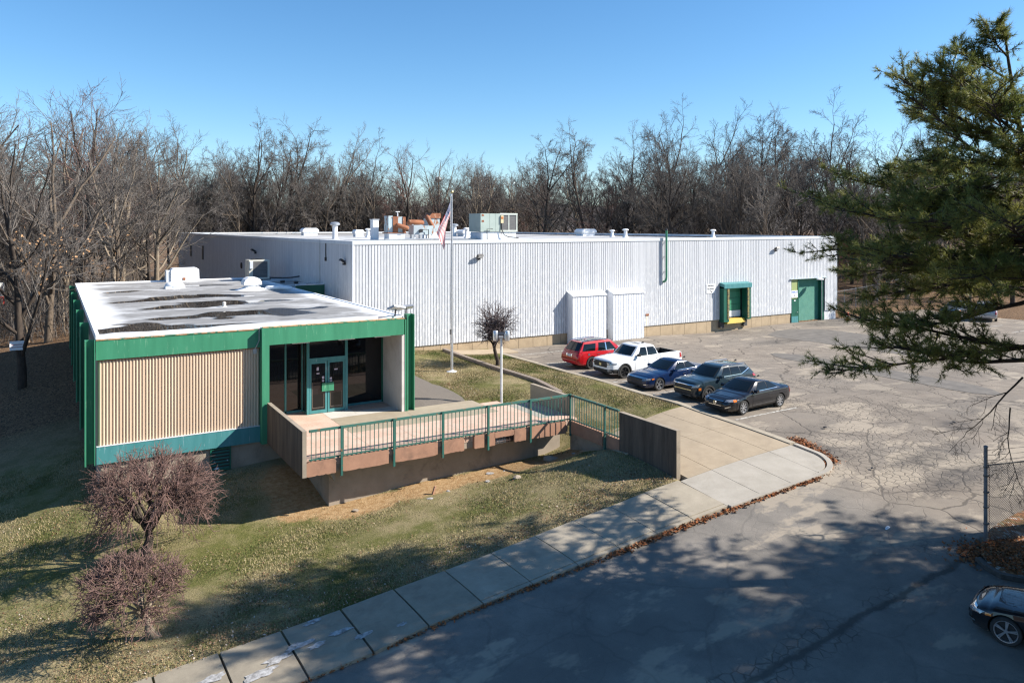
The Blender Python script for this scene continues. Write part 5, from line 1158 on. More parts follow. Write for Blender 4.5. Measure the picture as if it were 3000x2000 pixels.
# slate teal small SUV
S2 = dict(L=4.37, W=1.80, xf=.86, xr=3.49, R=.345, paint=P_TEAL, spokes=5, style='twin', rim=M_RIMS, mirror=(1.66, 1.12), arch=.075, handle=M_CHROME,
    body=[(0, .66, .84, .78, .38), (.05, .80, .94, .87, .31), (.15, .90, .99, .92, .26), (.5, .99, 1.04, .97, .24), (.95, 1.0, 1.08, 1.01, .24), (1.35, 1.0, 1.10, 1.03, .24), (1.8, 1.0, 1.06, 1.04, .24), (3.6, 1.0, 1.12, 1.10, .24), (4.05, .985, 1.12, 1.08, .26), (4.25, .95, 1.08, 1.02, .32), (4.34, .91, 1.0, .95, .38), (4.37, .88, .92, .88, .42)],
    cabin=dict(x0=1.18, x1=1.95, x2=3.88, x3=4.28, zb0=1.06, zb1=1.10, zr=1.56, wb=.90, wr=.70, drop=1.2),
    windows=[('windshield', [(-.66, 1.13), (.66, 1.13), (.56, 1.49), (-.56, 1.49)], 'f'), ('rear_window', [(-.58, 1.16), (.58, 1.16), (.52, 1.44), (-.52, 1.44)], 'r'), ('side_window', [(1.80, 1.10), (2.46, 1.11), (2.46, 1.47), (2.12, 1.47)], 'side'), ('side_window', [(2.54, 1.11), (3.20, 1.13), (3.12, 1.47), (2.54, 1.47)], 'side'), ('quarter_window', [(3.28, 1.16), (3.80, 1.22), (3.62, 1.43), (3.20, 1.46)], 'side')],
    doors=[[(1.50, .36), (2.48, .36), (2.50, 1.02), (1.48, 1.0)], [(2.53, .36), (3.18, .36), (3.42, 1.03), (2.55, 1.02)]],
    bits=[('grille', 'b', [(-.52, .62), (.52, .62), (.62, .82), (-.62, .82)], 'f', M_TRIM), ('grille_frame', 'b', [(-.66, .82), (.66, .82), (.66, .855), (-.66, .855)], 'f', M_CHROME, .016), ('grille_frame', 'b', [(-.56, .585), (.56, .585), (.56, .615), (-.56, .615)], 'f', M_CHROME, .016), ('headlight', 'b', [(.56, .70), (.82, .74), (.83, .87), (.64, .86)], 'f2', M_LAMP), ('turn_signal', 'b', [(.22, .60), (.36, .60), (.36, .72), (.22, .72)], 'side', M_AMBER, .016), ('lower_intake', 'b', [(-.62, .36), (.62, .36), (.66, .54), (-.66, .54)], 'f', M_TRIM), ('skid_plate', 'b', [(-.42, .28), (.42, .28), (.46, .34), (-.46, .34)], 'f', M_GALV, .014),
          ('taillight', 'b', [(.50, .92), (.80, .92), (.78, 1.04), (.50, 1.02)], 'r2', M_RED), ('taillight', 'b', [(4.02, .95), (4.30, .93), (4.28, 1.06), (4.02, 1.06)], 'side', M_RED, .014), ('sill', 'b', [(1.28, .26), (3.08, .26), (3.08, .36), (1.28, .36)], 'side', M_TRIM, .014), ('window_trim', 'c', [(1.55, 1.075), (3.3, 1.105), (3.3, 1.125), (1.55, 1.095)], 'side', M_CHROME, .012), ('pillar_trim', 'c', [(3.25, 1.13), (3.32, 1.13), (3.92, 1.34), (3.85, 1.35)], 'side', M_CHROME, .016)],
    rails=[(2.05, 3.85, .58, 1.58, M_CHROME)], extra=[fin_ant(3.7, 1.62)])
build_car('parked_car', S2, (26.48, 27.66, g1(27.5, 27.6) + .01), math.radians(1), 'slate teal compact SUV with chrome roof rails beside the charcoal coupe', 'car', 'cars parked along the lawn kerb')
# deep blue saloon
S3 = sedan(4.88, 1.86, 1.45, .94, 3.77, .335, .95, .93, .74, 1.50, 2.32, 3.35, 4.42, .99, P_BLUE, spokes=5, style='twin', drop=2.6, rp=.72, handle=M_CHROME,
    windows=[('windshield', [(-.68, 1.00), (.68, 1.00), (.56, 1.34), (-.56, 1.34)], 'f'), ('rear_window', [(-.58, 1.06), (.58, 1.06), (.50, 1.27), (-.50, 1.27)], 'r'), ('side_window', [(2.02, .97), (2.80, .98), (2.80, 1.31), (2.42, 1.31)], 'side'), ('side_window', [(2.87, .98), (3.58, 1.0), (3.42, 1.27), (2.87, 1.31)], 'side'), ('quarter_window', [(3.64, 1.01), (4.0, 1.045), (3.72, 1.19), (3.50, 1.25)], 'side')],
    doors=[[(1.70, .32), (2.82, .32), (2.84, .89), (1.66, .88)], [(2.87, .32), (3.42, .34), (3.74, .90), (2.89, .89)]],
    bits=[('grille', 'b', [(-.56, .46), (.56, .46), (.60, .66), (-.60, .66)], 'f', M_TRIM), ('grille_frame', 'b', [(-.80, .655), (.80, .655), (.74, .715), (-.74, .715)], 'f', M_CHROME, .016), ('headlight', 'b', [(.56, .57), (.86, .60), (.86, .68), (.56, .655)], 'f2', M_LAMP), ('turn_signal', 'b', [(.42, .61), (.56, .63), (.56, .68), (.42, .67)], 'side', M_AMBER, .014), ('lower_intake', 'b', [(-.60, .27), (.60, .27), (.62, .42), (-.62, .42)], 'f', M_TRIM), ('fog_trim', 'b', [(.62, .35), (.80, .36), (.80, .395), (.62, .385)], 'f2', M_CHROME, .014), ('taillight', 'b', [(.44, .78), (.82, .76), (.80, .92), (.5, .92)], 'r2', M_RED),
          ('window_trim', 'c', [(1.85, .945), (4.1, 1.0), (4.1, 1.018), (1.85, .963)], 'side', M_CHROME, .012), ('window_trim', 'c', [(2.40, 1.325), (3.45, 1.30), (3.45, 1.318), (2.40, 1.345)], 'side', M_CHROME, .012), ('sill', 'b', [(1.40, .235), (3.30, .235), (3.30, .265), (1.40, .265)], 'side', M_CHROME, .014)],
    extra=[fin_ant(3.5, 1.40)])
build_car('parked_car', S3, (26.24, 31.0, g1(27.5, 31) + .0), 0, 'deep blue saloon parked between the white pickup and the teal SUV', 'car', 'cars parked along the lawn kerb')
# white pickup
S4 = dict(L=5.33, W=1.97, xf=.98, xr=4.16, R=.385, paint=P_WHITE, spokes=5, style='twin', rim=M_RIMB, mirror=(1.95, 1.25), mirror_mat=M_TRIM, arch=.06, handle=P_WHITE, boxes=[(3.72, 5.18, -.76, .76, .80, 1.6)],
    body=[(0, .72, .96, .90, .42), (.05, .84, 1.05, .98, .34), (.16, .92, 1.10, 1.03, .29), (.55, .99, 1.15, 1.07, .28), (1.1, 1.0, 1.19, 1.12, .28), (1.55, 1.0, 1.20, 1.14, .28), (2.1, 1.0, 1.15, 1.14, .29), (3.5, 1.0, 1.18, 1.17, .30), (4.6, 1.0, 1.21, 1.19, .31), (5.15, .985, 1.21, 1.19, .36), (5.28, .965, 1.20, 1.18, .44), (5.33, .95, 1.18, 1.16, .5)],
    cabin=dict(x0=1.38, x1=2.10, x2=3.38, x3=3.66, zb0=1.15, zb1=1.16, zr=1.73, wb=.91, wr=.72, drop=.6),
    windows=[('windshield', [(-.72, 1.23), (.72, 1.23), (.61, 1.66), (-.61, 1.66)], 'f'), ('rear_window', [(-.62, 1.24), (.62, 1.24), (.58, 1.6), (-.58, 1.6)], 'r'), ('side_window', [(2.02, 1.20), (2.66, 1.20), (2.66, 1.63), (2.30, 1.63)], 'side'), ('side_window', [(2.75, 1.20), (3.44, 1.21), (3.36, 1.61), (2.75, 1.63)], 'side')],
    doors=[[(1.74, .44), (2.68, .44), (2.70, 1.11), (1.70, 1.10)], [(2.73, .44), (3.36, .44), (3.58, 1.12), (2.75, 1.11)]],
    bits=[('grille', 'b', [(-.56, .66), (.56, .66), (.64, .96), (-.64, .96)], 'f', M_TRIM), ('grille_frame', 'b', [(-.84, .935), (.84, .935), (.80, .985), (-.80, .985)], 'f', M_TRIM, .018), ('headlight', 'b', [(.58, .80), (.90, .83), (.91, .94), (.60, .93)], 'f2', M_LAMP), ('headlight', 'b', [(.12, .82), (.42, .85), (.40, .93), (.12, .92)], 'side', M_LAMP, .014), ('bumper', 'b', [(-.84, .36), (.84, .36), (.86, .56), (-.86, .56)], 'f', M_TRIM, .02), ('fog_light', 'b', [(.62, .46), (.84, .47), (.84, .52), (.62, .51)], 'f2', M_LAMP, .026), ('bumper_corner', 'b', [(.04, .36), (.52, .36), (.46, .58), (.04, .58)], 'side', M_TRIM, .016), ('taillight', 'b', [(.80, .85), (.93, .85), (.93, 1.15), (.80, 1.15)], 'r2', M_RED), ('taillight', 'b', [(5.13, .86), (5.30, .86), (5.28, 1.14), (5.13, 1.14)], 'side', M_RED, .014), ('sunroof', 'c', [(2.42, -.38), (2.90, -.38), (2.90, .38), (2.42, .38)], 't', M_CGLASS, .008), ('sill', 'b', [(1.46, .31), (3.70, .32), (3.70, .42), (1.46, .41)], 'side', M_TRIM), ('bed_seam', 'b', [(3.64, .46), (3.66, .46), (3.66, 1.14), (3.64, 1.14)], 'side', M_GAP)],
    extra=[lambda r: obj('bed_liner', (lambda m: (m.box(3.725, 5.175, -.755, .755, .80, .83), m.box(3.725, 5.175, -.757, -.735, .83, 1.17), m.box(3.725, 5.175, .735, .757, .83, 1.17), m.box(3.725, 3.745, -.735, .735, .83, 1.17), m.box(5.155, 5.175, -.735, .735, .83, 1.17), m)[-1])(MB()), M_TRIM, r, local=True), fin_ant(3.1, 1.76), xbox('emblem', M_CHROME, -.03, -.015, -.09, .09, .74, .88)])
build_car('parked_pickup', S4, (26.70, 34.50, g1(28, 34.5) + .0), 0, 'white crew cab pickup with black open bed', 'pickup', 'cars parked along the lawn kerb')
# red estate-like SUV, tail towards the lawn
S5 = dict(L=4.95, W=1.84, xf=.95, xr=3.90, R=.385, paint=P_RED, spokes=8, rim=M_RIMB, mirror=(1.80, 1.12), handle=M_CHROME,
    body=[(0, .82, .84, .78, .34), (.05, .91, .92, .86, .27), (.16, .955, .97, .90, .23), (.6, .99, 1.02, .95, .22), (1.2, 1.0, 1.06, 1.0, .22), (1.6, 1.0, 1.06, 1.02, .22), (4.0, 1.0, 1.10, 1.08, .23), (4.6, .985, 1.10, 1.06, .26), (4.82, .95, 1.06, 1.0, .34), (4.92, .92, .98, .92, .40), (4.95, .90, .84, .80, .44)],
    cabin=dict(x0=1.42, x1=2.22, x2=4.42, x3=4.86, zb0=1.04, zb1=1.09, zr=1.66, wb=.91, wr=.72, drop=.9),
    windows=[('windshield', [(-.68, 1.11), (.68, 1.11), (.58, 1.56), (-.58, 1.56)], 'f'), ('rear_window', [(-.66, 1.14), (.66, 1.14), (.58, 1.57), (-.58, 1.57)], 'r'), ('side_window', [(2.02, 1.09), (2.72, 1.10), (2.72, 1.54), (2.42, 1.54)], 'side'), ('side_window', [(2.82, 1.10), (3.38, 1.11), (3.28, 1.54), (2.82, 1.54)], 'side'), ('quarter_window', [(3.62, 1.12), (4.56, 1.13), (4.36, 1.52), (3.50, 1.54)], 'side')],
    doors=[[(1.70, .36), (2.74, .36), (2.76, 1.03), (1.66, 1.01)], [(2.79, .36), (3.34, .36), (3.60, 1.04), (2.81, 1.03)]],
    bits=[('grille', 'b', [(-.45, .56), (.45, .56), (.5, .78), (-.5, .78)], 'f', M_CHROME), ('headlight', 'b', [(.56, .62), (.84, .62), (.84, .82), (.56, .82)], 'f2', M_LAMP), ('taillight', 'b', [(.70, .70), (.86, .70), (.84, 1.04), (.72, 1.06)], 'r2', M_RED), ('number_plate', 'b', [(-.17, .78), (.17, .78), (.17, .92), (-.17, .92)], 'r', M_PLATE, .02), ('plate_surround', 'b', [(-.30, .76), (-.19, .76), (-.19, .94), (-.30, .94)], 'r', M_CHROME, .018), ('plate_surround', 'b', [(.19, .76), (.30, .76), (.30, .94), (.19, .94)], 'r', M_CHROME, .018), ('bumper', 'b', [(-.86, .42), (.86, .42), (.86, .62), (-.86, .62)], 'r', P_RED, .03), ('bumper_step', 'b', [(-.8, .605), (.8, .605), (.8, .635), (-.8, .635)], 'r', M_GAP, .034), ('fuel_cap', 'b', [(4.06, .86), (4.20, .86), (4.20, .98), (4.06, .98)], 'n', M_CHROME, .012), ('fuel_cap', 'b', [(4.06, .86), (4.20, .86), (4.20, .98), (4.06, .98)], 's', M_CHROME, .012), ('window_trim', 'c', [(1.7, 1.06), (3.5, 1.085), (3.5, 1.11), (1.7, 1.085)], 'side', M_CHROME, .012), ('pillar_trim', 'c', [(2.74, 1.10), (2.81, 1.10), (2.81, 1.55), (2.74, 1.55)], 'side', M_CHROME, .012), ('roof_glass', 'c', [(2.45, -.48), (4.25, -.48), (4.25, .48), (2.45, .48)], 't', M_CGLASS, .008)],
    rails=[(2.5, 4.5, .60, 1.68, M_CHROME)])
build_car('parked_car', S5, (31.75, 37.72, g1(29, 37.7) + .0), math.pi, 'bright red SUV parked tail outward nearest the sheet metal bays', 'car', 'cars parked along the lawn kerb')
# two vehicles across the lot, behind the pine
S6 = dict(S5); S6.update(paint=P_SILVER, rim=M_RIMS, spokes=5, bits=[b for b in S5['bits'] if b[0] not in ('plate_surround', 'fuel_cap', 'roof_glass')])
S6['bits'] = [tuple(P_SILVER if q is P_RED else q for q in b) for b in S6['bits']]
build_car('parked_car', S6, (76.6, 39.0, g1(74, 38)), math.pi + .46, 'silver SUV seen from behind across the lot through the pine', 'car')
S7 = dict(S3); S7.update(paint=P_GREY)
build_car('parked_car', S7, (72.9, 40.6, g1(74, 40)), .15, 'dark grey car left of the silver SUV across the lot', 'car')
# black car cut by the lower right corner of the view
S8 = dict(S3); S8.update(L=4.7, paint=P_BLACK, R=.345, rimk=.76, xf=.86)
ang = math.radians(-74); ca, sa = math.cos(ang), math.sin(ang); lx, ly = .86, -(1.86 / 2 - .135)
bx, by = 19.98, 9.70
build_car('parked_car', S8, (bx - (lx * ca - ly * sa), by - (lx * sa + ly * ca), g1(bx, by) - .01), ang, 'black car with bright spoked wheel in the shade at the kerb by the fence', 'car')
# ------------------------------------------------------------------ trees
def M_bark(name, c1, c2, scale=6):
    n = N(name); P = n.pos('Object', (1, 1, .35)); f = n.noise(P, scale, 4, .65); a = n.mix(n.ramp(f, [(.3, 0.), (.7, 1.)]), c1, c2)
    n.bump(f, .5, .03); return n.fin(a, .92, spec=.15)
M_BARK = M_bark('grey_brown_bark', (0.090, 0.068, 0.050), (0.19, 0.15, 0.115)); M_BARK2 = M_bark('pale_bark', (0.16, 0.125, 0.09), (0.30, 0.245, 0.185)); M_BARKD = M_bark('dark_bark', (0.035, 0.028, 0.024), (0.085, 0.067, 0.054))
M_TWIG = M_simple('twigs', (0.142, 0.124, 0.110), (0.088, 0.076, 0.067), 1.2, .9, spec=.15)
M_TWIG2 = M_simple('greyish_twigs', (0.182, 0.162, 0.146), (0.115, 0.101, 0.090), 1.2, .9, spec=.15)
M_TWIGR = M_simple('reddish_twigs', (0.25, 0.150, 0.125), (0.075, 0.052, 0.047), 4.5, .8, spec=.2)
M_TANLEAF = M_simple('clinging_tan_leaf', (0.46, 0.28, 0.15), (0.30, 0.17, 0.09), 3, .9, spec=.1)
def unit(v): return v / (np.linalg.norm(v) + 1e-12)
class Tree:
    """branch skeleton grown level by level, then skinned with tubes"""
    def __init__(s, seed, levels): s.r = np.random.default_rng(seed); s.L = levels; s.chains = []; s.tips = []
    def grow(s, lv, p, d, length, rad):
        q = s.L[lv]; n = q['n']; pts = [p.copy()]; rr = [rad]; d = unit(d); dirs = [d]
        for k in range(n):
            d = unit(d + s.r.normal(0, q['w'], 3) + np.array([0, 0, q['up']]) * (1.0 if 'sag' not in q else 1 - q['sag'] * (k + 1) / n)); p = p + d * (length / n); pts.append(p.copy()); dirs.append(d)
            rr.append(max(rad * (1 - (1 - q['tip']) * (k + 1) / n), q.get('rmin', .008)))
        s.chains.append((lv, pts, rr))
        if lv + 1 < len(s.L):
            c = q['kids']; c = int(s.r.integers(c[0], c[1] + 1))
            for i in range(c):
                t = q['t0'] + (1 - q['t0']) * (i + s.r.random()) / c; f = t * n; k = min(int(f), n - 1); base = pts[k] + (pts[k + 1] - pts[k]) * (f - k)
                dd = dirs[k + 1]; a = s.r.normal(0, 1, 3); side = unit(np.cross(dd, a)); ang = math.radians(s.r.uniform(*q['ang']))
                nd = dd * math.cos(ang) + side * math.sin(ang); r0 = rr[k] + (rr[k + 1] - rr[k]) * (f - k)
                s.grow(lv + 1, base, nd, length * s.r.uniform(*q['len']) * (1 - q.get('tl', .35) * t), r0 * q['rk'])
            if q.get('fork'):
                for i in range(int(q['fork'])):
                    a = s.r.normal(0, 1, 3); side = unit(np.cross(dirs[-1], a)); ang = math.radians(s.r.uniform(12, 32)); nd = dirs[-1] * math.cos(ang) + side * math.sin(ang)
                    s.grow(lv + 1, pts[-1], nd, length * s.r.uniform(*q['len']) * .9, rr[-1] * .8)
        else: s.tips.append(pts)
    def fit(s, h):
        k = h / max(p[2] for _, c, _ in s.chains for p in c)
        for _, c, _ in s.chains:
            for p in c: p *= k
        return s
    def mesh(s, name, lv0, lv1, mat, sides=None):
        V = []; F = []; b = 0
        for lv, pts, rr in s.chains:
            if not lv0 <= lv <= lv1: continue
            P = np.array(pts); k = (7, 5, 4, 3, 3, 3, 3)[lv] if sides is None else sides; m = len(P)
            T = np.gradient(P, axis=0); T /= (np.linalg.norm(T, axis=1, keepdims=True) + 1e-9)
            A = np.where(np.abs(T[:, :1]) < .8, np.array([[1., 0, 0]]), np.array([[0, 1., 0]])); U = np.cross(T, A); U /= (np.linalg.norm(U, axis=1, keepdims=True) + 1e-9); Wv = np.cross(T, U)
            an = 2 * math.pi * np.arange(k) / k; R = np.array(rr)[:, None, None]
            V.append((P[:, None, :] + (U[:, None, :] * np.cos(an)[None, :, None] + Wv[:, None, :] * np.sin(an)[None, :, None]) * R).reshape(-1, 3))
            i = np.arange(m - 1)[:, None] * k + b; j = np.arange(k)[None, :]; j2 = (j + 1) % k
            F.append(np.stack([i + j, i + j2, i + j2 + k, i + j + k], -1).reshape(-1, 4)); b += m * k
        return fast_mesh(name, np.concatenate(V), np.concatenate(F), mat, smooth=lv0 < 2)
    def leaves(s, frac, size, zmax, per=2):
        V = []; F = []; b = 0
        for pts in s.tips:
            if pts[0][2] > zmax or s.r.random() > frac: continue
            for _ in range(per):
                k = s.r.integers(0, len(pts)); c = pts[k] + s.r.normal(0, .06, 3); a = unit(s.r.normal(0, 1, 3)); e = unit(np.cross(a, s.r.normal(0, 1, 3))); z = size * s.r.uniform(.6, 1.2)
                V += [c - a * z, c + e * z * .6, c + a * z, c - e * z * .6]; F.append([b, b + 1, b + 2, b + 3]); b += 4
        return (np.array(V), np.array(F)) if F else None
def LV(**k): return k
def locust(seed, h=20.0, dense=1.0):
    """tall forest tree: long bare trunk that forks, twisting limbs, twiggy top"""
    t = Tree(seed, [LV(n=8, w=.030, up=.05, tip=.60, kids=(5, 7), t0=.42, ang=(32, 62), len=(.50, .80), rk=.52, fork=3, tl=.30),
                    LV(n=6, w=.12, up=.085, tip=.35, kids=(5, 6), t0=.25, ang=(28, 60), len=(.40, .62), rk=.55, fork=1, rmin=.03),
                    LV(n=5, w=.16, up=.05, tip=.35, kids=(int(4 * dense), int(6 * dense)), t0=.2, ang=(25, 60), len=(.38, .60), rk=.60, rmin=.019),
                    LV(n=4, w=.22, up=.06, tip=.4, kids=(int(4 * dense), int(5 * dense)), t0=.15, ang=(25, 60), len=(.40, .65), rk=.65, rmin=.014),
                    LV(n=2, w=.2, up=.04, tip=.6, rmin=.010)])
    t.grow(0, np.array([0., 0, -.5]), np.array([t.r.normal(0, .05), t.r.normal(0, .05), 1.]), h * .50, h * .0115); return t.fit(h)
def spreading(seed, h=16.0):
    """broad crown of fine ascending twigs"""
    t = Tree(seed, [LV(n=5, w=.05, up=.05, tip=.6, kids=(6, 8), t0=.30, ang=(35, 65), len=(.75, 1.1), rk=.55, fork=3, tl=.3),
                    LV(n=7, w=.10, up=.09, tip=.3, kids=(6, 8), t0=.2, ang=(25, 50), len=(.40, .60), rk=.5, rmin=.02),
                    LV(n=5, w=.12, up=.08, tip=.35, kids=(6, 8), t0=.15, ang=(22, 48), len=(.38, .6), rk=.55, rmin=.014),
                    LV(n=3, w=.15, up=.05, tip=.4, kids=(3, 5), t0=.15, ang=(20, 50), len=(.45, .7), rk=.65, rmin=.011),
                    LV(n=2, w=.15, up=.04, tip=.6, rmin=.008)])
    t.grow(0, np.array([0., 0, -.5]), np.array([t.r.normal(0, .06), t.r.normal(0, .06), 1.]), h * .42, h * .016); return t.fit(h)
def sapling(seed, h=8.0):
    t = Tree(seed, [LV(n=6, w=.08, up=.05, tip=.25, kids=(9, 12), t0=.2, ang=(25, 60), len=(.28, .5), rk=.45, tl=.5, rmin=.015),
                    LV(n=4, w=.15, up=.10, tip=.3, kids=(5, 7), t0=.15, ang=(25, 60), len=(.35, .6), rk=.55, rmin=.011),
                    LV(n=3, w=.18, up=.05, tip=.4, kids=(3, 4), t0=.15, ang=(25, 60), len=(.4, .65), rk=.6, rmin=.009),
                    LV(n=2, w=.2, up=.03, tip=.6, rmin=.007)])
    t.grow(0, np.array([0., 0, -.3]), np.array([t.r.normal(0, .12), t.r.normal(0, .12), 1.]), h * .95, h * .009); return t.fit(h)
def tree_object(name, tr, bark, twig, split, loc, label, cat, group, leaf=None, rz=0.):
    r = empty(name, loc, rz, label, cat, group)
    obj('trunk', tr.mesh('trunk', 0, split, bark), None, r, local=True)
    obj('crown', tr.mesh('crown', split + 1, 9, twig), None, r, local=True)
    if leaf:
        lf = tr.leaves(*leaf)
        if lf: obj('leaves', fast_mesh('leaves', lf[0], lf[1], M_TANLEAF), None, r, local=True, kind='stuff')
    return r
def placed(proto, used, key, x, y, rz, sc, label, group, zoff=0.0, tilt=0.0):
    o = proto if key not in used else copy_tree(proto)
    used.add(key); o.location = (x, y, g1(x, y) + zoff); o.rotation_euler = (tilt, tilt * .6, rz); o.scale = (sc, sc, sc)
    o['label'] = label
    if group: o['group'] = group
    elif 'group' in o: del o['group']
    return o
P_LOC = [tree_object('bare_tree', locust(100 + k, 21, 1.5), (M_BARKD, M_BARK, M_BARKD, M_BARKD, M_BARK)[k], (M_TWIG, M_TWIG2, M_TWIG, M_TWIG, M_TWIG2)[k], 1, (0, 0, 0), 'x', 'tree', None) for k in range(5)]
P_SPR = [tree_object('bare_tree', spreading(200 + k, 18.5), (M_BARK, M_BARK2, M_BARKD)[k], (M_TWIG, M_TWIG2, M_TWIGR)[k], 1, (0, 0, 0), 'x', 'tree', None) for k in range(3)]
P_SAP = [tree_object('bare_sapling', sapling(300 + k, 8), (M_BARK, M_BARK2, M_BARK)[k], (M_TWIG2, M_TWIG, M_TWIG)[k], 0, (0, 0, 0), 'x', 'tree', None) for k in range(3)]
used = set(); RT = random.Random(5)
WOOD = ''; WG = 'wood'
ZW = {'back': ('bare tree in the dense wood behind the warehouse roof', 'trees of the wood behind the warehouse'), 'right': ('bare tree in the wood at the right end of the warehouse', 'trees of the wood right of the warehouse'), 'right3': ('bare tree on the slope beyond the lot, seen past the pine', 'trees of the slope beyond the lot'), 'left': ('bare tree in the wood on the left beyond the office', 'trees of the wood beyond the office')}
def put_loc(k, x, y, sc, label=WOOD, group=WG, rz=None): return placed(P_LOC[k], used, ('L', k), x, y, RT.uniform(0, 6.28) if rz is None else rz, sc, label, group, tilt=RT.uniform(-.05, .05))
def put_spr(k, x, y, sc, label=WOOD, group=WG, rz=None): return placed(P_SPR[k], used, ('S', k), x, y, RT.uniform(0, 6.28) if rz is None else rz, sc, label, group, tilt=RT.uniform(-.03, .03))
# skyline trees one can tell apart: world x, y, height scale, kind
SKY = [(19.7, 129, 1.28, 'L', 1, 'tall bare tree with a twisted pale trunk near the far left warehouse corner'),
       (28.1, 129, 1.36, 'L', 0, 'tall round topped bare tree left of the middle of the skyline'),
       (33.4, 130, 1.34, 'L', 2, 'tall bare tree next to the round topped one behind the warehouse'),
       (43.1, 129, 1.31, 'L', 4, 'tall bare tree behind the roof vent stack'),
       (49.1, 131, 1.25, 'L', 3, 'bare tree right of the one behind the roof vent stack'),
       (53.1, 127, 1.31, 'S', 2, 'broad reddish twigged bare tree behind the rusty rooftop units'),
       (60.6, 128, 1.26, 'S', 0, 'broad bare tree just left of the flag behind the roof'),
       (72.6, 110, 1.27, 'L', 0, 'tall bare tree on the skyline right of the large grey cooling unit'),
       (74.6, 100, 1.26, 'L', 2, 'tall bare tree with a crooked forking trunk right of the cooling unit on the skyline'),
       (81.5, 98, 1.28, 'L', 3, 'tall dark bare tree above the middle of the warehouse roof'),
       (86.3, 93, 1.38, 'L', 1, 'taller bare tree of a pair above the downpipe'),
       (92.1, 90, 1.36, 'L', 4, 'bare tree of the tall pair right of the downpipe'),
       (96.5, 86, 1.35, 'L', 0, 'tall bare tree on the skyline left of the pine'),
       (100.6, 82, 1.30, 'L', 2, 'tall bare tree nearest the pine on the skyline'),
       (102.7, 76, 1.41, 'L', 3, 'very tall bare tree partly behind the pine top')]
for (x, y, sc, kd, k, lab) in SKY: (put_loc if kd == 'L' else put_spr)(k, x, y, sc, lab, None)
pts = []
def scatter(n, gen, mind):
    c = 0; tries = 0
    while c < n and tries < n * 40:
        tries += 1; x, y = gen()
        if all((x - a) ** 2 + (y - b) ** 2 > mind * mind for a, b in pts): pts.append((x, y)); c += 1; yield x, y
def back():
    p = RT.uniform(540, 1620); a = (p - 1500) / 2231; y = RT.uniform(125.5, 156); return y * (.5165 + .8563 * a) / (.8563 - .5165 * a), y
def right():
    t = RT.random(); return 67 + 30 * RT.random() + 12 * t, 56 + 66 * t * 1.0
def left():
    d = RT.uniform(62, 125); px = RT.uniform(-300, 430) if d < 112 else RT.uniform(-300, 600); a = (px - 1500) / 2231; x, y = .5165 * d + .8563 * a * d, .8563 * d - .5165 * a * d
    return (x, y)
for x, y in scatter(96, back, 3.0):
    if RT.random() < .72: put_loc(RT.randrange(5), x, y, RT.uniform(.92, 1.18) * (0.86 if 50 < x < 68 else 1.0), *ZW['back'])
    else: put_spr(RT.randrange(3), x, y, RT.uniform(1.0, 1.25) * (0.86 if 50 < x < 68 else 1.0), *ZW['back'])
for x, y in scatter(70, right, 2.9):
    if x < 64.5 and y < 124: continue
    if RT.random() < .75: put_loc(RT.randrange(5), x, y, RT.uniform(.80, 1.12), *ZW['right'])
    else: put_spr(RT.randrange(3), x, y, RT.uniform(.85, 1.05), *ZW['right'])
def right3():
    d = RT.uniform(80, 122); px = RT.uniform(2430, 3150); a = (px - 1500) / 2231; return .5165 * d + .8563 * a * d, .8563 * d - .5165 * a * d
for x, y in scatter(34, right3, 3.4):
    if x < 78: continue
    if RT.random() < .7: put_loc(RT.randrange(5), x, y, RT.uniform(.80, 1.1), *ZW['right3'])
    else: put_spr(RT.randrange(3), x, y, RT.uniform(.85, 1.05), *ZW['right3'])
for x, y in scatter(58, left, 3.4):
    if x > 0.5 and y < 66: continue
    if x > 12 and 44 < y < 124: continue
    if RT.random() < .5: put_loc(RT.randrange(5), x, y, RT.uniform(.75, 1.0), *ZW['left'])
    else: put_spr(RT.randrange(3), x, y, RT.uniform(.95, 1.25), *ZW['left'])
ZS = {'back2': ('thin bare sapling at the wood edge behind the warehouse roof', 'saplings behind the warehouse'), 'right2': ('thin bare sapling at the wood edge right of the warehouse', 'saplings right of the warehouse'), 'right3': ('thin bare sapling on the slope beyond the lot', 'saplings beyond the lot'), 'left2': ('thin bare sapling in the wood left beyond the office', 'saplings beyond the office')}
pts.clear()
def back2():
    p = RT.uniform(540, 1620); a = (p - 1500) / 2231; y = RT.uniform(124.5, 142); return y * (.5165 + .8563 * a) / (.8563 - .5165 * a), y
def right2():
    t = RT.random(); return 66.5 + 16 * RT.random() + 10 * t, 52 + 72 * t
def left2():
    d = RT.uniform(58, 100); px = RT.uniform(-100, 420); a = (px - 1500) / 2231; return .5165 * d + .8563 * a * d, .8563 * d - .5165 * a * d
for gen, n, md in ((back2, 80, 1.8), (right2, 70, 1.7), (left2, 46, 2.4), (right3, 50, 2.0)):
    for x, y in scatter(n, gen, md):
        if x > 0.3 and y < 66: continue
        if 14.5 < x < 65 and 44 < y < 123.5: continue
        k = RT.randrange(3); placed(P_SAP[k], used, ('P', k), x, y, RT.uniform(0, 6.28), RT.uniform(.7, 1.5), *ZS[gen.__name__], tilt=RT.uniform(-.15, .15))
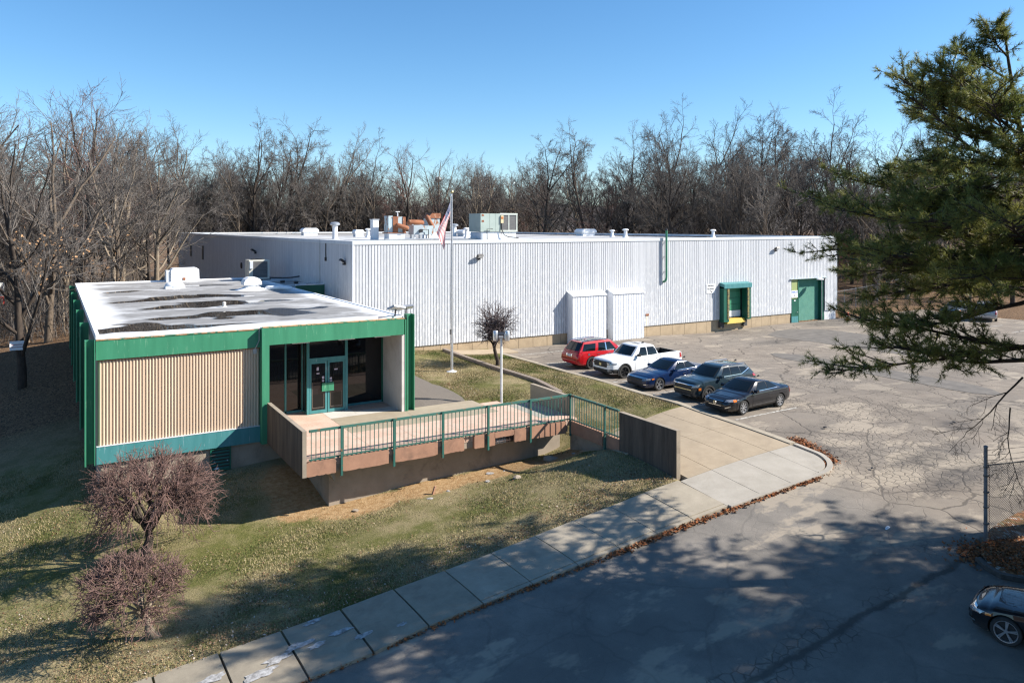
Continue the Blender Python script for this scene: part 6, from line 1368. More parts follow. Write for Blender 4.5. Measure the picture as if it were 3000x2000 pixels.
# the brush under the trees, one tangled mass
r = np.random.default_rng(77); V = []; F = []; b = 0
def brush_at(x, y, hmax):
    global b
    z = g1(x, y); h = hmax * r.uniform(.35, 1); ln = r.normal(0, .35, 2); p0 = np.array([x, y, z]); p2 = p0 + np.array([ln[0] * h, ln[1] * h, h]); p1 = (p0 + p2) / 2 + r.normal(0, .12, 3) * h; w = .014 + .012 * r.random()
    for a, c in ((p0, p1), (p1, p2)):
        d = unit(c - a); u = unit(np.cross(d, r.normal(0, 1, 3))) * w; v = unit(np.cross(d, u)) * w
        q = [a + u, a - u * .5 + v * .87, a - u * .5 - v * .87, c + u * .7, c - u * .35 + v * .6, c - u * .35 - v * .6]; V.extend(q)
        for i in range(3): F.append([b + i, b + (i + 1) % 3, b + 3 + (i + 1) % 3, b + 3 + i])
        b += 6
BX = []
for _ in range(2600): BX.append((*back2(), 4.0))
for _ in range(2600): BX.append((*right2(), 3.6))
for _ in range(2400): BX.append((*left2(), 3.4))
for _ in range(2200): BX.append((*right3(), 3.0))
for x, y, h in BX:
    if (x > 0.3 and y < 66) or (14.5 < x < 65 and 44 < y < 123.2): continue
    brush_at(x, y, h)
obj('undergrowth', fast_mesh('undergrowth', np.array(V), np.array(F), M_TWIG2), kind='stuff')

# --- nearer trees on the left bank
def near_tree(seed, h, loc, label, bark, twig, leaf=None, kind='S', rz=0., lean=None, trunk=1.0):
    t = spreading(seed, h) if kind == 'S' else locust(seed, h, 1.25)
    o = tree_object('bare_tree', t, bark, twig, 1, (loc[0], loc[1], g1(*loc)), label, 'tree', None, leaf, rz)
    if lean: o.rotation_euler = (lean[0], lean[1], rz)
    return o
near_tree(401, 17, (-1.6, 54.8), 'bare tree with a small white notice on its trunk left of the office', M_BARKD, M_TWIG2, (.10, .11, 9.0, 2), rz=.4)
near_tree(402, 19, (-.3, 68.0), 'many stemmed bare tree rising just behind the far end of the green columns', M_BARK, M_TWIG2, (.12, .11, 9.0, 2), rz=1.4)
near_tree(403, 22, (-8.6, 54), 'thick limbed bare tree at the left edge of the view', M_BARKD, M_TWIG, None, 'L', 2.2)
near_tree(404, 20, (-15.5, 46), 'dark bare tree reaching in from beyond the left edge of the view', M_BARKD, M_TWIG, None, 'L', .9, (0.05, .25))
near_tree(405, 17, (4.2, 72.5), 'slender twin stemmed bare tree behind the big white roof housing', M_BARK2, M_TWIG2, (.04, .11, 8, 2), rz=2.9)
near_tree(406, 18, (8.4, 78.0), 'pale stemmed spreading bare tree left of the shaded warehouse wall', M_BARK2, M_TWIG2, None, rz=5.2)
near_tree(407, 20, (-6.5, 70), 'spreading bare tree with clinging tan leaves left of the office roof', M_BARK, M_TWIG2, (.22, .12, 8.5, 2), rz=.2)
near_tree(408, 21, (-13, 62), 'tall spreading bare tree on the left bank with a few tan leaves', M_BARK, M_TWIG, (.08, .11, 9, 2), rz=4.0)
nt = empty('notice', (-1.75, 54.45, 1.55), 0, 'small white notice fixed to a tree trunk left of the office', 'notice')
nb = MB(); nb.box(-2.2, -1.45, 54.28, 54.31, 1.2, 1.75); obj('board', nb, M_SIGN, nt)
nb = MB(); nb.box(-2.1, -1.55, 54.272, 54.279, 1.50, 1.56); nb.box(-2.1, -1.55, 54.272, 54.279, 1.36, 1.41); obj('faded_stripe', nb, M_simple('faded_red', (0.45, 0.3, 0.32), None, 3, .6), nt)

# --- ornamental trees on the lawn
def umbrella_tree(seed, R, H, trunk_h, lean, nsub, fine, cr):
    """short trunk, arching limbs and a dense dome of drooping twigs"""
    t = Tree(seed, []); r = t.r; top = np.array([lean[0], lean[1], trunk_h]); n = 7
    P = [np.array([0, 0, -.15]) * (1 - k / n) + top * (k / n) + np.array([.05 * math.sin(k * 1.3), .05 * math.cos(k), 0]) for k in range(n + 1)]
    t.chains.append((0, P, [cr * (1.25 - .45 * k / n) for k in range(n + 1)]))
    hub = np.array([lean[0] * 1.6, lean[1] * 1.6, 0.])
    zc = trunk_h + (H - trunk_h) * .40
    def shell(a, s, f=1.0):   # s: 0 at the crown's top, 1 at its underside
        th = s * 2.15; bump = 1 + .10 * math.sin(3 * a + 1) * math.sin(th)
        return hub + np.array([R * f * bump * math.sin(th) * math.cos(a), R * f * bump * math.sin(th) * math.sin(a), zc + (H - zc) * f * math.cos(th) * (1.0 if th < 1.57 else 1.9)])
    limbs = []
    for i in range(13):
        a = 2 * math.pi * i / 13 + r.normal(0, .2); s_ = r.uniform(.30, .98); e = shell(a, s_, .80); m = top + (e - top) * .42 + np.array([0, 0, .30 * (H - trunk_h)]); pts = []
        for k in range(9):
            q = k / 8; pts.append((1 - q) ** 2 * top + 2 * q * (1 - q) * m + q * q * e + r.normal(0, .045, 3) * (k > 0) * R / 2)
        t.chains.append((1, pts, [cr * (.46 - .36 * k / 8) for k in range(9)])); limbs.append(pts)
    for i in range(nsub):
        a = r.uniform(0, 2 * math.pi); s_ = math.acos(1 - r.uniform(0, 1.42)) / 2.15; e = shell(a, min(s_, 1), r.uniform(.80, 1.0))
        best = min(range(13), key=lambda q: np.linalg.norm(limbs[q][6] - e)); b0 = limbs[best][r.integers(3, 9)]; m = (b0 + e) / 2 + np.array([0, 0, .16 * np.linalg.norm(e - b0)]) + r.normal(0, .07, 3); q = []
        for k in range(6):
            u = k / 5; q.append((1 - u) ** 2 * b0 + 2 * u * (1 - u) * m + u * u * e + r.normal(0, .02, 3))
        t.chains.append((2, q, [cr * .12, cr * .105, cr * .09, cr * .075, cr * .06, cr * .045]))
        for _ in range(fine):
            k = r.integers(1, 6); c = q[k]; out = unit((c - top) * np.array([1, 1, .6])); d = unit(out * .7 + r.normal(0, .6, 3) + np.array([0, 0, .12 if s_ < .5 else -.05])); L = R * r.uniform(.09, .24); w = [c]
            for j in range(4): d = unit(d + r.normal(0, .16, 3) + np.array([0, 0, -.04])); w.append(w[-1] + d * L / 4)
            t.chains.append((3, w, [.0105, .0095, .008, .0065, .005]))
    return t
u1 = umbrella_tree(501, 2.10, 3.75, 1.00, (.10, .05), 520, 6, .15)
tree_object('umbrella_tree', u1, M_BARKD, M_TWIGR, 1, (2.6, 27.6, g1(2.6, 27.6)), 'larger leafless umbrella shaped tree in front of the ribbed tan wall', 'tree', 'ornamental trees on the front lawn')
u2 = umbrella_tree(502, 1.45, 2.25, 0.62, (-.42, .25), 400, 6, .11)
tree_object('umbrella_tree', u2, M_BARK2, M_TWIGR, 1, (2.54, 22.85, g1(2.54, 22.85)), 'smaller reddish leafless tree with a leaning trunk near the sidewalk', 'tree', 'ornamental trees on the front lawn')
def ball_tree(seed, R, zc, trunk_h):
    t = Tree(seed, []); r = t.r
    stem = [np.array(p, float) for p in [(0, 0, -.1), (-.02, 0, .35), (-.14, .02, .75), (-.22, .02, 1.05)]]; t.chains.append((0, stem, [.15, .125, .11, .10]))
    cen = np.array([-.16, 0, zc]); stems = []
    for i in range(5):
        a = 2 * math.pi * i / 5 + .3; e = cen + np.array([math.cos(a) * R * .45, math.sin(a) * R * .45, .1]); q = [stem[-1] + (e - stem[-1]) * s + r.normal(0, .04, 3) * (0 < s < 1) for s in np.linspace(0, 1, 6)]; t.chains.append((1, q, [.075, .065, .058, .05, .042, .035])); stems.append(q)
    for i in range(210):
        q = stems[i % 5]; b0 = q[r.integers(2, 6)]; v = unit(r.normal(0, 1, 3)); v[2] = max(v[2], -.45); e = cen + unit(v) * R * r.uniform(.85, 1.03); pts = [b0 + (e - b0) * s + r.normal(0, .05, 3) * (0 < s < 1) for s in np.linspace(0, 1, 6)]
        t.chains.append((2, pts, [.024, .021, .018, .015, .012, .010]))
        for _ in range(5):
            k = r.integers(2, 6); d = unit(pts[k] - cen + r.normal(0, .8, 3)); L = R * r.uniform(.10, .26); t.chains.append((3, [pts[k], pts[k] + d * L * .5, pts[k] + d * L + r.normal(0, .03, 3)], [.011, .009, .007]))
    return t
tree_object('clipped_tree', ball_tree(510, 1.36, 2.55, 1.1), M_BARKD, M_simple('dark_twigs', (0.065, 0.05, 0.052), (0.10, 0.075, 0.075), 4, .8), 1, (22.84, 39.5, g1(22.84, 39.5)), 'small leafless tree clipped to a ball in front of the white wall', 'tree', None)

# --- white pine: trunk with whorled limbs and needle tufts
M_NEEDLE = N('pine_needles'); n = M_NEEDLE; P = n.pos('Object'); oi = n.noise(P, .9, 3); a = n.mix(n.ramp(oi, [(.35, 0.), (.65, 1.)]), (0.095, 0.130, 0.032), (0.30, 0.29, 0.075)); a = n.mix(n.ramp(n.noise(P, 6, 2), [(.6, 0.), (.75, .5)]), a, (0.19, 0.17, 0.05)); tl = n.node('ShaderNodeBsdfTranslucent'); n.put(tl.inputs[0], a); mx = n.node('ShaderNodeMixShader'); mx.inputs[0].default_value = .38; n.t.links.new(n.b.outputs[0], mx.inputs[1]); n.t.links.new(tl.outputs[0], mx.inputs[2]); n.t.links.new(mx.outputs[0], n.out.inputs[0]); M_NEEDLE = n.fin(a, .5, spec=.35)
def pine(seed, H, limbs, lean=(0, 0), tuft=.20, dens=1.0, needles=10, wid=.0075):
    r = np.random.default_rng(seed); t = Tree(seed, []); n = 16
    tp = lambda z: np.array([lean[0] * (z / H) + .12 * math.sin(z * .7), lean[1] * (z / H) + .1 * math.cos(z * .5), z])
    t.chains.append((0, [tp(-.5 + (H + .5) * k / n) for k in range(n + 1)], [max(.30 * (1 - .93 * k / n), .02) for k in range(n + 1)]))
    tufts = []
    for (z, az, L, rise) in limbs:
        b0 = tp(z); d = np.array([math.cos(az), math.sin(az), rise]); d = unit(d); pts = [b0]; k = 9
        for j in range(k):
            d = unit(d + r.normal(0, .07, 3) + np.array([0, 0, .045 * (j / k) - .02])); pts.append(pts[-1] + d * L / k)
        r0 = .022 + .011 * L; t.chains.append((1, pts, [r0 * (1 - .85 * j / k) for j in range(k + 1)]))
        side = unit(np.cross(d, np.array([0, 0, 1.])))
        for j in range(2, k + 1):
            for s in (-1, 1):
                for _ in range(2 if j > 3 else 1):
                    f = j - r.random(); kk = min(int(f), k - 1); b1 = pts[kk] + (pts[kk + 1] - pts[kk]) * (f - kk); L2 = L * r.uniform(.14, .30) * (1.15 - .6 * abs(j / k - .55)); d2 = unit(d * r.uniform(.4, 1.) + side * s * r.uniform(.5, 1.) + np.array([0, 0, r.uniform(-.22, .22)])); q = [b1]
                    for m in range(4): d2 = unit(d2 + r.normal(0, .10, 3) + np.array([0, 0, .06])); q.append(q[-1] + d2 * L2 / 4)
                    t.chains.append((2, q, [r0 * .32, r0 * .26, r0 * .2, r0 * .15, r0 * .1]))
                    for _ in range(int(9 * dens * (0.5 + L2))):
                        m = r.integers(1, 5); b2 = q[m]; d3 = unit(d2 + r.normal(0, .55, 3) + np.array([0, 0, .12])); L3 = r.uniform(.10, .34); e = b2 + d3 * L3; t.chains.append((3, [b2, e], [.010, .006]))
                        for g in np.arange(.3, 1.01, .35): tufts.append((b2 + d3 * L3 * g, d3))
        for g in range(6): tufts.append((pts[-1] + r.normal(0, .08, 3), d))
    for k in range(26): z = H * (.86 + .15 * r.random()); tufts.append((tp(min(z, H)) + r.normal(0, .10, 3), unit(np.array([r.normal(0, .5), r.normal(0, .5), 1.]))))
    C = np.array([a for a, _ in tufts]); D = np.array([b for _, b in tufts]); m = len(C)
    Dn = D[:, None, :] * .85 + r.normal(0, .55, (m, needles, 3)); Dn /= np.linalg.norm(Dn, axis=2, keepdims=True); S = np.cross(Dn, r.normal(0, 1, (m, needles, 3))); S /= np.linalg.norm(S, axis=2, keepdims=True) + 1e-9
    ln = tuft * r.uniform(.55, 1.05, (m, needles, 1)); A = C[:, None, :] + Dn * .01; B = A + Dn * ln; w = wid
    V = np.stack([A - S * w, A + S * w, B], 2).reshape(-1, 3); F = np.arange(len(V)).reshape(-1, 3)
    return t, V, F
# --- the pine at the right of the view, and its neighbours just outside it
LEFT = math.radians(148.9); RP = random.Random(3); limbs = []
for (zw, off, L, rise) in [(10.3, 0, 4.6, .78), (11.9, .1, 2.9, .75), (12.6, -.2, 1.9, .9), (13.3, .2, 1.3, 1.1), (10.1, -.15, 4.3, .42), (8.4, .05, 6.3, .13), (9.0, -.25, 5.2, .20), (5.0, .08, 6.1, .20), (5.3, -.2, 6.2, -.17), (4.9, .3, 5.5, -.08), (7.6, .2, 6.2, .10), (7.0, -.1, 6.4, .08), (7.2, -.45, 5.0, -.02), (9.3, .35, 4.6, .3), (11.0, .5, 3.4, .6)]:
    limbs.append((zw + 1.3, LEFT + off, L * .93, rise))
for k in range(25):
    zw = RP.uniform(6.6, 12.6); az = LEFT + RP.uniform(.35, 5.93); L = (6.2 if zw < 8 else 6.2 - (zw - 8) * .85) * RP.uniform(.6, .95)
    limbs.append((zw + 1, az, L, RP.uniform(-.12, .12) + max(0, zw - 8) * .12))
for k in range(12):
    zw = RP.uniform(6.8, 9.8); L = (6.2 if zw < 8 else 5.8 - (zw - 8) * .75) * RP.uniform(.55, .95); limbs.append((zw + 1, LEFT + RP.uniform(-.8, .8), L, RP.uniform(-.1, .12) + max(0, zw - 8) * .13))
pt, PV, PF = pine(601, 15.6, limbs, (-2.05, 1.24), .20, .62)
PINE_AT = (25.06, 9.95); pz = g1(*PINE_AT)
pr = empty('pine_tree', (PINE_AT[0], PINE_AT[1], pz), 0, 'large green pine with long sweeping limbs at the right edge of the view', 'tree')
obj('trunk', pt.mesh('trunk', 0, 1, M_BARKD), None, pr, local=True); obj('branches', pt.mesh('branches', 2, 3, M_BARKD), None, pr, local=True)
obj('foliage', fast_mesh('foliage', PV, PF, M_NEEDLE), None, pr, local=True)
# a dead bare bough hanging in front of the fence
t = Tree(610, [LV(n=7, w=.10, up=-.02, tip=.35, kids=(5, 6), t0=.25, ang=(20, 55), len=(.35, .7), rk=.6, fork=1, rmin=.012), LV(n=4, w=.18, up=0, tip=.4, kids=(4, 6), t0=.2, ang=(25, 60), len=(.4, .7), rk=.6, rmin=.007), LV(n=3, w=.2, up=0, tip=.5, kids=(2, 4), t0=.2, ang=(25, 60), len=(.4, .7), rk=.7, rmin=.005), LV(n=2, w=.2, up=0, tip=.6, rmin=.004)])
t.grow(0, np.array([25.9, 12.1, 3.9]), np.array([-.78, .30, -.72]), 2.6, .032); t.grow(0, np.array([25.35, 12.2, 3.0]), np.array([-.30, .05, -1.]), 2.2, .024)
me = t.mesh('dead_bough', 0, 9, M_BARKD); me.transform(Matrix.Translation((-PINE_AT[0], -PINE_AT[1], -pz))); obj('dead_bough', me, None, pr, local=True)
# a stand of taller pines just beyond the right edge; its shade lies across the road
RP = random.Random(8); limbs2 = []
for k in range(58):
    z = RP.uniform(6.0, 18.2); L = (5.2 if z < 11 else 5.2 - (z - 11) * .58) * RP.uniform(.7, 1.0); limbs2.append((z, RP.uniform(0, 6.28), L, RP.uniform(-.08, .15)))
p2, QV, QF = pine(611, 19.0, limbs2, (.3, -.2), .22, .8, 8, .011)
pq = None
for k, (x, y, rz, sc, lab) in enumerate([(24.4, 4.6, 2.6, 1.0, 'tall pine beyond the right edge next to the road'), (22.0, 2.6, 4.1, 1.0, 'tall pine beyond the lower right corner beside the road'), (30.4, 2.1, 5.3, 1.08, 'tall pine beyond the right edge behind the one next to the road'), (27.8, -.4, .4, 1.05, 'tall pine in the middle of the stand beyond the right edge'), (19.7, -.2, 3.3, 1.0, 'tall pine beyond the lower right corner close to the near road'), (25.7, -3.8, 1.9, 1.1, 'tall pine at the back of the stand beyond the lower right corner'), (35.0, .8, 2.2, 1.15, 'outermost tall pine of the stand beyond the right edge'), (32.4, -4.4, .9, 1.1, 'tall pine at the far back of the stand beyond the right edge'), (20.2, -5.2, 5.0, 1.05, 'tall pine of the stand farthest towards the viewer')]):
    if pq is None:
        pq = c = empty('pine_tree', (0, 0, 0)); obj('trunk', p2.mesh('trunk', 0, 1, M_BARKD), None, pq, local=True); obj('foliage', fast_mesh('foliage', QV, QF, M_NEEDLE), None, pq, local=True)
    else: c = copy_tree(pq)
    c.location = (x, y, g1(x, y)); c.rotation_euler = (0, 0, rz); c.scale = (sc, sc, sc); tag(c, lab, 'tree')
# bare tree off to the right whose boughs shade the end of the wall
put_loc(3, 73.2, 38.9, .66, 'bare tree at the right side of the lot shading the warehouse corner', None, rz=1.0)

# ------------------------------------------------------------------ poles and flag
M_ALU = M_simple('brushed_aluminium', (0.60, 0.61, 0.63), (0.50, 0.51, 0.53), 6, .35, .7); M_POLE = M_simple('painted_pole', (0.66, 0.66, 0.66), (0.55, 0.55, 0.55), 3, .45)
fx, fy = 19.62, 39.21; fz = g1(fx, fy) + .05
fp = empty('flagpole', (fx, fy, fz), 0, 'tall aluminium flagpole standing on the lawn before the white wall', 'flagpole')
mb = MB(); mb.lathe([(.078, 0), (.075, 2.5), (.055, 7), (.036, 10.2), (0, 10.21)], (fx, fy, fz), 12); obj('pole', mb, M_ALU, fp, smooth=True)
mb = MB(); mb.lathe([(.32, 0.0), (.30, .03), (.14, .07), (.11, .10)], (fx, fy, fz), 14); obj('flash_collar', mb, M_POLE, fp, smooth=True)
mb = MB(); mb.lathe([(0, -.10), (.07, -.07), (.10, 0), (.07, .07), (0, .10)], (fx, fy, fz + 10.32), 12); obj('ball', mb, M_simple('gilt_ball', (0.50, 0.42, 0.22), None, 3, .4, .6), fp, smooth=True)
mb = MB(); mb.lathe([(.07, 0), (.07, .12), (0, .14)], (fx - .06, fy, fz + 10.05), 8); obj('truck', mb, M_ALU, fp)
mb = MB(); mb.tube([(fx - .11, fy - .05, fz + 10.05), (fx - .15, fy - .06, fz + 6), (fx - .20, fy - .07, fz + 3.4), (fx - .12, fy - .06, fz + 2.4)], .012, 4); obj('halyard', mb, M_SIGN, fp)
mb = MB(); mb.box(fx - .16, fx - .10, fy - .08, fy - .04, fz + 2.15, fz + 2.45); obj('cleat', mb, M_DARK, fp)
# the flag hangs in folds: a cloth grid whose printed field and stripes follow its own length and width
FW, FL = 1.35, 2.25; nu, nv = 34, 20; V = []; uv = []
sx = Vector((.8563, -.5165, 0))
for j in range(nv + 1):
    v = j / nv                                   # along the hoist, top to bottom
    for i in range(nu + 1):
        u = i / nu                               # from hoist to fly, falling away below the pole
        drop = FW * v * .62 + FL * u * .80 + .10 * u * v; out = -.10 - .05 * v - u * (.36 + .55 * (1 - v) * (1 - .35 * u)) + .05 * math.sin(5 * u + 3 * v)
        fold = .55 * out + .05 * math.sin(8 * v + 2.2 * u) * (.3 + u)
        p = Vector((fx, fy, fz + 9.72)) + sx * (out * .95) + Vector((.5165, .8563, 0)) * fold + Vector((0, 0, -drop)); V.append(p); uv.append((u, 1 - v))
F = [(j * (nu + 1) + i, j * (nu + 1) + i + 1, (j + 1) * (nu + 1) + i + 1, (j + 1) * (nu + 1) + i) for j in range(nv) for i in range(nu)]
n = N('flag_cloth'); tc = n.node('ShaderNodeUVMap'); q = n.sep(tc.outputs[0])
st = n.math('MODULO', n.math('FLOOR', n.math('MULTIPLY', q[1], 13.0)), 2.0); a = n.mix(st, (0.52, 0.025, 0.045), (0.80, 0.78, 0.76))
can = n.math('MULTIPLY', n.math('LESS_THAN', q[0], .40), n.math('GREATER_THAN', q[1], 6.0 / 13))
cell = n.node('ShaderNodeCombineXYZ'); n.put(cell.inputs[0], n.math('MULTIPLY', q[0], 27.5)); n.put(cell.inputs[1], n.math('MULTIPLY', q[1], 16.7)); star = n.ramp(n.voro(cell.outputs[0], 1.0, 'F1', 'Distance', .0), [(.26, 1.), (.32, 0.)])
a = n.mix(can, a, n.mix(star, (0.015, 0.035, 0.16), (0.8, 0.8, 0.8))); n.b.inputs['Subsurface Weight'].default_value = 0.0; M_FLAG = n.fin(a, .85)
mb = MB(); mb.v = [tuple(p) for p in V]; mb.f = F; mb.mi = [0] * len(F); me = mb.mesh('flag', M_FLAG, True, fix=False); ul = me.uv_layers.new(name='UVMap'); lv = np.empty(len(me.loops), int); me.loops.foreach_get('vertex_index', lv); ul.data.foreach_set('uv', np.array(uv, np.float32)[lv].ravel())
md = obj('flag', me); tag(md, 'American flag hanging limp from the top of the flagpole', 'flag')
# lamp post with two drum heads
lx, ly = 18.9, 32.35; lz = g1(lx, ly) + .04
lp = empty('lamp_post', (lx, ly, lz), 0, 'slim grey lamp post with two drum heads behind the platform', 'lamp post')
mb = MB(); mb.lathe([(.062, 0), (.058, 3.55)], (lx, ly, lz), 10); obj('pole', mb, M_POLE, lp, smooth=True)
mb = MB(); mb.lathe([(.16, 0), (.15, .06), (.09, .10)], (lx, ly, lz), 10); obj('base', mb, M_DARK, lp)
Mr = Matrix.Translation((lx, ly, lz)) @ Matrix.Rotation(math.radians(-31.1), 4, 'Z')
mb = MB(); mb.box(-.28, .28, -.07, .07, 3.30, 3.52, Mr); obj('arm', mb, M_SIGN, lp)
for s in (-1, 1):
    mb = MB(); mb.lathe([(.11, 3.18), (.12, 3.20), (.12, 3.64), (.10, 3.67), (0, 3.68)], (s * .29, 0, 0), 14, M=Mr); obj('lamp_head', mb, M_ALU, lp, smooth=True)
mb = MB(); mb.box(-.16, .16, -.20, .16, 3.62, 3.80, Mr @ Matrix.Rotation(.25, 4, 'X')); obj('floodlight', mb, M_DARK, lp)
mb = MB(); mb.box(-.11, .11, -.205, -.2, 3.65, 3.76, Mr @ Matrix.Rotation(.25, 4, 'X')); obj('flood_lens', mb, M_SIGN, lp)
# timber edging between the two lawns
M_TIMB = M_simple('grey_weathered_timber', (0.26, 0.21, 0.17), (0.17, 0.135, 0.11), 3, .9, 0, (6, .6, 6), bump=.5)
te = empty('timber_edging', (22.05, 38, g1(22.05, 38)), 0, 'long grey timber edging dividing the two back lawns', 'edging')
ys = np.linspace(31.8, 45.2, 7)
for a, b in zip(ys[:-1], ys[1:]):
    mb = MB(); za, zb = g1(22.05, a) + .24, g1(22.05, b) + .24; w = .13
    P = [(22.05 - w, a + .01, za - .5), (22.05 + w, a + .01, za - .5), (22.05 + w, b - .01, zb - .5), (22.05 - w, b - .01, zb - .5), (22.05 - w, a + .01, za), (22.05 + w, a + .01, za), (22.05 + w, b - .01, zb), (22.05 - w, b - .01, zb)]
    mb.v = P; mb.f = [(3, 2, 1, 0), (4, 5, 6, 7), (0, 1, 5, 4), (1, 2, 6, 5), (2, 3, 7, 6), (3, 0, 4, 7)]; mb.mi = [0] * 6; obj('timber', mb, M_TIMB, te)

# ------------------------------------------------------------------ fences
M_WIRE = M_simple('weathered_wire', (0.10, 0.10, 0.10), (0.15, 0.14, 0.13), 8, .6, .4); M_FPOST = M_simple('fence_pipe', (0.20, 0.22, 0.25), (0.14, 0.15, 0.17), 4, .5, .5)
def chain_fence(name, p0, p1, H, posts, label, step, wire, top_barbs=True, endpost=True):
    p0 = Vector((*p0, 0)); p1 = Vector((*p1, 0)); d = p1 - p0; L = d.length; d /= L; root = empty(name, (p0.x, p0.y, g1(p0.x, p0.y)), 0, label, 'fence')
    G = lambda s: g1(p0.x + d.x * s, p0.y + d.y * s)
    ss = np.linspace(0, L, 60); gg = gz(p0.x + d.x * ss, p0.y + d.y * ss); gi = lambda s: float(np.interp(s, ss, gg))
    at = lambda s, h: Vector((p0.x + d.x * s, p0.y + d.y * s, gi(s) + h))
    for k, s in enumerate(posts):
        mb = MB(); big = k == 0 and endpost; mb.tube([at(s, -.3), at(s, H + (.55 if big else .04))], .055 if big else .032, 10); o = obj('post', mb, M_FPOST, root, smooth=True)
        mb = MB(); q = at(s, H + (.55 if big else .04)); mb.lathe([(.065 if big else .04, 0), (.06 if big else .036, .04), (0, .065)], q, 8); obj('cap', mb, M_FPOST, o)
        if big:
            for h in (.2, .65, 1.15, 1.6, 2.1, H - .05):
                mb = MB(); c = at(s, h); mb.lathe([(.06, -.02), (.068, -.02), (.068, .02), (.06, .02)], c, 8); mb.box(c.x + d.x * .07 - .015, c.x + d.x * .12, c.y - .02 + d.y * .1, c.y + .02 + d.y * .1, c.z - .018, c.z + .018); obj('band', mb, M_WIRE, o)
    for h in (H,):
        mb = MB(); mb.tube([at(s, h) for s in np.linspace(0, L, 14)], .022, 6); obj('top_rail', mb, M_WIRE if endpost else M_FPOST, root)
    if endpost:
        mb = MB(); mb.tube([at(.12, .1), at(.12, H)], .012, 5); obj('tension_bar', mb, M_RUST2, root)
    if top_barbs:
        for h in (.14, .30, .46):
            mb = MB(); mb.tube([at(s, H + h - .02 * math.sin(s * 1.3)) for s in np.linspace(0, L, 16)], .007, 4); obj('barbed_wire', mb, M_WIRE, root)
    mb = MB(); w = wire; s = -H
    def wline(s0, s1, h0, h1):
        a, b = at(s0, h0), at(s1, h1); n = Vector((-d.y, d.x, 0)) * w; u = Vector((0, 0, w)); i = len(mb.v)
        mb.v += [tuple(a + n), tuple(a - n * .5 + u), tuple(a - n * .5 - u), tuple(b + n), tuple(b - n * .5 + u), tuple(b - n * .5 - u)]
        for j in range(3): mb.face((i + j, i + (j + 1) % 3, i + 3 + (j + 1) % 3, i + 3 + j))
    while s < L:
        for sgn in (1, -1):
            a, b = (s, s + H) if sgn > 0 else (s + H, s); h0, h1 = .04, H
            lo, hi = (a, b)
            def clip(a, b, h0, h1):
                out = []
                for (x, h, x2, h2) in ((a, h0, b, h1), (b, h1, a, h0)):
                    if x < 0.1: t = (0.1 - x) / (x2 - x); x, h = 0.1, h + (h2 - h) * t
                    elif x > L: t = (L - x) / (x2 - x); x, h = L, h + (h2 - h) * t
                    out.append((x, h))
                return out
            if max(a, b) <= 0.15 or min(a, b) >= L - .05: continue
            (xa, ha), (xb, hb) = clip(a, b, h0, h1)
            mid = ((xa + xb) / 2, (ha + hb) / 2); wline(xa, mid[0], ha, mid[1]); wline(mid[0], xb, mid[1], hb)
        s += step
    obj('chain_link', mb, M_WIRE, root, fix=False, kind='stuff')
    return root
chain_fence('chain_link_fence', (24.24, 12.36), (24.24 + 7.5 * .942, 12.36 - 7.5 * .335), 2.42, [0, 3.0, 6.0], 'tall chain link fence with barbed wire at the right edge by the leaf strewn verge', .075, .0055)
chain_fence('chain_link_fence', (64.0, 47.6), (92, 54.5), 2.1, [0, 2.5, 5, 8, 11, 14, 17, 20, 23, 26, 28.5], 'distant chain link fence along the wood at the right end of the warehouse', .22, .006, False, False)

# ------------------------------------------------------------------ small things
M_CONE = M_simple('cone_orange', (0.75, 0.06, 0.02), (0.65, 0.05, 0.02), 4, .5)
cx, cy = 62.9, 44.2; cz = g1(cx, cy)
tc_ = empty('traffic_cone', (cx, cy, cz), 0, 'red orange traffic cone by the right corner of the warehouse', 'traffic cone')
mb = MB(); mb.lathe([(.17, .03), (.05, .68), (.03, .70), (0, .70)], (cx, cy, cz), 12); obj('cone', mb, M_CONE, tc_, smooth=True)
mb = MB(); mb.box(cx - .22, cx + .22, cy - .22, cy + .22, cz, cz + .035); obj('base', mb, M_CONE, tc_)
mb = MB(); mb.lathe([(.128, .32), (.100, .44)], (cx, cy, cz), 12); obj('reflective_band', mb, M_SIGN, tc_)
def chunk(x, y, s, seed, label, m=None, flat=.5):
    r = random.Random(seed); bm = bmesh.new(); bmesh.ops.create_icosphere(bm, subdivisions=1, radius=s)
    for v in bm.verts: v.co = Vector((v.co.x * r.uniform(.6, 1.3), v.co.y * r.uniform(.6, 1.2), v.co.z * flat * r.uniform(.6, 1.2)))
    me = bpy.data.meshes.new('concrete_chunk'); bm.to_mesh(me); bm.free(); me.materials.append(m or M_SPALL)
    o = bpy.data.objects.new('concrete_chunk', me); COL.objects.link(o); o.location = (x, y, g1(x, y) + .06 + s * flat * .3); o.rotation_euler = (0, 0, r.uniform(0, 6)); tag(o, label, 'rubble', 'broken concrete under the platform')
from itertools import count
for k, (x, y, s, lab) in enumerate([(9.7, 27.4, .13, 'pale concrete lump beside the left foot of the platform wall'), (12.4, 26.6, .16, 'flat concrete chip lying in the middle of the bare dirt'), (13.3, 26.9, .11, 'small broken concrete piece on the bare dirt strip'), (15.9, 26.0, .22, 'largest pale broken lump on the lawn below the railing'), (15.6, 27.6, .20, 'concrete slab fragment leaning by the platform wall'), (16.2, 27.5, .10, 'small concrete chip by the platform wall'), (18.4, 27.3, .34, 'flat broken slab below the corner of the railing'), (19.2, 26.7, .12, 'small pale piece under the railing corner'), (15.0, 26.8, .14, 'rounded concrete lump on the dirt right of the chips')]):
    chunk(x, y, s, k, lab, M_SPALL if k % 3 else M_CONC, .45)
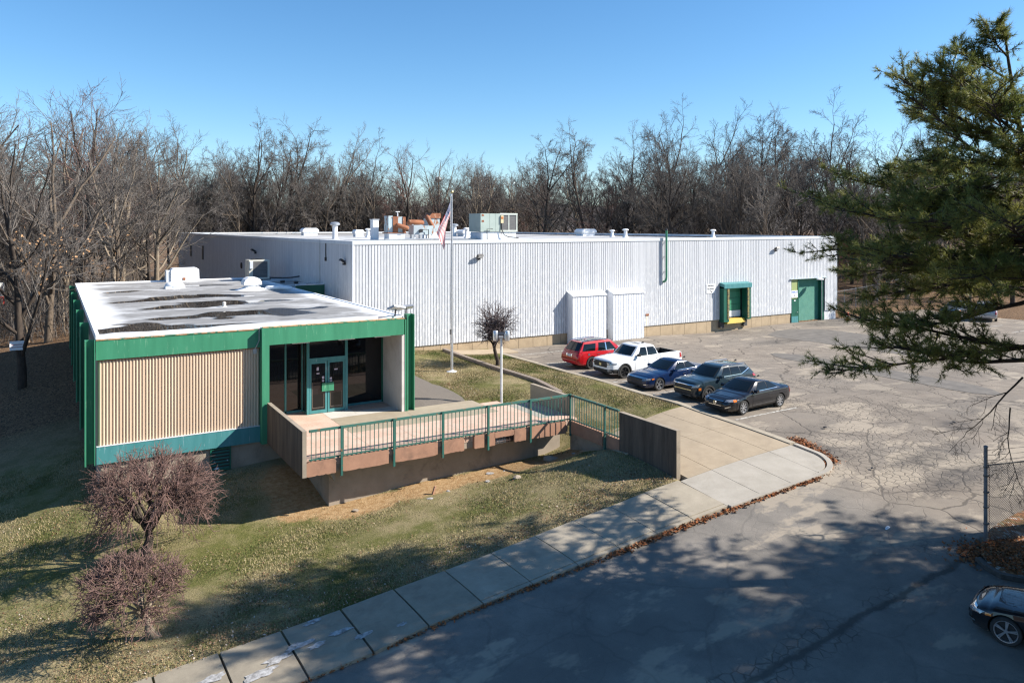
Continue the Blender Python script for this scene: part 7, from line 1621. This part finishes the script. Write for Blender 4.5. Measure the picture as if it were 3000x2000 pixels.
mb = MB(); mb.box(-.04, .04, -.03, .03, 0, .36); o = obj('brick_fragment', mb, M_BEAM, None, local=True); o.location = (12.65, 26.95, g1(12.65, 26.95) + .05); o.rotation_euler = (.15, .25, .4); tag(o, 'reddish brick fragment standing upright in the dirt', 'rubble')
for k, (x, y, s, lab) in enumerate([(28.6, 21.2, .10, 'dark clod on the lot asphalt in front of the plaza'), (26.2, 17.4, .07, 'small dark clod on the road off the plaza kerb'), (34.4, 18.9, .09, 'scrap of debris in the dark stain on the lot')]): chunk(x, y, s, 40 + k, lab, M_DARK, .4)
# glimpsed through the trees: houses, a red and white trailer, a water tower
M_HW = M_simple('house_white', (0.72, 0.72, 0.70), (0.62, 0.62, 0.60), 1, .8); M_HR = M_simple('house_roof', (0.14, 0.10, 0.09), (0.09, 0.07, 0.065), 2, .9); M_HB = M_simple('house_brick', (0.32, 0.12, 0.09), (0.26, 0.10, 0.07), 3, .9)
def house(x, y, w, d, h, rz, mat, label):
    r = empty('house', (x, y, g1(x, y)), rz, label, 'house')
    mb = MB(); mb.box(-w / 2, w / 2, -d / 2, d / 2, -1, h); obj('wall', mb, mat, r, local=True)
    mb = MB(); mb.prism([(-d / 2 - .3, h), (d / 2 + .3, h), (0, h + d * .38)], -w / 2 - .3, w / 2 + .3, 'x'); obj('roof', mb, M_HR, r, local=True)
    for k in range(3):
        x0 = -w / 2 + w * (k + .5) / 3 - .5; f = MB(); f.box(x0, x0 + 1, -d / 2 - .05, -d / 2, h * .45, h * .45 + 1.3); fo = obj('window', f, M_HW, r, local=True); g = MB(); g.box(x0 + .08, x0 + .92, -d / 2 - .07, -d / 2 - .051, h * .45 + .08, h * .45 + 1.22); obj('pane', g, M_GLASS, fo, local=True)
house(88, 168, 13, 8, 6.5, -.5, M_HW, 'white house glimpsed through the trees right of the large grey cooling unit')
house(122, 128, 6, 6, 11, -.7, M_HW, 'narrow white gable glimpsed through trunks above the right end of the warehouse')
house(70, 175, 10, 8, 5.5, -.5, M_HB, 'brick house glimpsed between trunks behind the flag')
house(128, 92, 7, 6, 6.5, -.9, M_HB, 'reddish house glimpsed behind the pine limbs')
tx, ty = 10.5, 106.0
tr = empty('trailer', (-10, 92, g1(-10, 92)), .55, 'red and white trailer glimpsed through trees at the left edge', 'trailer')
mb = MB(); mb.box(-6, 6, -1.2, 1.2, 1.2, 2.0); obj('lower_panel', mb, M_simple('trailer_red', (0.55, 0.03, 0.02), None, 2, .5), tr, local=True)
mb = MB(); mb.box(-6, 6, -1.2, 1.2, 2.01, 3.4); obj('upper_panel', mb, M_HW, tr, local=True)
mb = MB(); mb.box(-5.5, 5.5, -1.0, 1.0, .6, 1.19); obj('chassis', mb, M_DARK, tr, local=True)
for s in (-4, -2.8, 4):
    for yy in (-1.1, .8): mb = MB(); mb.lathe([(.5, 0), (.5, .3)], (s, yy, .5), 14, 'y'); obj('wheel', mb, M_TYRE, tr, local=True)
wt = empty('water_tower', (330, 690, 44), 0, 'pale water tower on the far wooded ridge left of the flag', 'water tower')
mb = MB(); mb.lathe([(.4, 8), (2.8, 9.6), (3.6, 11.6), (2.8, 13.6), (0, 14.4)], (0, 0, 0), 16); obj('tank', mb, M_HW, wt, smooth=True, local=True)
mb = MB(); mb.lathe([(.8, -25), (.6, 8.2)], (0, 0, 0), 12); obj('stem', mb, M_HW, wt, local=True)

# ------------------------------------------------------------------ grass and fallen leaves
r = np.random.default_rng(12)
def lawn_pts(n, x0, x1, y0, y1, ok):
    x = r.uniform(x0, x1, n); y = r.uniform(y0, y1, n); k = ok(x, y); return x[k], y[k]
def front_ok(x, y):
    k = (y > 20.98 - np.clip(x - 3, 0, 16) * .032 + np.clip(3 - x, 0, 20) * .075) & ~((x > 8.9) & (y > 28.3)) & ~((x > 1.5) & (y > 33.0)) & ~((x > 19.4)) & ~((x > 7.6) & (y > 31.5))
    dm = np.zeros_like(x)
    for (cx, cy, rx, ry) in [(10, 27.7, 2.6, 1.15), (13, 27.7, 3.0, 1.1), (16.2, 27.6, 3.0, 1.1), (18.8, 26.9, 1.8, 1.3), (8.0, 28.9, 1.6, 1.7), (8.2, 31, 1.6, 2.2)]: dm = np.maximum(dm, blob(x, y, cx, cy, rx, ry, .7))
    return k & (dm < r.random(len(x)) * .75)
def back_ok(x, y):
    k = (x > 17.55) & (x < 25.45) & ~((np.abs(x - 22.05) < .16) & (y < 45.2)) & ~((x > 19.9) & (x < 20.4) & (y < 31.6)) & ((y > 33.2) | (x > 18.7)) & (y < 45.5) & ~((y > 43.85) & (x > 22)) & ~((x < 20.3) & (y < 32.4))
    return k & (y > 26.75 + np.clip(22.5 - x, 0, 9) * .6)
gx, gy = lawn_pts(330000, -11, 19.5, 20.3, 41, front_ok); bx_, by_ = lawn_pts(150000, 17.5, 25.5, 26.6, 45.5, back_ok)
X = np.r_[gx, bx_]; Y = np.r_[gy, by_]
def gfast(x, y):
    """height looked up on a fine table"""
    tx = np.arange(-16, 31, .25); ty = np.arange(8, 48, .25)
    i = np.clip((x + 16) / .25, 0, len(tx) - 2); j = np.clip((y - 8) / .25, 0, len(ty) - 2); a = i.astype(int); b = j.astype(int); f = i - a; g = j - b; T = GT
    return (T[b, a] * (1 - f) + T[b, a + 1] * f) * (1 - g) + (T[b + 1, a] * (1 - f) + T[b + 1, a + 1] * f) * g
GT = gz(*np.meshgrid(np.arange(-16, 31, .25), np.arange(8, 48, .25)))
def blades(X, Y, hmin, hmax, wid):
    m = len(X); Z = gfast(X, Y) + .05; a = r.uniform(0, 2 * math.pi, m); h = r.uniform(hmin, hmax, m); le = r.uniform(.2, .9, m) * h; la = r.uniform(0, 2 * math.pi, m); w = wid * r.uniform(.6, 1.3, m)
    P = np.stack([X, Y, Z], 1); S = np.stack([np.cos(a) * w, np.sin(a) * w, np.zeros(m)], 1); T = P + np.stack([np.cos(la) * le, np.sin(la) * le, h], 1)
    return np.stack([P - S, P + S, T], 1).reshape(-1, 3), np.arange(3 * m).reshape(-1, 3)
V, F = blades(X, Y, .025, .085, .011)
pick = (vnoise(X, Y, .8, 31) * .55 + vnoise(X, Y, 3.0, 32) * .25 + r.random(len(X)) * .42 + blob(X, Y, 24.3, 42.6, 2.6, 1.2, .5) * .5)
mi = np.where(pick > .79, 0, np.where(pick > .61, 1, 2))
M_G0 = M_simple('green_blades', (0.065, 0.095, 0.022), (0.10, 0.125, 0.036), 9, .8, spec=.2); M_G1 = M_simple('olive_blades', (0.175, 0.16, 0.06), (0.13, 0.125, 0.045), 9, .8, spec=.2); M_G2 = M_simple('straw_blades', (0.42, 0.345, 0.20), (0.29, 0.235, 0.13), 9, .85, spec=.15)
obj('grass', fast_mesh('grass', V, F, [M_G0, M_G1, M_G2], mi=mi), kind='stuff')
def leaf_mesh(X, Y, size, off=.075):
    m = len(X); Z = gfast(X, Y) + off + r.uniform(0, .03, m); a = r.uniform(0, 2 * math.pi, m); s = size * r.uniform(.5, 1.2, m); t = r.normal(0, .35, (m, 2))
    U = np.stack([np.cos(a) * s, np.sin(a) * s, t[:, 0] * s], 1); W = np.stack([-np.sin(a) * s * .6, np.cos(a) * s * .6, t[:, 1] * s], 1); P = np.stack([X, Y, Z], 1)
    return np.stack([P - U, P + W, P + U, P - W], 1).reshape(-1, 3), np.arange(4 * m).reshape(-1, 4)
# leaves lie thickest along the sidewalk and under the small trees, thin elsewhere
lx_, ly_ = lawn_pts(150000, -11, 19.4, 20.6, 34, lambda x, y: front_ok(x, y) & (r.random(len(x)) < np.clip(.10 + .75 * np.exp(-((y - 21.1) / 1.0) ** 2) + .8 * blob(x, y, 4.0, 23.0, 4.2, 2.4, .9) + .65 * blob(x, y, 18.0, 21.6, 1.8, .8, .6) + .35 * np.clip((3 - x) / 8, 0, 1), 0, 1) * (.15 + vnoise(x, y, 1.5, 41))))
l2x, l2y = lawn_pts(45000, 17.5, 25.4, 26.6, 45.4, lambda x, y: back_ok(x, y) & (r.random(len(x)) < np.where(x < 19, .5 * np.clip((19.2 - x), 0, 1), .04)))
X = np.r_[lx_, l2x]; Y = np.r_[ly_, l2y]; V, F = leaf_mesh(X, Y, .029)
M_L0 = M_simple('tan_leaf', (0.28, 0.185, 0.115), (0.20, 0.125, 0.07), 8, .85, spec=.2); M_L1 = M_simple('brown_leaf', (0.17, 0.085, 0.045), (0.11, 0.06, 0.035), 8, .85, spec=.2); M_L2 = M_simple('bleached_leaf', (0.48, 0.41, 0.35), (0.38, 0.31, 0.26), 8, .8, spec=.2)
mi = r.choice([0, 1, 2], len(X), p=[.46, .47, .07])
obj('fallen_leaves', fast_mesh('fallen_leaves', V, F, [M_L0, M_L1, M_L2], mi=mi), kind='stuff')
# russet needles and leaves drifted in the gutter and on the verge
gxs = []; gys = []
for (x0, y0, x1, y1, n_, sp) in [(14.5, 18.12, 23.5, 17.95, 1500, .07), (23.5, 17.95, 25.6, 18.9, 1100, .13), (25.5, 18.6, 26.3, 20.9, 1300, .20), (0, 18.75, 14.5, 18.12, 900, .05)]:
    tt = r.random(n_); gxs.append(x0 + (x1 - x0) * tt + r.normal(0, sp, n_)); gys.append(y0 + (y1 - y0) * tt + r.normal(0, sp, n_))
tt = r.random(6000); vx = 23.2 + 6 * tt ** 1.2; vy = 11.5 - (vx - 23.2) * .45 + r.normal(0, .9, 6000); k = in_poly(vx, vy, up + lo[::-1]); gxs.append(vx[k]); gys.append(vy[k])
tt = r.normal(0, 1, (900, 2)); gxs.append(23.7 + tt[:, 0] * .5); gys.append(12.25 + tt[:, 1] * .28)
X = np.concatenate(gxs); Y = np.concatenate(gys); k = (X < 30) & ~((X > 19) & (X < 25.7) & (Y > 18.25 + np.clip(X - 24.3, 0, 2) * .55)); X, Y = X[k], Y[k]
V, F = leaf_mesh(X, Y, .055, .02); onv = in_poly(X, Y, up + lo[::-1]); V[:, 2] += np.repeat(np.where(onv, .10, 0.0), 4)
M_L3 = M_simple('russet_leaf', (0.34, 0.12, 0.045), (0.22, 0.08, 0.03), 8, .85, spec=.2)
obj('gutter_leaves', fast_mesh('gutter_leaves', V, F, [M_L3, M_L1, M_L0], mi=r.choice([0, 1, 2], len(X), p=[.62, .22, .16])), kind='stuff')
